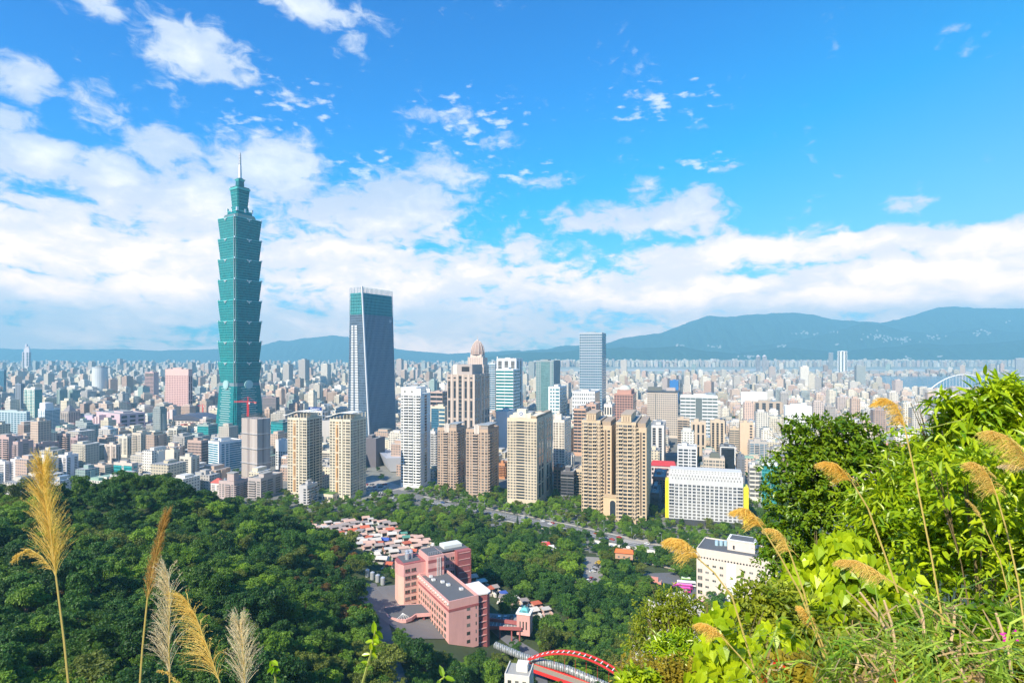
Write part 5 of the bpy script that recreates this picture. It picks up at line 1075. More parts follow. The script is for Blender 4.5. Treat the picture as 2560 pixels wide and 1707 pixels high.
# ---- red arch bridge with glazed tube walkway
def arch():
    RM=simple('red bridge paint',(.62,.035,.03),.5); a=P(1305,1655,262); e=Vector((90,205,18)); 
    a=P(1306,1655,255); e=P(1640,1800,222); a.z=a.z; d=(e-a); d.z=0; L=d.length; th=math.atan2(d.y,d.x); root=empty('arch_bridge',(a.x,a.y,a.z),th,'red steel arch footbridge crossing the road at the bottom edge','bridge')
    FOOT.append((a.x,a.y,-th,-6,L+4,-5,5))
    rise=(150-(1648-890)/F_*(a.y-10))-a.z; rise=11.5
    for s_ in (-1.5,1.5):
        b=MB(); pts=[(L*t_,s_,rise*4*t_*(1-t_)) for t_ in np.linspace(0,1,25)]; b.tube(pts,.42,RM,4); b.build('arch_rib',root)
    for i in range(2,23):
        t_=i/24; b=MB(); z=rise*4*t_*(1-t_); b.tube([(L*t_,-1.4,z),(L*t_,1.4,z)],.28,WHT,4); b.build('cross_brace',root)
        if i%2==0: b=MB(); b.tube([(L*t_,1.6,0),(L*t_,1.6,z-.5)],.06,RM,4); b.build('hanger',root)
    b=MB(); b.box(0,L,-2.6,-2.0,-1.2,0,RM); b.box(0,L,2.0,2.6,-1.2,0,RM); b.box(0,L,-2,2,-.7,-.4,simple('deck concrete',(.3,.26,.2),.9)); b.build('deck',root)
    b=MB(); b.box(-.5,1,-2.6,2.6,-12,-1.2,wall((.4,.38,.36))); b.build('pier',root)
    # tube
    ps=[P(1240,1612,268),P(1306,1640,258),P(1420,1672,246),P(1520,1715,236),P(1640,1775,226)]; root2=empty('glazed_walkway',ps[0],0,'tubular glazed walkway running beside the red arch bridge','walkway'); ps=[p-ps[0] for p in ps]
    m,t=newmat('ribbed glazing'); tc=N(t,'ShaderNodeTexCoord'); sp=N(t,'ShaderNodeSeparateXYZ'); t.links.new(tc.outputs['Object'],sp.inputs[0]); k=mth(t,'LESS_THAN',mth(t,'FRACT',mth(t,'MULTIPLY',sp.outputs[0],1.0)),.25)
    pm(t,col=mixc(t,k,(.13,.15,.15),(.40,.40,.39)),rough=.3)
    b=MB(); fine=[]
    for p,q in zip(ps,ps[1:]): fine+=[p.lerp(q,i/8) for i in range(8)]
    fine.append(ps[-1]); b.tube(fine,1.5,m,12); b.build('tube',root2)
    for i in range(0,len(fine),1):
        b=MB(); t_=(fine[min(i+1,len(fine)-1)]-fine[max(0,i-1)]).normalized(); b.tube([fine[i]-t_*.12,fine[i]+t_*.12],1.62,METAL,12); b.build('rib',root2)
arch()
# white arch bridge far right over the river
c=P(2410,985,2350); r=empty('river_bridge',(c.x,c.y,0),R(4),'white arch bridge over the river at the right, behind the tree','bridge'); b=MB(); zd=12
b.tube([(x,0,zd+62*(1-(x/150)**2)) for x in np.linspace(-150,150,31)],2.1,WHT,6); b.build('arch',r); b=MB(); b.box(-420,300,-7,7,zd-3,zd,WHT); b.build('deck',r)
b=MB()
for x in np.linspace(-130,130,20): b.tube([(x,0,zd),(x,0,zd+62*(1-(x/150)**2))],.5,WHT,4)
b.build('hanger',r)
for x in (-300,-150,150): b=MB(); b.box(x-4,x+4,-6,6,-2,zd-3,WHT); b.build('pier',r)
# ---- cemetery terraces: little tomb houses
TC=[(.66,.56,.46),(.62,.42,.36),(.58,.58,.56),(.70,.66,.60),(.50,.24,.16)]; RC=[(.52,.34,.27),(.55,.50,.45),(.05,.10,.36),(.50,.12,.06),(.50,.46,.41),(.30,.25,.23),(.10,.28,.20)]
tm={}
def tomb_proto(k,rc):
    if (k,rc) in tm: return tm[(k,rc)]
    b=MB(); c_=wall(TC[k]); w_,d_,h_=[(6,5,3.0),(5,4,2.6),(8,5,2.7),(4.5,4.5,3.2)][k%4]
    b.box(-w_/2,-w_/2+.5,-d_/2,d_/2,-1,h_,c_); b.box(w_/2-.5,w_/2,-d_/2,d_/2,-1,h_,c_); b.box(-w_/2+.5,w_/2-.5,d_/2-.5,d_/2,-1,h_,c_); b.box(-w_/2,w_/2,-d_/2,d_/2,-1,.25,wall((.45,.42,.4))); b.box(-w_*.2,w_*.2,d_/2-1.2,d_/2-.5,.26,1.8,wall((.3,.3,.3)))
    b.box(-w_/2-1,-w_/2-.02,-d_/2-2.5,-d_/2+.5,-1,.9,c_); b.box(w_/2+.02,w_/2+1,-d_/2-2.5,-d_/2+.5,-1,.9,c_)
    me=b.mesh('wall'); b=MB(); q=simple('tomb roof',RC[rc],.7)
    if k%2: b.box(-w_/2-.6,w_/2+.6,-d_/2-.9,d_/2+.4,h_,h_+.35,q)
    else: b.prism([(-w_/2-.7,-d_/2-.9),(w_/2+.7,-d_/2-.9),(w_/2+.7,d_/2+.5),(-w_/2-.7,d_/2+.5)],h_,[(-w_/2-.1,-.3),(w_/2+.1,-.3),(w_/2+.1,.1),(-w_/2-.1,.1)],h_+1.3,q)
    tm[(k,rc)]=(me,b.mesh('roof')); return tm[(k,rc)]
CN=['cream','rosy','grey','white','brick-red']; RNm=['pink-tiled','beige','blue','red','white','grey','green']
TOMBS=[]; rt=random.Random(5)
def in_cem(px,D):
    # ground line rows in the photo
    return True
pl=[]
for (pa,Da),(pb,Db),wd in (((735,462),(1080,375),0),((770,448),(1100,362),0),((800,430),(1090,350),0),((850,415),(1060,345),0),((880,398),(1000,352),0),((900,380),(975,350),0),((820,475),(1120,395),0),((1175,352),(1365,322),0),((1190,345),(1350,316),0),((700,470),(720,430),0),((660,460),(690,425),0),((865,488),(1100,410),0),((900,505),(1000,470),0),((640,470),(770,455),0),((650,450),(760,440),0),((660,485),(790,478),0),((790,462),(1060,392),0),((740,450),(860,405),0)):
    n=int(math.dist(xy(pa,Da),xy(pb,Db))/7.6)
    for i in range(n+1):
        f=i/max(1,n); x0,y0=xy(pa,Da); x1,y1=xy(pb,Db); x=x0+(x1-x0)*f+rt.uniform(-2,2); y=y0+(y1-y0)*f+rt.uniform(-2.5,2.5)
        if rt.random()<.08 or infoot(x,y,4) or any(math.hypot(x-a,y-b_)<5.6 for a,b_ in pl): continue
        pl.append((x,y))
pl.sort(key=lambda q:q[1]); rown={}
for i,(x,y) in enumerate(pl):
    k=rt.choice((0,0,1,1,2,2,3,3,4)); rc=rt.choices(range(7),(9,6,1.8,2.8,2.2,5,1.2))[0]; a,b_=tomb_proto(k,rc); z=gz(x,y)
    key=(k,rc); rown[key]=rown.get(key,0)+1; pxx=CX+F_*x/y
    zone='beside the pink building' if pxx>1160 else 'at the top of the terraces' if y>440 else 'on the right terraces' if pxx>980 else 'on the left terraces' if pxx<800 else 'in mid terraces'
    r=empty('tomb',(x,y,z+.5),R(rt.choice((20,25,32,-10,15))),f"{CN[k]} tomb house with {RNm[rc]} roof {zone}",'tomb','tomb houses on the cemetery terraces'); o=bpy.data.objects.new('wall',a); COL.objects.link(o); o.parent=r; o=bpy.data.objects.new('roof',b_); COL.objects.link(o); o.parent=r
    s_=rt.uniform(.75,1.05); r.scale=(s_,s_,s_); TOMBS.append((x,y)); FOOT.append((x,y,0,-3.2,3.2,-4,3))
_seen={}
for o in [o for o in COL.objects if o.name.startswith('tomb') and o.parent is None]:
    l=o['label']; _seen.setdefault(l,[]).append(o)
for l,os_ in _seen.items():
    if len(os_)>1:
        os_.sort(key=lambda o:o.location.x/o.location.y)
        for i,o in enumerate(os_): o['label']=l.replace(' tomb house',f" tomb house, {['leftmost','second','third','fourth','fifth','sixth','seventh','eighth','ninth','tenth','eleventh','twelfth'][min(i,11)] if i<len(os_)-1 else 'rightmost'} of its kind,")
# ---- vehicles
def car_meshes(c):
    b=MB(); m=simple('car paint',c,.3,.2)
    pf=[(-2.2,.35),(-2.2,.85),(-1.3,.95),(1.2,1.0),(2.15,.85),(2.2,.35)]
    b.add([(x,s_,z) for s_ in (-.85,.85) for x,z in pf],[(0,1,2,3,4,5),(11,10,9,8,7,6)]+[(i,(i+6),(i+1)%6+6,(i+1)%6) for i in range(6)],m)
    b.prism([(-1.0,-.72),(.9,-.72),(.9,.72),(-1.0,.72)],1.38,[(-.9,-.66),(.8,-.66),(.8,.66),(-.9,.66)],1.45,m)
    body=b.mesh('body'); g=MB(); g.prism([(-1.7,-.8),(1.45,-.8),(1.45,.8),(-1.7,.8)],.93,[(-1.0,-.68),(.8,-.68),(.8,.68),(-1.0,.68)],1.37,GL); win=g.mesh('window_band')
    w=MB(); w.tube([(0,-.12,0),(0,.12,0)],.33,simple('tyre',(.02,.02,.02),.9),10); wh=w.mesh('wheel'); return body,win,wh
CARC={'white':(.8,.8,.8),'silver':(.5,.51,.53),'black':(.03,.03,.035),'charcoal':(.12,.12,.13),'blue':(.03,.10,.3),'red':(.5,.03,.03),'yellow':(.85,.55,.02)}
cm_={k:car_meshes(v) for k,v in CARC.items()}; ccount={}
def car(x,y,rz,col,where,z=None,detail=True,seen={}):
    z=gz(x,y)+.3 if z is None else z; b,w,wh=cm_[col]; l=f"{col} car {where}"; ccount.setdefault(l,[])
    r=empty('parked_car',(x,y,z),rz,l,'car','cars parked '+where.split(',')[0]); ccount[l].append(r)
    o=bpy.data.objects.new('body',b); COL.objects.link(o); o.parent=r; o=bpy.data.objects.new('window_band',w); COL.objects.link(o); o.parent=r
    if detail:
        for sx in (-1.35,1.35):
            for sy in (-.78,.78): o=bpy.data.objects.new('wheel',wh); COL.objects.link(o); o.parent=r; o.location=(sx,sy,.33)
rc_=random.Random(11); cols=['white','silver','black','charcoal','white','blue','silver','black','white','red']
ys_=[('yellow',412),('yellow',409),('black',405),('black',401.5),('silver',398),('black',394.5),('white',391)]
for c_,D in ys_:
    x,y=xy(1497-(412-D)*.75,D); car(x,y,R(12),c_,'in the curving yard lane')
for i in range(7): x,y=xy(1440+i*7.5,368+i*1.2+3*(i%2)); car(x,y,R(50),rc_.choice(cols),'at the lower end of the curving yard')
for i in range(4): car(DECK[0]-6+i*3.1,DECK[1]+4.5,R(85),['black','white','silver','black'][i],'on the parking deck beside the pink building',z=DECKZ)
for i,(p,D,a,c_) in enumerate(((1262,281,20,'silver'),(1364,262,110,'white'),(1366,255,110,'charcoal'),(1390,243,-25,'white'),(1318,270,60,'blue'))): x,y=xy(p,D); car(x,y,R(a),c_,'on the drive by the red arch bridge')
k=0
for row,D in enumerate((668,655,642,629,618,606)):
    for i in range(9):
        if rc_.random()<.2: continue
        x,y=xy(912+i*6.6+row*4,D); car(x,y,R(70),rc_.choice(cols),f"in the {['back','second','third','fourth','fifth','nearest'][row]} row of the parking lot",detail=False)
avl=[xy(1060,597),xy(1250,541),xy(1450,491),xy(1700,433),xy(1900,403)]
for i in range(34):
    f=rc_.random()*3.6; j=int(f); a,b_=avl[j],avl[j+1]; t_=f-j; lane=rc_.choice((-6,-2.5,2.5,6)); d=Vector((b_[0]-a[0],b_[1]-a[1],0)).normalized()
    car(a[0]+(b_[0]-a[0])*t_-d.y*lane,a[1]+(b_[1]-a[1])*t_+d.x*lane,math.atan2(d.y,d.x),rc_.choice(cols),'driving on the avenue below the towers',detail=False)
orde=['first','second','third','fourth','fifth','sixth','seventh','eighth','ninth','tenth','eleventh','twelfth']
for l,rs in ccount.items():
    if len(rs)>1:
        rs.sort(key=lambda o:o.location.x/o.location.y)
        for i,r in enumerate(rs): r['label']=l.replace(' car ',f" car, {orde[min(i,11)]} {l.split(' car ')[0]} one from the left, ",1)
# buses
def bus(px,D,rz,c,c2,lab):
    x,y=xy(px,D); r=empty('coach',(x,y,gz(x,y)+.3),rz,lab,'coach','coaches in the bus yard'); b=MB(); m=simple('coach paint',c,.3,.1); b.box(-5.8,5.8,-1.25,1.25,.5,3.1,m); b.box(-5.6,5.6,-1.15,1.15,3.1,3.3,simple('coach roof',c2,.4)); b.build('body',r)
    b=MB(); b.box(-5.4,5.6,-1.29,-1.26,1.5,2.6,GL); b.box(-5.4,5.6,1.26,1.29,1.5,2.6,GL); b.box(5.81,5.84,-1.1,1.1,1.3,2.8,GL); b.build('window_band',r)
    for sx in (-3.6,3.8):
        for sy in (-1.1,1.1): b=MB(); b.tube([(sx,sy-.15,.5),(sx,sy+.15,.5)],.5,simple('tyre',(.02,.02,.02),.9),10); b.build('wheel',r)
MG=(.62,.02,.30)
for i,(p,D,c,c2,lb) in enumerate(((1682,352,MG,(.7,.15,.5),'magenta coach, nearest of the row in the bus yard'),(1695,356,MG,(.75,.3,.6),'magenta coach, second from the front in the bus yard'),(1702,361,MG,(.7,.1,.45),'magenta coach, third from the front in the bus yard'),(1707,366,MG,(.75,.25,.55),'magenta coach, rearmost magenta one in the bus yard'),(1716,371,(.75,.75,.75),(.8,.8,.8),'white coach behind the magenta coaches in the bus yard'),(1726,377,(.35,.6,.08),(.7,.75,.7),'lime green coach at the back of the bus yard'),(1738,386,(.6,.1,.05),(.7,.2,.1),'red coach at the back of the bus yard near the beige building'),(1722,392,(.02,.2,.35),(.05,.3,.45),'teal coach farthest back in the bus yard'),(1741,338,MG,(.7,.1,.45),'lone magenta coach at the corner of the beige building'))): bus(p,D,R(-12),c,c2,lb)
# street lamps
lm=MB(); lm.tube([(0,0,0),(0,0,9.5),(.5,0,10.4),(2.2,0,10.7)],.11,METAL,5); lpm=lm.mesh('pole'); lm=MB(); lm.box(1.9,3.0,-.2,.2,10.6,10.8,WHT); lhm=lm.mesh('lamp_head')
for i in range(26):
    f=i/26*3.8; j=int(f); a,b_=avl[j],avl[j+1]; t_=f-j; d=Vector((b_[0]-a[0],b_[1]-a[1],0)).normalized(); sd_=(-10.5,10.5)[i%2]; x=a[0]+(b_[0]-a[0])*t_-d.y*sd_; y=a[1]+(b_[1]-a[1])*t_+d.x*sd_
    if infoot(x,y,1): continue
    r=empty('street_lamp',(x,y,gz(x,y)),math.atan2(d.y,d.x)+(math.pi/2 if sd_<0 else -math.pi/2),f"grey street lamp on the {'near' if sd_<0 else 'far'} side of the avenue, number {i//2+1} from the left",'street lamp','street lamps along the avenue'); 
    for nm,me in (('pole',lpm),('lamp_head',lhm)): o=bpy.data.objects.new(nm,me); COL.objects.link(o); o.parent=r
# ------------------------------------------------------------------ trees
def leaf_cloud(blobs,n,size,rs,flat=.8,clump=0,drop=0):
    "n leaf faces over lumpy blobs (x,y,z,r); returns V,F,lv"
    r=np.random.default_rng(rs); B_=np.array(blobs,float); wt=B_[:,3]**2; wt/=wt.sum(); k=r.choice(len(B_),n,p=wt)
    d=r.normal(size=(n,3)); d/=np.linalg.norm(d,axis=1)[:,None]; d[:,2]=np.where(d[:,2]<-.35,-d[:,2],d[:,2])
    rad=B_[k,3]*(1-np.abs(r.normal(0,.16,n))); 
    lump=1+.16*np.sin(d[:,0]*7+k)*np.cos(d[:,1]*6+k*2)+.1*np.sin(d[:,2]*11+k)
    c=B_[k,:3]+d*(rad*lump)[:,None]*np.array([1,1,flat])
    if clump:
        m=max(1,n//clump); c=c[r.integers(0,m,n)]+r.normal(0,size*.9,(n,3))
    nrm=d+r.normal(0,.65,(n,3)); nrm/=np.linalg.norm(nrm,axis=1)[:,None]
    a=np.cross(nrm,r.normal(size=(n,3))); a/=np.linalg.norm(a,axis=1)[:,None]; b=np.cross(nrm,a)
    s_=size*r.uniform(.6,1.4,n)[:,None]; V=np.stack([c-a*s_*.75,c-b*s_*.42+nrm*s_*.1,c+a*s_*.75,c+b*s_*.42+nrm*s_*.1],1).reshape(-1,3)
    lv=r.uniform(0,1,n)*.45+.28; return V,np.arange(4*n).reshape(n,4),lv
def leaf_mesh(name,V,Fq,lv,mat):
    me=np_mesh(name,V,Fq,[mat]); a=me.attributes.new('lv','FLOAT','FACE'); a.data.foreach_set('value',np.asarray(lv,np.float32)); return me
LM_=[leafmat('leaves deep green',(.015,.055,.008),(.058,.15,.018),.2,.5,.5,.5),leafmat('leaves mid green',(.03,.085,.008),(.15,.27,.022),.25,.5,.5,.5),leafmat('leaves olive',(.06,.09,.012),(.17,.21,.03),.25,.5,.5,.4),leafmat('leaves russet',(.09,.055,.015),(.24,.14,.035),.2,.5,.5,.3),leafmat('leaves fresh green',(.05,.13,.01),(.28,.44,.03),.3,.5,.5,.3)]
PRO=[]
rp=random.Random(3)
kinds=[(0,'dark green'),(0,'dark green'),(1,'mid green'),(1,'mid green'),(2,'olive green'),(3,'russet brown'),(4,'fresh light green')]
for i,(mi_,kn) in enumerate(kinds):
    bl=[(0,0,3.9,2.1)]
    for k in range(15):
        a=k*2.4+i; q=rp.uniform(.8,2.9); bl.append((q*math.cos(a),q*math.sin(a),rp.uniform(2.6,6.6)-q*.35,rp.uniform(.55,1.35)))
    V,Fq,lv=leaf_cloud(bl,3600,.27,i+1); cme=leaf_mesh('crown',V,Fq,lv,LM_[mi_])
    tb=MB(); tb.tube([(0,0,-1.5),(.1,.05,1.5),(.2,0,3.4)],[.28,.22,.14],BARK,6)
    for k in range(3): a=k*2.1; tb.tube([(.1,.05,1.6),(1.2*math.cos(a),1.2*math.sin(a),3.6)],[.13,.05],BARK,5)
    PRO.append((cme,tb.mesh('trunk'),kn))
TREES=[]; rw=random.Random(21)
def badspot(x,y,m=2.5):
    return infoot(x,y,m)
def nearpath(x,y,pts,w):
    for (x0,y0),(x1,y1) in zip(pts,pts[1:]):
        dx,dy=x1-x0,y1-y0; t_=max(0,min(1,((x-x0)*dx+(y-y0)*dy)/(dx*dx+dy*dy)))
        if math.hypot(x-x0-dx*t_,y-y0-dy*t_)<w: return True
    return False
PATHS=[([xy(935,318),xy(985,298),xy(1040,280),xy(1090,262)],15.5),([xy(975,285),xy(1075,256)],12),([xy(1100,262),xy(1235,268)],7),([xy(925,322),xy(950,285),xy(965,250),xy(985,225),xy(1010,205)],4.5),([xy(1230,300),xy(1290,288),xy(1330,280),xy(1345,262),xy(1350,240)],5),([xy(980,640),xy(1060,596),xy(1250,540),xy(1450,490),xy(1700,432),xy(1900,402),xy(2300,350)],10),([xy(1130,480),xy(1200,496),xy(1260,512),xy(1330,517),xy(1420,505)],5),([xy(1475,425),xy(1485,395),xy(1480,372),xy(1440,362)],7),([xy(1640,395),xy(1690,365),xy(1740,345)],13),([xy(1480,462),xy(1710,420)],3),([xy(1240,275),xy(1306,258),xy(1420,246),xy(1520,236),xy(1640,226)],3.5),([xy(1215,292),xy(1320,288)],6),([xy(905,332),xy(975,326)],5),([xy(1100,275),xy(1240,282)],4.5),([xy(1060,268),xy(1130,262)],3.5),([xy(975,665),xy(925,612)],15)]
def cemz(x,y):
    return any(abs(x-a)<7.5 and (-30 if b>425 else -16)<y-b<5 for a,b in TOMBS)
y=112.
while y<640:
    st=5.3 if y<420 else 6.0
    xw=y*1.02
    x=-xw
    while x<xw:
        X_=x+rw.uniform(-1.8,1.8); Y_=y+rw.uniform(-1.8,1.8); x+=st*rw.uniform(.85,1.15)
        z=gz(X_,Y_); px=CX+F_*X_/Y_
        woods = z>2.2 or (Y_<420 and px>700 and px<1750) or (Y_<480 and 1040<px<1440)
        py=HY+(CZ-z-6)/Y_*F_
        if py>1790 or px<-120 or px>2050: continue
        if not woods:
            # street planting and small parks
            if Y_<640 and Y_>400 and px>700 and rw.random()<.82: pass
            elif 430<Y_<585 and px<=720: pass
            else: continue
        if badspot(X_,Y_) or any(nearpath(X_,Y_,p_,w_) for p_,w_ in PATHS) or cemz(X_,Y_): continue
        if z<5 and Y_>425 and 700<px and px<1050 and rw.random()<.4: continue
        n_=mn.noise(Vector((X_/38,Y_/38,3.3))); u=rw.random()
        if 250<Y_<400 and 700<px<960 and u<.2: pk=5 if n_>.0 else 4
        elif n_>.28: pk=rw.choice((2,3,4,6))
        elif n_<-.2: pk=rw.choice((0,1,0,1,2))
        else: pk=rw.choice((0,1,2,3,1,3,4 if u<.3 else 0,5 if u<.05 else 2))
        if Y_>470: pk=rw.choice((2,3,4,6,2))
        s_=rw.uniform(.7,1.2)*(1 if rw.random()<.7 else rw.uniform(1.3,1.9))*(1.0 if Y_<420 else .85)*(.9 if px<640 and Y_>280 else 1)
        TREES.append((X_,Y_,z-.4,s_,s_*rw.uniform(.7,1.25),rw.uniform(0,6.28),pk,px,py))
    y+=st*.95
# extra street trees further out between the towers
for _ in range(420):
    D=rw.uniform(640,1500); px=rw.uniform(-50,2300); x_,y_=xy(px,D)
    if 880<px<1010 and D<760 or rw.random()<.5: 
        if infoot(x_,y_,4): continue
        s_=rw.uniform(.9,1.6); TREES.append((x_,y_,-.2,s_,s_,rw.uniform(0,6),rw.choice((0,1,2)),px,0))
# the 300 that show largest are trees of their own, the rest one wood
sc_=[(-(t_[3]/t_[1]) if 0<t_[7]<2560 and t_[8]<1730 and t_[8]>0 else 0,i) for i,t_ in enumerate(TREES)]; sc_.sort(); big=set(i for s_,i in sc_[:285])
firsts={}
for i in big:
    x_,y_,z,s_,sz,rz,pk,px,py=TREES[i]; me,tme,kn=PRO[pk]
    side='near the bottom left corner' if px<300 else 'at the bottom left' if px<620 else 'left of the pink building drive' if px<960 else 'below the pink building' if px<1240 else 'beside the red arch bridge' if px<1560 else 'left of the yellow-green shrubs'
    row=' by the lower edge' if py>1600 else ''
    r=empty('broadleaf_tree',(x_,y_,z),rz,f"{kn} tree in wood {side}{row}",'tree',f"{kn} trees {side}{row}"); r.scale=(s_,s_,sz)
    o=bpy.data.objects.new('crown',me); COL.objects.link(o); o.parent=r; o2=bpy.data.objects.new('trunk',tme); COL.objects.link(o2); o2.parent=r
    if pk not in firsts: firsts[pk]=o
rest=[t_ for i,t_ in enumerate(TREES) if i not in big]
def scatter(name,pts,protos,label,cat):
    "pts: x,y,z,s,sz,rz,index"
    me=bpy.data.meshes.new(name); me.from_pydata([p[:3] for p in pts],[],[])
    a=me.attributes.new('idx','INT','POINT'); a.data.foreach_set('value',[int(p[6]) for p in pts])
    a=me.attributes.new('scl','FLOAT_VECTOR','POINT'); a.data.foreach_set('vector',[q for p in pts for q in (p[3],p[3],p[4])])
    a=me.attributes.new('rot','FLOAT_VECTOR','POINT'); a.data.foreach_set('vector',[q for p in pts for q in (0,0,p[5])])
    o=link(name,me); g=bpy.data.node_groups.new('scatter','GeometryNodeTree'); g.interface.new_socket('Geometry',in_out='INPUT',socket_type='NodeSocketGeometry'); g.interface.new_socket('Geometry',in_out='OUTPUT',socket_type='NodeSocketGeometry')
    gi=g.nodes.new('NodeGroupInput'); go=g.nodes.new('NodeGroupOutput'); ip=g.nodes.new('GeometryNodeInstanceOnPoints'); gg=g.nodes.new('GeometryNodeGeometryToInstance')
    for ob in reversed(protos):
        oi=g.nodes.new('GeometryNodeObjectInfo'); oi.inputs['Object'].default_value=ob; g.links.new(oi.outputs['Geometry'],gg.inputs[0])
    g.links.new(gi.outputs[0],ip.inputs['Points']); g.links.new(gg.outputs[0],ip.inputs['Instance']); ip.inputs['Pick Instance'].default_value=True
    for nm,ty,so_ in (('idx','INT','Instance Index'),('scl','FLOAT_VECTOR','Scale'),('rot','FLOAT_VECTOR','Rotation')):
        na_=g.nodes.new('GeometryNodeInputNamedAttribute'); na_.data_type=ty; na_.inputs['Name'].default_value=nm; g.links.new(na_.outputs[0],ip.inputs[so_])
    g.links.new(ip.outputs[0],go.inputs[0]); md=o.modifiers.new('scatter','NODES'); md.node_group=g; return tag(o,label,cat,kind='stuff')
for pk in range(len(PRO)):
    if pk not in firsts:      # make sure each kind exists once as a real tree
        t_=next(t_ for t_ in rest if t_[6]==pk); rest.remove(t_); r=empty('broadleaf_tree',t_[:3],t_[5],f"{PRO[pk][2]} broadleaf tree in the woods above the avenue",'tree'); r.scale=(t_[3],)*3; o=bpy.data.objects.new('crown',PRO[pk][0]); COL.objects.link(o); o.parent=r; o2=bpy.data.objects.new('trunk',PRO[pk][1]); COL.objects.link(o2); o2.parent=r; firsts[pk]=o
print('TREES',len(TREES))
scatter('woods',[t_[:7] for t_ in rest],[firsts[k] for k in range(len(PRO))],'dense wood covering the hill, the valley and the streets beyond','woods')
# two dark conifers by the side road
for i,(p,D) in enumerate(((1294,500),(1315,504))):
    x_,y_=xy(p,D); r=empty('conifer',(x_,y_,gz(x_,y_)),0,f"dark narrow conifer by the curved side road, {'left' if i==0 else 'right'} of the two",'tree','two dark conifers'); bl=[(0,0,1.5+k*1.3,1.7-k*.17) for k in range(9)]; V,Fq,lv=leaf_cloud(bl,2500,.25,60+i,1.1); link('crown',leaf_mesh('crown',V,Fq,lv*.4,LM_[0]),r); b=MB(); b.tube([(0,0,-.5),(0,0,9)],[.25,.08],BARK,6); b.build('trunk',r)
# ------------------------------------------------------------------ foreground plants on the knoll
TWIG=simple('twig bark',(.16,.12,.05),.9)
def leaves(name,pos,dirs,nrm,size,w,mat,parent,seed,drop=.15,heart=False):
    r=np.random.default_rng(seed); n=len(pos); d=dirs/np.linalg.norm(dirs,axis=1)[:,None]; nr=nrm-(nrm*d).sum(1)[:,None]*d; nr/=np.maximum(1e-6,np.linalg.norm(nr,axis=1))[:,None]; s=np.cross(nr,d)
    if heart: T=[(0,0,0),(-.16,-.42*w*2,.05),(.35,-.62*w*2,.07),(1,0,-drop),(.35,.62*w*2,.07),(-.16,.42*w*2,.05)]
    else: T=[(0,0,0),(.28,-w*.8,.06),(.68,-w*.75,.05-drop*.5),(1,0,-drop),(.68,w*.75,.05-drop*.5),(.28,w*.8,.06)]
    L=(size*r.uniform(.65,1.25,n))[:,None]
    V=np.stack([pos+(d*a+s*b+nr*c)*L for a,b,c in T],1).reshape(-1,3); i=np.arange(n)[:,None]*6
    Fq=np.concatenate([i+np.array([[0,1,2,3]]),i+np.array([[0,3,4,5]])],1).reshape(-1,4)
    lv=np.repeat(r.uniform(.0,.7,n)*.7+.1,2); return link(name,leaf_mesh(name,V,Fq,lv,mat),parent)
def wp(px,py,D): v=P(px,py,D); return np.array(v)
def shrub(name,label,cat,blobs,D,n,per,size,w,mat,seed,style='whorl',droop=.2,thick=1.0,stem=None,flower=None,group=None,heart=False,inner=.3):
    r=np.random.default_rng(seed); B_=[]
    for px,py,rp in blobs:
        c=wp(px,py,D+r.uniform(-.12,.12)*D*.25); B_.append((*c,rp/F_*D))
    B_=np.array(B_); base=wp(*(stem or (np.mean([b[0] for b in blobs]),max(b[1]+b[2] for b in blobs))),D); base[2]=max(gz(base[0],base[1])-.1,-1e9) if stem is None else base[2]
    root=empty(name,tuple(base),0,label,cat,group); o0=base
    wt=B_[:,3]**2; wt/=wt.sum(); m=max(1,n//per); k=r.choice(len(B_),m,p=wt); d=r.normal(size=(m,3)); d/=np.linalg.norm(d,axis=1)[:,None]; d[:,2]=np.where(d[:,2]<-.5,-d[:,2],d[:,2])
    rad=B_[k,3]*np.where(r.random(m)<inner,r.uniform(.4,.9,m),r.uniform(.86,1.08,m)); lump=1+.15*np.sin(d[:,0]*8+k)+.12*np.cos(d[:,2]*9+k*2)
    c=B_[k,:3]+d*(rad*lump)[:,None]*np.array([1,thick,.95])
    idx=np.repeat(np.arange(m),per); N_=len(idx)
    if style=='whorl':
        dr=d[idx]*.5+r.normal(0,.75,(N_,3)); pos=c[idx]+r.normal(0,size*.25,(N_,3)); dr[:,2]-=droop; nm=np.tile([0,0,1.],(N_,1))+d[idx]*.5+r.normal(0,.3,(N_,3))
    elif style=='twig':      # leaves set along a short twig
        tw=d+r.normal(0,.5,(m,3)); tw[:,2]+=.15; tw/=np.linalg.norm(tw,axis=1)[:,None]; t_=r.uniform(0,1,N_)*size*3.2; pos=c[idx]+tw[idx]*t_[:,None]+r.normal(0,size*.06,(N_,3)); dr=tw[idx]*.6+r.normal(0,.7,(N_,3)); dr[:,2]-=droop; nm=np.tile([0,0,1.],(N_,1))+r.normal(0,.35,(N_,3))
    else:       # hanging leaves facing out
        pos=c[idx]+r.normal(0,size*.55,(N_,3)); dr=np.tile([0,0,-1.],(N_,1))+r.normal(0,.45,(N_,3)); nm=np.tile([-.25,-1,.45],(N_,1))+r.normal(0,.5,(N_,3))
    leaves('foliage',pos-o0,dr,nm,size,w,mat,root,seed+1,heart=heart)
    # limbs
    b=MB(); rr=random.Random(seed); 
    for q in B_:
        e=Vector(q[:3]-o0); mid=e*.5+Vector((rr.uniform(-.1,.1)*q[3],rr.uniform(-.1,.1),-.1*q[3])); b.tube([(0,0,-.3),mid,e*.85,e+Vector((0,0,q[3]*.4))],[.006+.0005*D,.004+.0004*D,.003+.0003*D,.001+.0002*D],TWIG,5)
        for _ in range(4): b.tube([mid.lerp(e,rr.random()),e+Vector((rr.uniform(-1,1),rr.uniform(-1,1),rr.uniform(-.3,1)))*q[3]*.8],[.003+.0005*D,.001+.0002*D],TWIG,4)
    st_=b.build('stem',root); st_.location.y=.07*D; return root
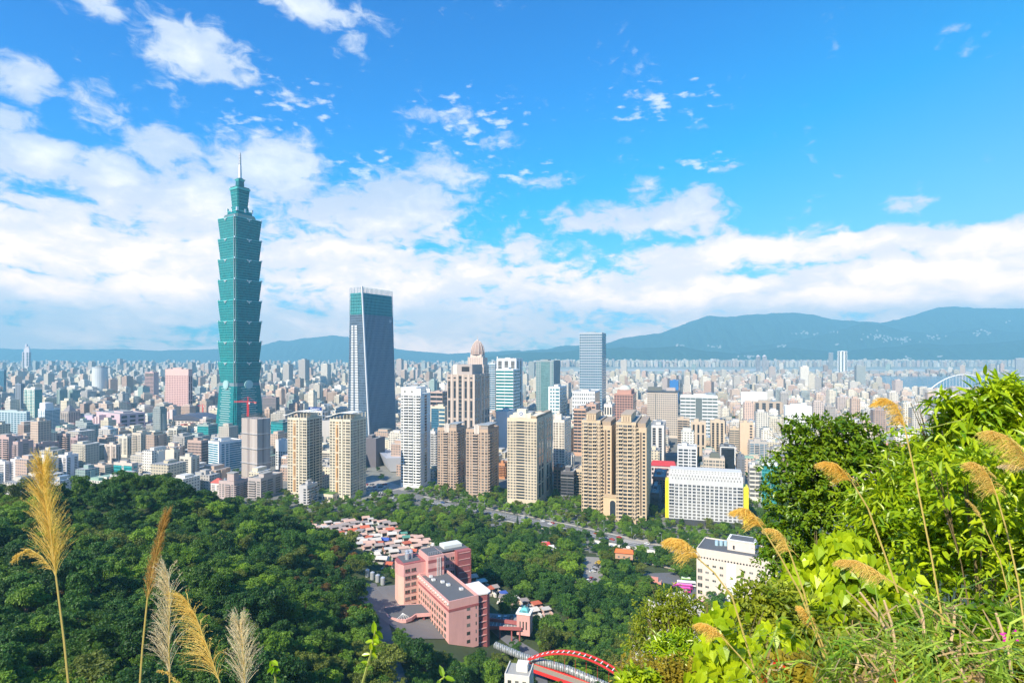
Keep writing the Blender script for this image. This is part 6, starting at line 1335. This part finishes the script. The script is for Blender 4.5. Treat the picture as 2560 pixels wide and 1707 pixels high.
YG=leafmat('leaves bright yellow green',(.12,.24,.006),(.56,.64,.015),.3,.35,3,.1); GG=leafmat('leaves glossy green',(.09,.22,.006),(.56,.66,.015),.3,.28,2,.1); DG_=leafmat('leaves dark glossy',(.05,.13,.006),(.28,.38,.014),.25,.3,1.2,.1)
RU=leafmat('leaves rusty',(.16,.12,.01),(.46,.38,.03),.35,.5,6,.1); MX=leafmat('leaves mixed undergrowth',(.07,.14,.008),(.42,.44,.025),.35,.5,4,.1)
shrub('evergreen_tree','large round glossy evergreen tree standing before the city, right of the white hotel','tree',[(2060,1130,95),(2140,1110,75),(2010,1190,90),(2110,1210,115),(2185,1180,70),(2000,1280,95),(2090,1300,100),(2195,1270,60),(1990,1370,70),(1960,1420,55),(2010,1450,75),(2080,1420,70),(1935,1360,40),(2220,1240,40),(1990,1090,35)],14,26000,9,.115,.30,DG_,101,style='whorl',thick=1.0,stem=(2180,1450))
b=MB(); q=[P(2180,1470,14),P(2172,1400,14),P(2150,1330,14),P(2140,1230,14)]; b.tube(q,[.07,.06,.045,.02],simple('pale bark',(.28,.20,.12),.9),6); b.tube([q[1],P(2110,1360,14),P(2060,1310,14.2)],[.05,.035,.02],TWIG,5); b.tube([q[2],P(2200,1290,14)],[.04,.02],TWIG,5); tr_=[o for o in COL.objects if o.name=='evergreen_tree'][0]; tk=b.build('trunk'); tk.parent=tr_; tk.location=-tr_.location
shrub('broadleaf_tree','tall long-leaved tree at the right edge reaching highest against the river','tree',[(2500,1005,48),(2440,1045,50),(2555,1045,55),(2395,1055,36),(2480,1090,60),(2560,1110,60),(2515,975,24),(2400,1090,35),(2360,1015,22),(2530,1170,60)],7.5,3600,9,.17,.16,YG if 0 else GG,111,droop=.35,stem=(2540,1500))
shrub('shrub','dark small-leaved bush between the round tree and the long-leaved tree','shrub',[(2330,1130,45),(2290,1150,35),(2370,1170,50),(2260,1190,35),(2310,1200,50)],11,5200,8,.09,.26,DG_,121,stem=(2320,1450))
shrub('shrub','yellow-green shrub with long drooping leaflets right of the round tree','shrub',[(2290,1240,55),(2230,1290,50),(2340,1210,50),(2380,1180,45),(2250,1340,45),(2300,1310,60),(2200,1380,45),(2270,1380,55)],8,5200,10,.17,.13,YG,131,style='twig',droop=.55,stem=(2290,1560))
shrub('shrub','dense glossy green shrub filling the right edge behind the tall plumes','shrub',[(2400,1260,75),(2480,1230,70),(2550,1250,70),(2370,1340,70),(2450,1340,80),(2540,1360,80),(2400,1420,70),(2490,1440,70),(2570,1470,60),(2340,1440,50)],6.5,9000,7,.105,.24,GG,141,style='twig',droop=.1,stem=(2450,1640))
shrub('shrub','fresh lime shrub with lanceolate leaves at the right edge, mid height','shrub',[(2540,1310,40),(2500,1310,30),(2560,1400,40),(2530,1500,35),(2480,1180,35),(2540,1190,40),(2420,1190,35)],5.4,1300,8,.13,.17,YG,147,style='twig',droop=.2,stem=(2540,1700))
shrub('climbing_vine','heart-leaved bright green vine mound below the round tree','vine',[(2120,1400,42),(2060,1430,45),(2010,1470,45),(2100,1470,60),(2180,1460,50),(2140,1530,60),(2050,1530,50),(1980,1520,35),(2200,1540,40),(2240,1480,35),(2090,1370,25)],5.2,1500,3,.105,.34,YG,151,style='hang',heart=True,stem=(2120,1700),inner=.5)
shrub('climbing_vine','heart-leaved lime vine at the bottom, left of the grass clumps','vine',[(1800,1560,30),(1840,1610,40),(1790,1650,38),(1870,1660,45),(1910,1700,45),(1830,1700,45),(1770,1700,35),(1950,1590,30),(1985,1640,30)],4.2,650,3,.088,.34,YG,161,style='hang',heart=True,stem=(1850,1850),inner=.5)
shrub('shrub','leafy mixed bush with rusty twigs just under the heart-leaved mound','shrub',[(1950,1530,40),(1900,1560,45),(1870,1520,30),(1960,1590,50),(2020,1600,50),(2090,1610,50),(2170,1600,45),(2050,1660,50)],4.9,7000,7,.055,.28,MX,171,style='twig',stem=(2000,1800))
shrub('small_tree','thin yellow-green tree with bare pale twigs at the lower centre right','tree',[(1680,1520,35),(1640,1550,38),(1720,1540,38),(1610,1590,30),(1680,1590,45),(1740,1590,35),(1600,1640,22),(1655,1640,40)],13,7500,7,.085,.24,MX,181,style='twig',droop=.4,stem=(1690,1720),inner=.6)
shrub('small_tree','dark palmate-leaved treetop in front of the thin yellow-green tree','tree',[(1700,1610,32),(1740,1640,36),(1660,1640,30),(1700,1670,40),(1755,1690,30),(1650,1600,16)],9.5,2600,9,.12,.14,GG,191,droop=.5,stem=(1700,1800))
shrub('shrub','rust-brown shrub along the bottom edge beside the red arch bridge','shrub',[(1590,1700,30),(1640,1700,35),(1700,1710,35),(1760,1710,30),(1620,1720,40),(1720,1730,40)],8,5200,8,.06,.3,RU,201,style='twig',stem=(1660,1850))
shrub('shrub','small lime bush at the bottom edge in front of the rust-brown shrub','shrub',[(1600,1690,20),(1570,1705,25),(1625,1705,18)],7,420,7,.10,.26,YG,206,stem=(1600,1850))
for i,(bl,D,m_,lab,sd_) in enumerate(((((2100,1700,60),(2180,1690,60),(2040,1720,60),(2240,1720,60),(2130,1640,40)),3.7,MX,'low tangled undergrowth at the bottom beneath the arching pale blades',211),(((2350,1690,60),(2420,1670,55),(2300,1650,45),(2480,1700,60),(2560,1680,60),(2380,1600,45)),3.6,MX,'low tangled undergrowth at the bottom right corner',221),(((1960,1700,40),(1990,1730,50),(2010,1680,30)),3.5,RU,'rusty dry herbs at the bottom among the lime vine and grass',231),(((2280,1590,45),(2350,1570,50),(2430,1590,50),(2500,1570,50),(2230,1620,40)),5,DG_,'shaded dark herbs under the glossy shrub at the right',241))):
    shrub('herb_patch',lab,'herbs',bl,D,5500,7,.05 if i<3 else .07,.4,m_,sd_,style='whorl',stem=(bl[0][0],1900))
shrub('small_plant','bright palmate seedling low at the right, beside the dry canes','plant',[(2440,1580,22),(2420,1600,18),(2465,1600,18)],3.4,120,10,.10,.15,GG,251,droop=-.1,stem=(2440,1750))
# saplings poking up at the bottom centre and left
def sapling(label,pts,D,n,mat,sd_,size=.08):
    p=[P(a,b,D) for a,b in pts]; r=empty('sapling',p[0],0,label,'sapling'); b=MB(); b.tube([q-p[0] for q in p],[.008,.006,.003][:len(p)] if len(p)<=3 else .005,simple('green stem',(.25,.28,.06),.7),5); b.build('stem',r); rg=np.random.default_rng(sd_); t_=rg.uniform(.35,1,n)*(len(p)-1); pos=np.array([np.array(p[int(min(len(p)-2,math.floor(q)))].lerp(p[int(min(len(p)-2,math.floor(q)))+1],q-min(len(p)-2,math.floor(q)))-p[0]) for q in t_]); d=rg.normal(0,1,(n,3)); d[:,2]-=.1; leaves('leaf_spray',pos,d,np.tile([0,-.6,1.],(n,1)),size,.26,mat,r,sd_)
sapling('thin leafy sapling rising at the bottom edge below the pink building forecourt',[(900,1730),(925,1640),(938,1575)],3.2,14,GG,301,.06)
sapling('small yellow-green sapling at the bottom edge left of centre',[(690,1730),(688,1690),(680,1650)],3.4,10,GG,302,.05)
sapling('fresh green shoot at the very bottom right of the pink building',[(1080,1740),(1100,1700),(1112,1690)],3.0,6,GG,303,.055)
# ---- silver grass: plumes and blades
def plumemat(name,a,b):
    m=leafmat(name,a,b,.45,.6,8,.1); return m
PG=plumemat('plume gold',(.60,.38,.09),(.96,.70,.24)); PB=plumemat('plume brown',(.26,.14,.04),(.60,.40,.14)); PW_=plumemat('plume pale',(.55,.42,.26),(.90,.78,.58)); PO=plumemat('plume orange',(.68,.38,.05),(.98,.72,.24))
STALK=simple('straw stalk',(.50,.38,.10),.7); GST=simple('green stalk',(.30,.36,.05),.6)
def ribbon(V,Fq,pts,w0,w1,side):
    k=len(V); n=len(pts)
    for i,p in enumerate(pts):
        w=w0+(w1-w0)*i/(n-1); V.append(p-side*w); V.append(p+side*w)
    for i in range(n-1): Fq.append((k+2*i,k+2*i+1,k+2*i+3,k+2*i+2))
def plume(label,stem,head,D,width,side,mat,n=110,gap=0,stm=STALK,seed=0,fuzz=5,group='silver grass plumes',fan=1.0,sl=1.0,sr=.012):
    """stem/head: photo points from the bottom up; side -1 hangs left, 1 right, 0 both; width in px"""
    sr=sr*(.72 if D>2.1 else 1); width=width*(.85 if D>2.1 else 1); rg=random.Random(seed); S0=[P(a,b,D) for a,b in stem]; Hd=[P(a,b,D) for a,b in head]; root=empty('silver_grass',S0[0],0,label,'grass plume',group); o=S0[0]
    b=MB(); allp=S0+Hd; sp=[]
    for i in range(len(allp)-1): sp+=[allp[i].lerp(allp[i+1],j/4) for j in range(4)]
    sp.append(allp[-1]); nn=len(sp); b.tube([q-o for q in sp],[sr*.35*D/1.8*(1-.75*i/nn) for i in range(nn)],stm,5); b.build('stalk',root)
    V=[];Fq=[]; px=D/F_; axis=[]
    for i in range(len(Hd)-1): axis+=[Hd[i].lerp(Hd[i+1],j/12) for j in range(12)]
    axis.append(Hd[-1]); m=len(axis)
    for k in range(int(n*(1.5 if D>2.1 else 1))):
        f=rg.random()**.9; i=min(m-2,int(f*(m-1))); p=axis[i]; t_=(axis[i+1]-axis[i]).normalized()
        s_=side if side else rg.choice((-1,1)); 
        if rg.random()<.15: s_=-s_*.4
        wd=width*px*(1-.55*f)*rg.uniform(.55,1.1)*fan; ln=width*px*sl*rg.uniform(.9,1.6)*(1-.45*f)
        lat=Vector((s_,rg.uniform(-.7,.7),0)).normalized(); pts=[]
        a0=rg.uniform(.15,.35)
        for j in range(6):
            u=j/5; pts.append(p+t_*ln*(u*(1-a0*.4*u))+lat*wd*(u**1.3)-Vector((0,0,1))*wd*((1.0 if D>2.1 and side else .6)*u*u*(1 if side else .3))+Vector((rg.gauss(0,1),rg.gauss(0,1),rg.gauss(0,1)))*px*u*1.2)
        sv=Vector((rg.uniform(-1,1),-.3,rg.uniform(-1,1))).normalized(); ribbon(V,Fq,[q-o for q in pts],px*(.75 if D<2.1 else .5),px*.35,sv)
        for _ in range(fuzz):
            j=rg.randint(1,4); q=pts[j].lerp(pts[j+1],rg.random()); dd=Vector((rg.gauss(0,1),rg.gauss(0,1),rg.gauss(0,1)-.3)).normalized()*px*(rg.uniform(3,6) if D<2.1 else rg.uniform(1.5,3.5)); ribbon(V,Fq,[q-o,q+dd*.5-o,q+dd-o],px*.5,px*.2,Vector((rg.uniform(-1,1),0,rg.uniform(-1,1))).normalized())
    link('plume',leaf_mesh('plume',np.array([tuple(v) for v in V]),Fq,np.random.default_rng(seed).uniform(0,.8,len(Fq)),mat),root); return root
plume('tall golden plume with a side tuft, at the far left over the wooded hill',[(176,1760),(160,1600),(140,1440)],[(140,1440),(126,1330),(112,1240),(108,1172)],1.8,56,0,PG,640,seed=1,fuzz=7,fan=1.0,sl=1.5,sr=.011)
plume('small side tuft bending left from the far-left golden plume',[(139,1438),(133,1425)],[(133,1425),(105,1390),(75,1372),(52,1382),(40,1398)],1.8,20,-1,PG,150,seed=2,fuzz=6,sl=.8,sr=.006)
plume('narrow closed brown plume, second from the left edge',[(346,1760),(356,1620),(368,1500)],[(368,1500),(382,1420),(400,1340),(416,1284)],1.9,22,0,PB,360,seed=3,fuzz=6,fan=.9,sl=2.0,sr=.009)
plume('open silvery plume with feathery tips, third from the left edge',[(425,1780),(424,1690)],[(424,1690),(422,1600),(424,1500),(420,1440)],1.9,58,-1,PW_,260,seed=4,fuzz=9,sl=1.6,sr=.007)
plume('ragged pale gold plume leaning left, fourth from the left edge',[(560,1780),(548,1700)],[(548,1700),(520,1620),(490,1540),(468,1500)],1.9,62,-1,PG,260,seed=5,fuzz=8,sl=1.1,sr=.008)
plume('broad sparse straw plume, fifth from the left edge',[(612,1790),(612,1730)],[(612,1730),(610,1660),(605,1600),(600,1565)],1.9,50,0,PW_,260,seed=6,fuzz=8,sl=1.5,sr=.007)
plume('short drooping tuft at the bottom under the third plume',[(470,1780),(455,1740)],[(455,1740),(440,1700),(420,1680),(398,1675)],1.9,14,1,PG,60,seed=7,fuzz=6,sr=.006)
plume('golden plume with the highest head, above the round evergreen tree',[(2358,1560),(2330,1400),(2290,1200),(2262,1070)],[(2262,1070),(2255,1040),(2238,1010),(2218,997),(2203,1000)],3.2,34,-1,PO,330,seed=11,fuzz=7,sl=.9,group='drooping plumes at right')
plume('orange plume in front of the round evergreen tree',[(2245,1480),(2210,1380),(2170,1270),(2130,1204)],[(2130,1204),(2110,1178),(2088,1158),(2066,1153)],3.2,40,-1,PO,330,seed=12,fuzz=7,sl=.7,group='drooping plumes at right')
plume('orange plume overlapping the foot of the yellow-ended white hotel',[(2060,1640),(2000,1480),(1950,1390),(1905,1318)],[(1905,1318),(1890,1292),(1868,1272),(1848,1272)],3.0,38,-1,PO,330,seed=13,fuzz=7,sl=.7,group='drooping plumes at right')
plume('smaller orange plume left of the round tree foot',[(2030,1560),(2010,1480),(1985,1410),(1974,1380)],[(1974,1380),(1962,1350),(1945,1326),(1924,1320)],3.2,30,-1,PG,240,seed=14,fuzz=6,sl=.7,group='drooping plumes at right')
plume('bright orange plume hanging left of the beige seven-storey building',[(1900,1720),(1830,1490),(1785,1430),(1746,1396)],[(1746,1396),(1725,1366),(1705,1348),(1682,1344)],3.0,46,-1,PO,360,seed=15,fuzz=7,sl=.6,group='drooping plumes at right')
plume('straw plume bending left over the heart-leaved mound',[(2420,1590),(2340,1530),(2280,1488),(2218,1446)],[(2218,1446),(2180,1418),(2140,1400),(2105,1398)],2.6,40,-1,PG,320,seed=16,fuzz=7,sl=.6,stm=STALK,group='drooping plumes at right')
plume('straw plume before the tall long-leaved tree',[(2568,1620),(2545,1450),(2515,1320),(2492,1240)],[(2492,1240),(2478,1200),(2458,1168),(2436,1156)],2.6,44,-1,PG,300,seed=17,fuzz=7,sl=.8,group='drooping plumes at right')
plume('large pale plume cut by the right edge',[(2650,1400),(2600,1240),(2575,1170)],[(2575,1170),(2550,1120),(2515,1088),(2480,1076)],2.2,58,-1,PG,330,seed=18,fuzz=7,sl=.7,group='drooping plumes at right')
plume('small fluffy plume low above the grass clumps',[(2090,1700),(2060,1620),(2036,1560)],[(2036,1560),(2026,1540),(2012,1524),(2004,1516)],3.0,24,-1,PO,200,seed=19,fuzz=7,sl=.7,group='drooping plumes at right')
plume('lowest leftmost orange plume against the pale house',[(1900,1700),(1850,1640),(1806,1592)],[(1806,1592),(1790,1572),(1770,1560),(1752,1556)],3.0,34,-1,PO,260,seed=20,fuzz=7,sl=.6,group='drooping plumes at right')
plume('thin closed plume left of the straw plume at the right',[(2530,1520),(2500,1400),(2450,1292)],[(2450,1292),(2436,1268),(2418,1250)],3.0,8,0,PG,60,seed=21,fuzz=4,sl=1.2,group='drooping plumes at right',sr=.007)
plume('second head of the pale right-edge plume, just below it',[(2600,1190),(2560,1170)],[(2560,1170),(2530,1160),(2505,1162)],2.2,20,-1,PW_,120,seed=22,fuzz=6,sl=.6,group='drooping plumes at right',sr=.006)
BLG=leafmat('grass blade green',(.12,.26,.02),(.50,.60,.08),.35,.35,4,.15); BLD=leafmat('grass blade dry',(.36,.24,.10),(.62,.48,.26),.3,.6,4,.1)
def clump(label,px,py,D,n,ln,mat,seed,lean=0):
    rg=random.Random(seed); o=P(px,py,D); root=empty('grass_clump',o,0,label,'grass clump','arching grass clumps'); 
    for nm,mm,cnt in (('blade_tuft',BLG if mat!=BLD else BLD,n),('dry_blade_tuft',BLD,n//8)):
        V=[];Fq=[]
        for k in range(cnt):
            a=rg.uniform(0,6.283); d=Vector((math.cos(a)+lean,math.sin(a)*.7,0)); L=ln*rg.uniform(.6,1.15); h=rg.uniform(.55,1.0); kq=rg.uniform(.85,1.25); wf=rg.uniform(.8,1.2); pts=[Vector((rg.gauss(0,.03),rg.gauss(0,.03),0))+d*L*.52*u**1.4+Vector((0,0,L*h*(1.35*u-.85*u*u*kq))) for u in np.linspace(0,1,9)]
            sv=Vector((-d.y,d.x,.4)).normalized(); k0=len(V)
            for i,p in enumerate(pts):
                w=.0052*(D/3)*(1-(i/8)**2)*wf+.0006; V.append(p-sv*w); V.append(p+sv*w)
            for i in range(8): Fq.append((k0+2*i,k0+2*i+1,k0+2*i+3,k0+2*i+2))
        link(nm,leaf_mesh(nm,np.array([tuple(v) for v in V]),Fq,np.random.default_rng(seed).uniform(0,.7,len(Fq)),mm),root)
clump('arching grass clump at the bottom, right of the lime vine',2070,1740,2.6,30,.85,BLG,401,-.3)
clump('arching grass clump below the straw plume stalk crossing',2210,1700,2.9,30,.9,BLG,402,-.25)
clump('tall grass clump at the root of the highest plume',2340,1620,3.3,22,.8,BLG,403,-.1)
clump('grass clump at the bottom centre right with broad blades',2330,1760,2.3,24,.7,BLG,404,.1)
clump('grass clump in the bottom right corner',2500,1740,2.3,28,.75,BLG,405,-.3)
clump('grass clump beside the right edge above the corner clump',2560,1600,2.9,18,.75,BLG,406,-.3)
clump('left end grass clump among the lime vine leaves',1930,1760,2.8,20,.7,BLG,407,-.1)
clump('dry straw clump at the bottom centre of the right bank',2150,1760,2.5,14,.6,BLD,408,-.2)
clump('dry straw clump low at the right between the canes',2440,1700,2.7,14,.42,BLD,409,0)
clump('small grass clump at the bottom between two herb patches',2260,1780,2.2,18,.6,BLG,410,-.4)
CANE=simple('dry cane',(.56,.40,.22),.8)
for i,(a,b_,c,d,D,lab) in enumerate(((2210,1500,2240,1620,3.2,'cut dry cane leaning left of the dark hollow'),(2385,1512,2378,1600,3.3,'upright cut cane in the dark hollow at the right'),(2490,1532,2530,1680,2.9,'dry cane leaning at the right, left of the magenta flower'),(2295,1500,2310,1580,3.2,'short cut cane beside the tall grass clump'),(2366,1605,2420,1720,2.7,'pale broken cane at the bottom right'),(2150,1480,2225,1590,3.1,'long dry cane bundle slanting toward the straw clump'))):
    p=P(c,d,D); q=P(a,b_,D)-p; r=empty('dry_cane',p,0,lab,'cane','cut canes'); b=MB(); b.tube([(0,0,0),q*.5+Vector((.01,0,0)),q],[.008,.008,.006],CANE,6); b.build('stem',r); b=MB(); V=[];Fq=[]
    ribbon(V,Fq,[q*.3,q*.7+Vector((-.03,0,0)),q*1.1+Vector((-.06,0,-.01))],.007,.003,Vector((1,0,.2)).normalized()); link('sheath',leaf_mesh('sheath',np.array([tuple(v) for v in V]),Fq,[.4]*len(Fq),BLD),r)
FLM=leafmat('petal magenta',(.5,.0,.25),(.75,.03,.45),.3); FLR=leafmat('petal red',(.55,.02,.01),(.8,.05,.02),.3)
for i,(a,b_,D,m_,nm,lab) in enumerate(((2525,1590,2.8,FLM,'flower','magenta flower at the right edge beside the dry cane'),(1950,1660,3.4,FLR,'red_leaf_sprig','red leaf sprig at the bottom among the lime vine'),(1912,1690,3.4,FLR,'red_leaf_sprig','red leaf sprig just left of the other one by the bottom edge'),(2230,1680,3,FLR,'red_leaf_sprig','red leaf sprig low between grass clumps'))):
    p=P(a,b_,D); r=empty(nm,p,0,lab,'flower' if nm=='flower' else 'sprig'); rg=np.random.default_rng(500+i); d=rg.normal(size=(14,3)); leaves('petals' if nm=='flower' else 'leaf_spray',d*.012,d,np.tile([0,-1,.3],(14,1)),.022,.3,m_,r,500+i); b=MB(); b.tube([(0,0,-.25),(.01,0,-.1),(0,0,0)],.003,GST,4); b.build('stem',r)
# long thin twig with small leaves reaching left of the tall right tree
sapling('thin horizontal twig with small leaves left of the tall right-edge tree',[(2420,1045),(2330,1068),(2250,1078),(2215,1080)],7.2,26,GG,331,.07)
# ---- hillside hamlets: boxes standing where the slopes are
from mathutils.bvhtree import BVHTree
rh=random.Random(77); V=[];Fq=[];C=[];U=[]
bv=[BVHTree.FromPolygons([v.co for v in o.data.vertices],[tuple(p.vertices) for p in o.data.polygons]) for o in COL.objects if o.name in('mountains','hills','foothills')]
for px,py,sx,sy,n in ((2010,834,26,4,14),(2085,831,8,2,4),(2190,842,30,6,18),(2250,850,45,6,26),(2340,842,26,5,14),(2450,833,28,5,12),(2520,806,10,3,3),(2090,862,6,2,3),(1960,866,14,4,8),(1690,864,20,3,8),(1790,866,18,4,8),(2270,895,10,3,5),(2350,892,8,3,4),(1880,892,26,5,10)):
    for _ in range(n):
        d=P(rh.gauss(px,sx*.6),rh.gauss(py,sy*.6),1000)-Vector((0,0,CZ)); best=None
        for b_ in bv:
            h=b_.ray_cast(Vector((0,0,CZ)),d.normalized())
            if h[0] is not None and (best is None or h[3]<best[3]): best=h
        if not best: continue
        p=best[0]; w=rh.uniform(14,38); d_=rh.uniform(12,20); hh=rh.uniform(10,26); k=len(V); pts=[(-w/2,-d_/2,-15),(w/2,-d_/2,-15),(w/2,d_/2,-15),(-w/2,d_/2,-15),(-w/2,-d_/2,hh),(w/2,-d_/2,hh),(w/2,d_/2,hh),(-w/2,d_/2,hh)]
        V+=[(p.x+a,p.y+b,p.z+c_) for a,b,c_ in pts]
        for f in RFCE: Fq.append([k+q for q in f]); C.append((.42,.42,.42)); U+=[(0,-1)]*4
tag(link('hillside_houses',np_mesh('hillside_houses',V,Fq,[CITY],cols=np.array(C),uv=np.array(U))),'scattered white hamlets on the far mountain slopes','hillside houses',kind='stuff')
# ------------------------------------------------------------------ air
hz=MB(); x0,x1,y0,y1,z0,z1=-17500,17500,-900,17000,-40,1420
hz.box(x0,x1,y0,y1,z0,z1,None); me=bpy.data.meshes.new('haze'); me.from_pydata(hz.v,[],hz.f); m=bpy.data.materials.new('haze'); m.use_nodes=True; t=m.node_tree; t.nodes.clear(); o_=N(t,'ShaderNodeOutputMaterial'); pv=N(t,'ShaderNodeVolumePrincipled'); pv.inputs['Color'].default_value=(.30,.74,1,1); pv.inputs['Density'].default_value=1.05e-4; pv.inputs['Anisotropy'].default_value=.0; t.links.new(pv.outputs[0],o_.inputs['Volume']); me.materials.append(m); tag(link('haze',me),kind='stuff')
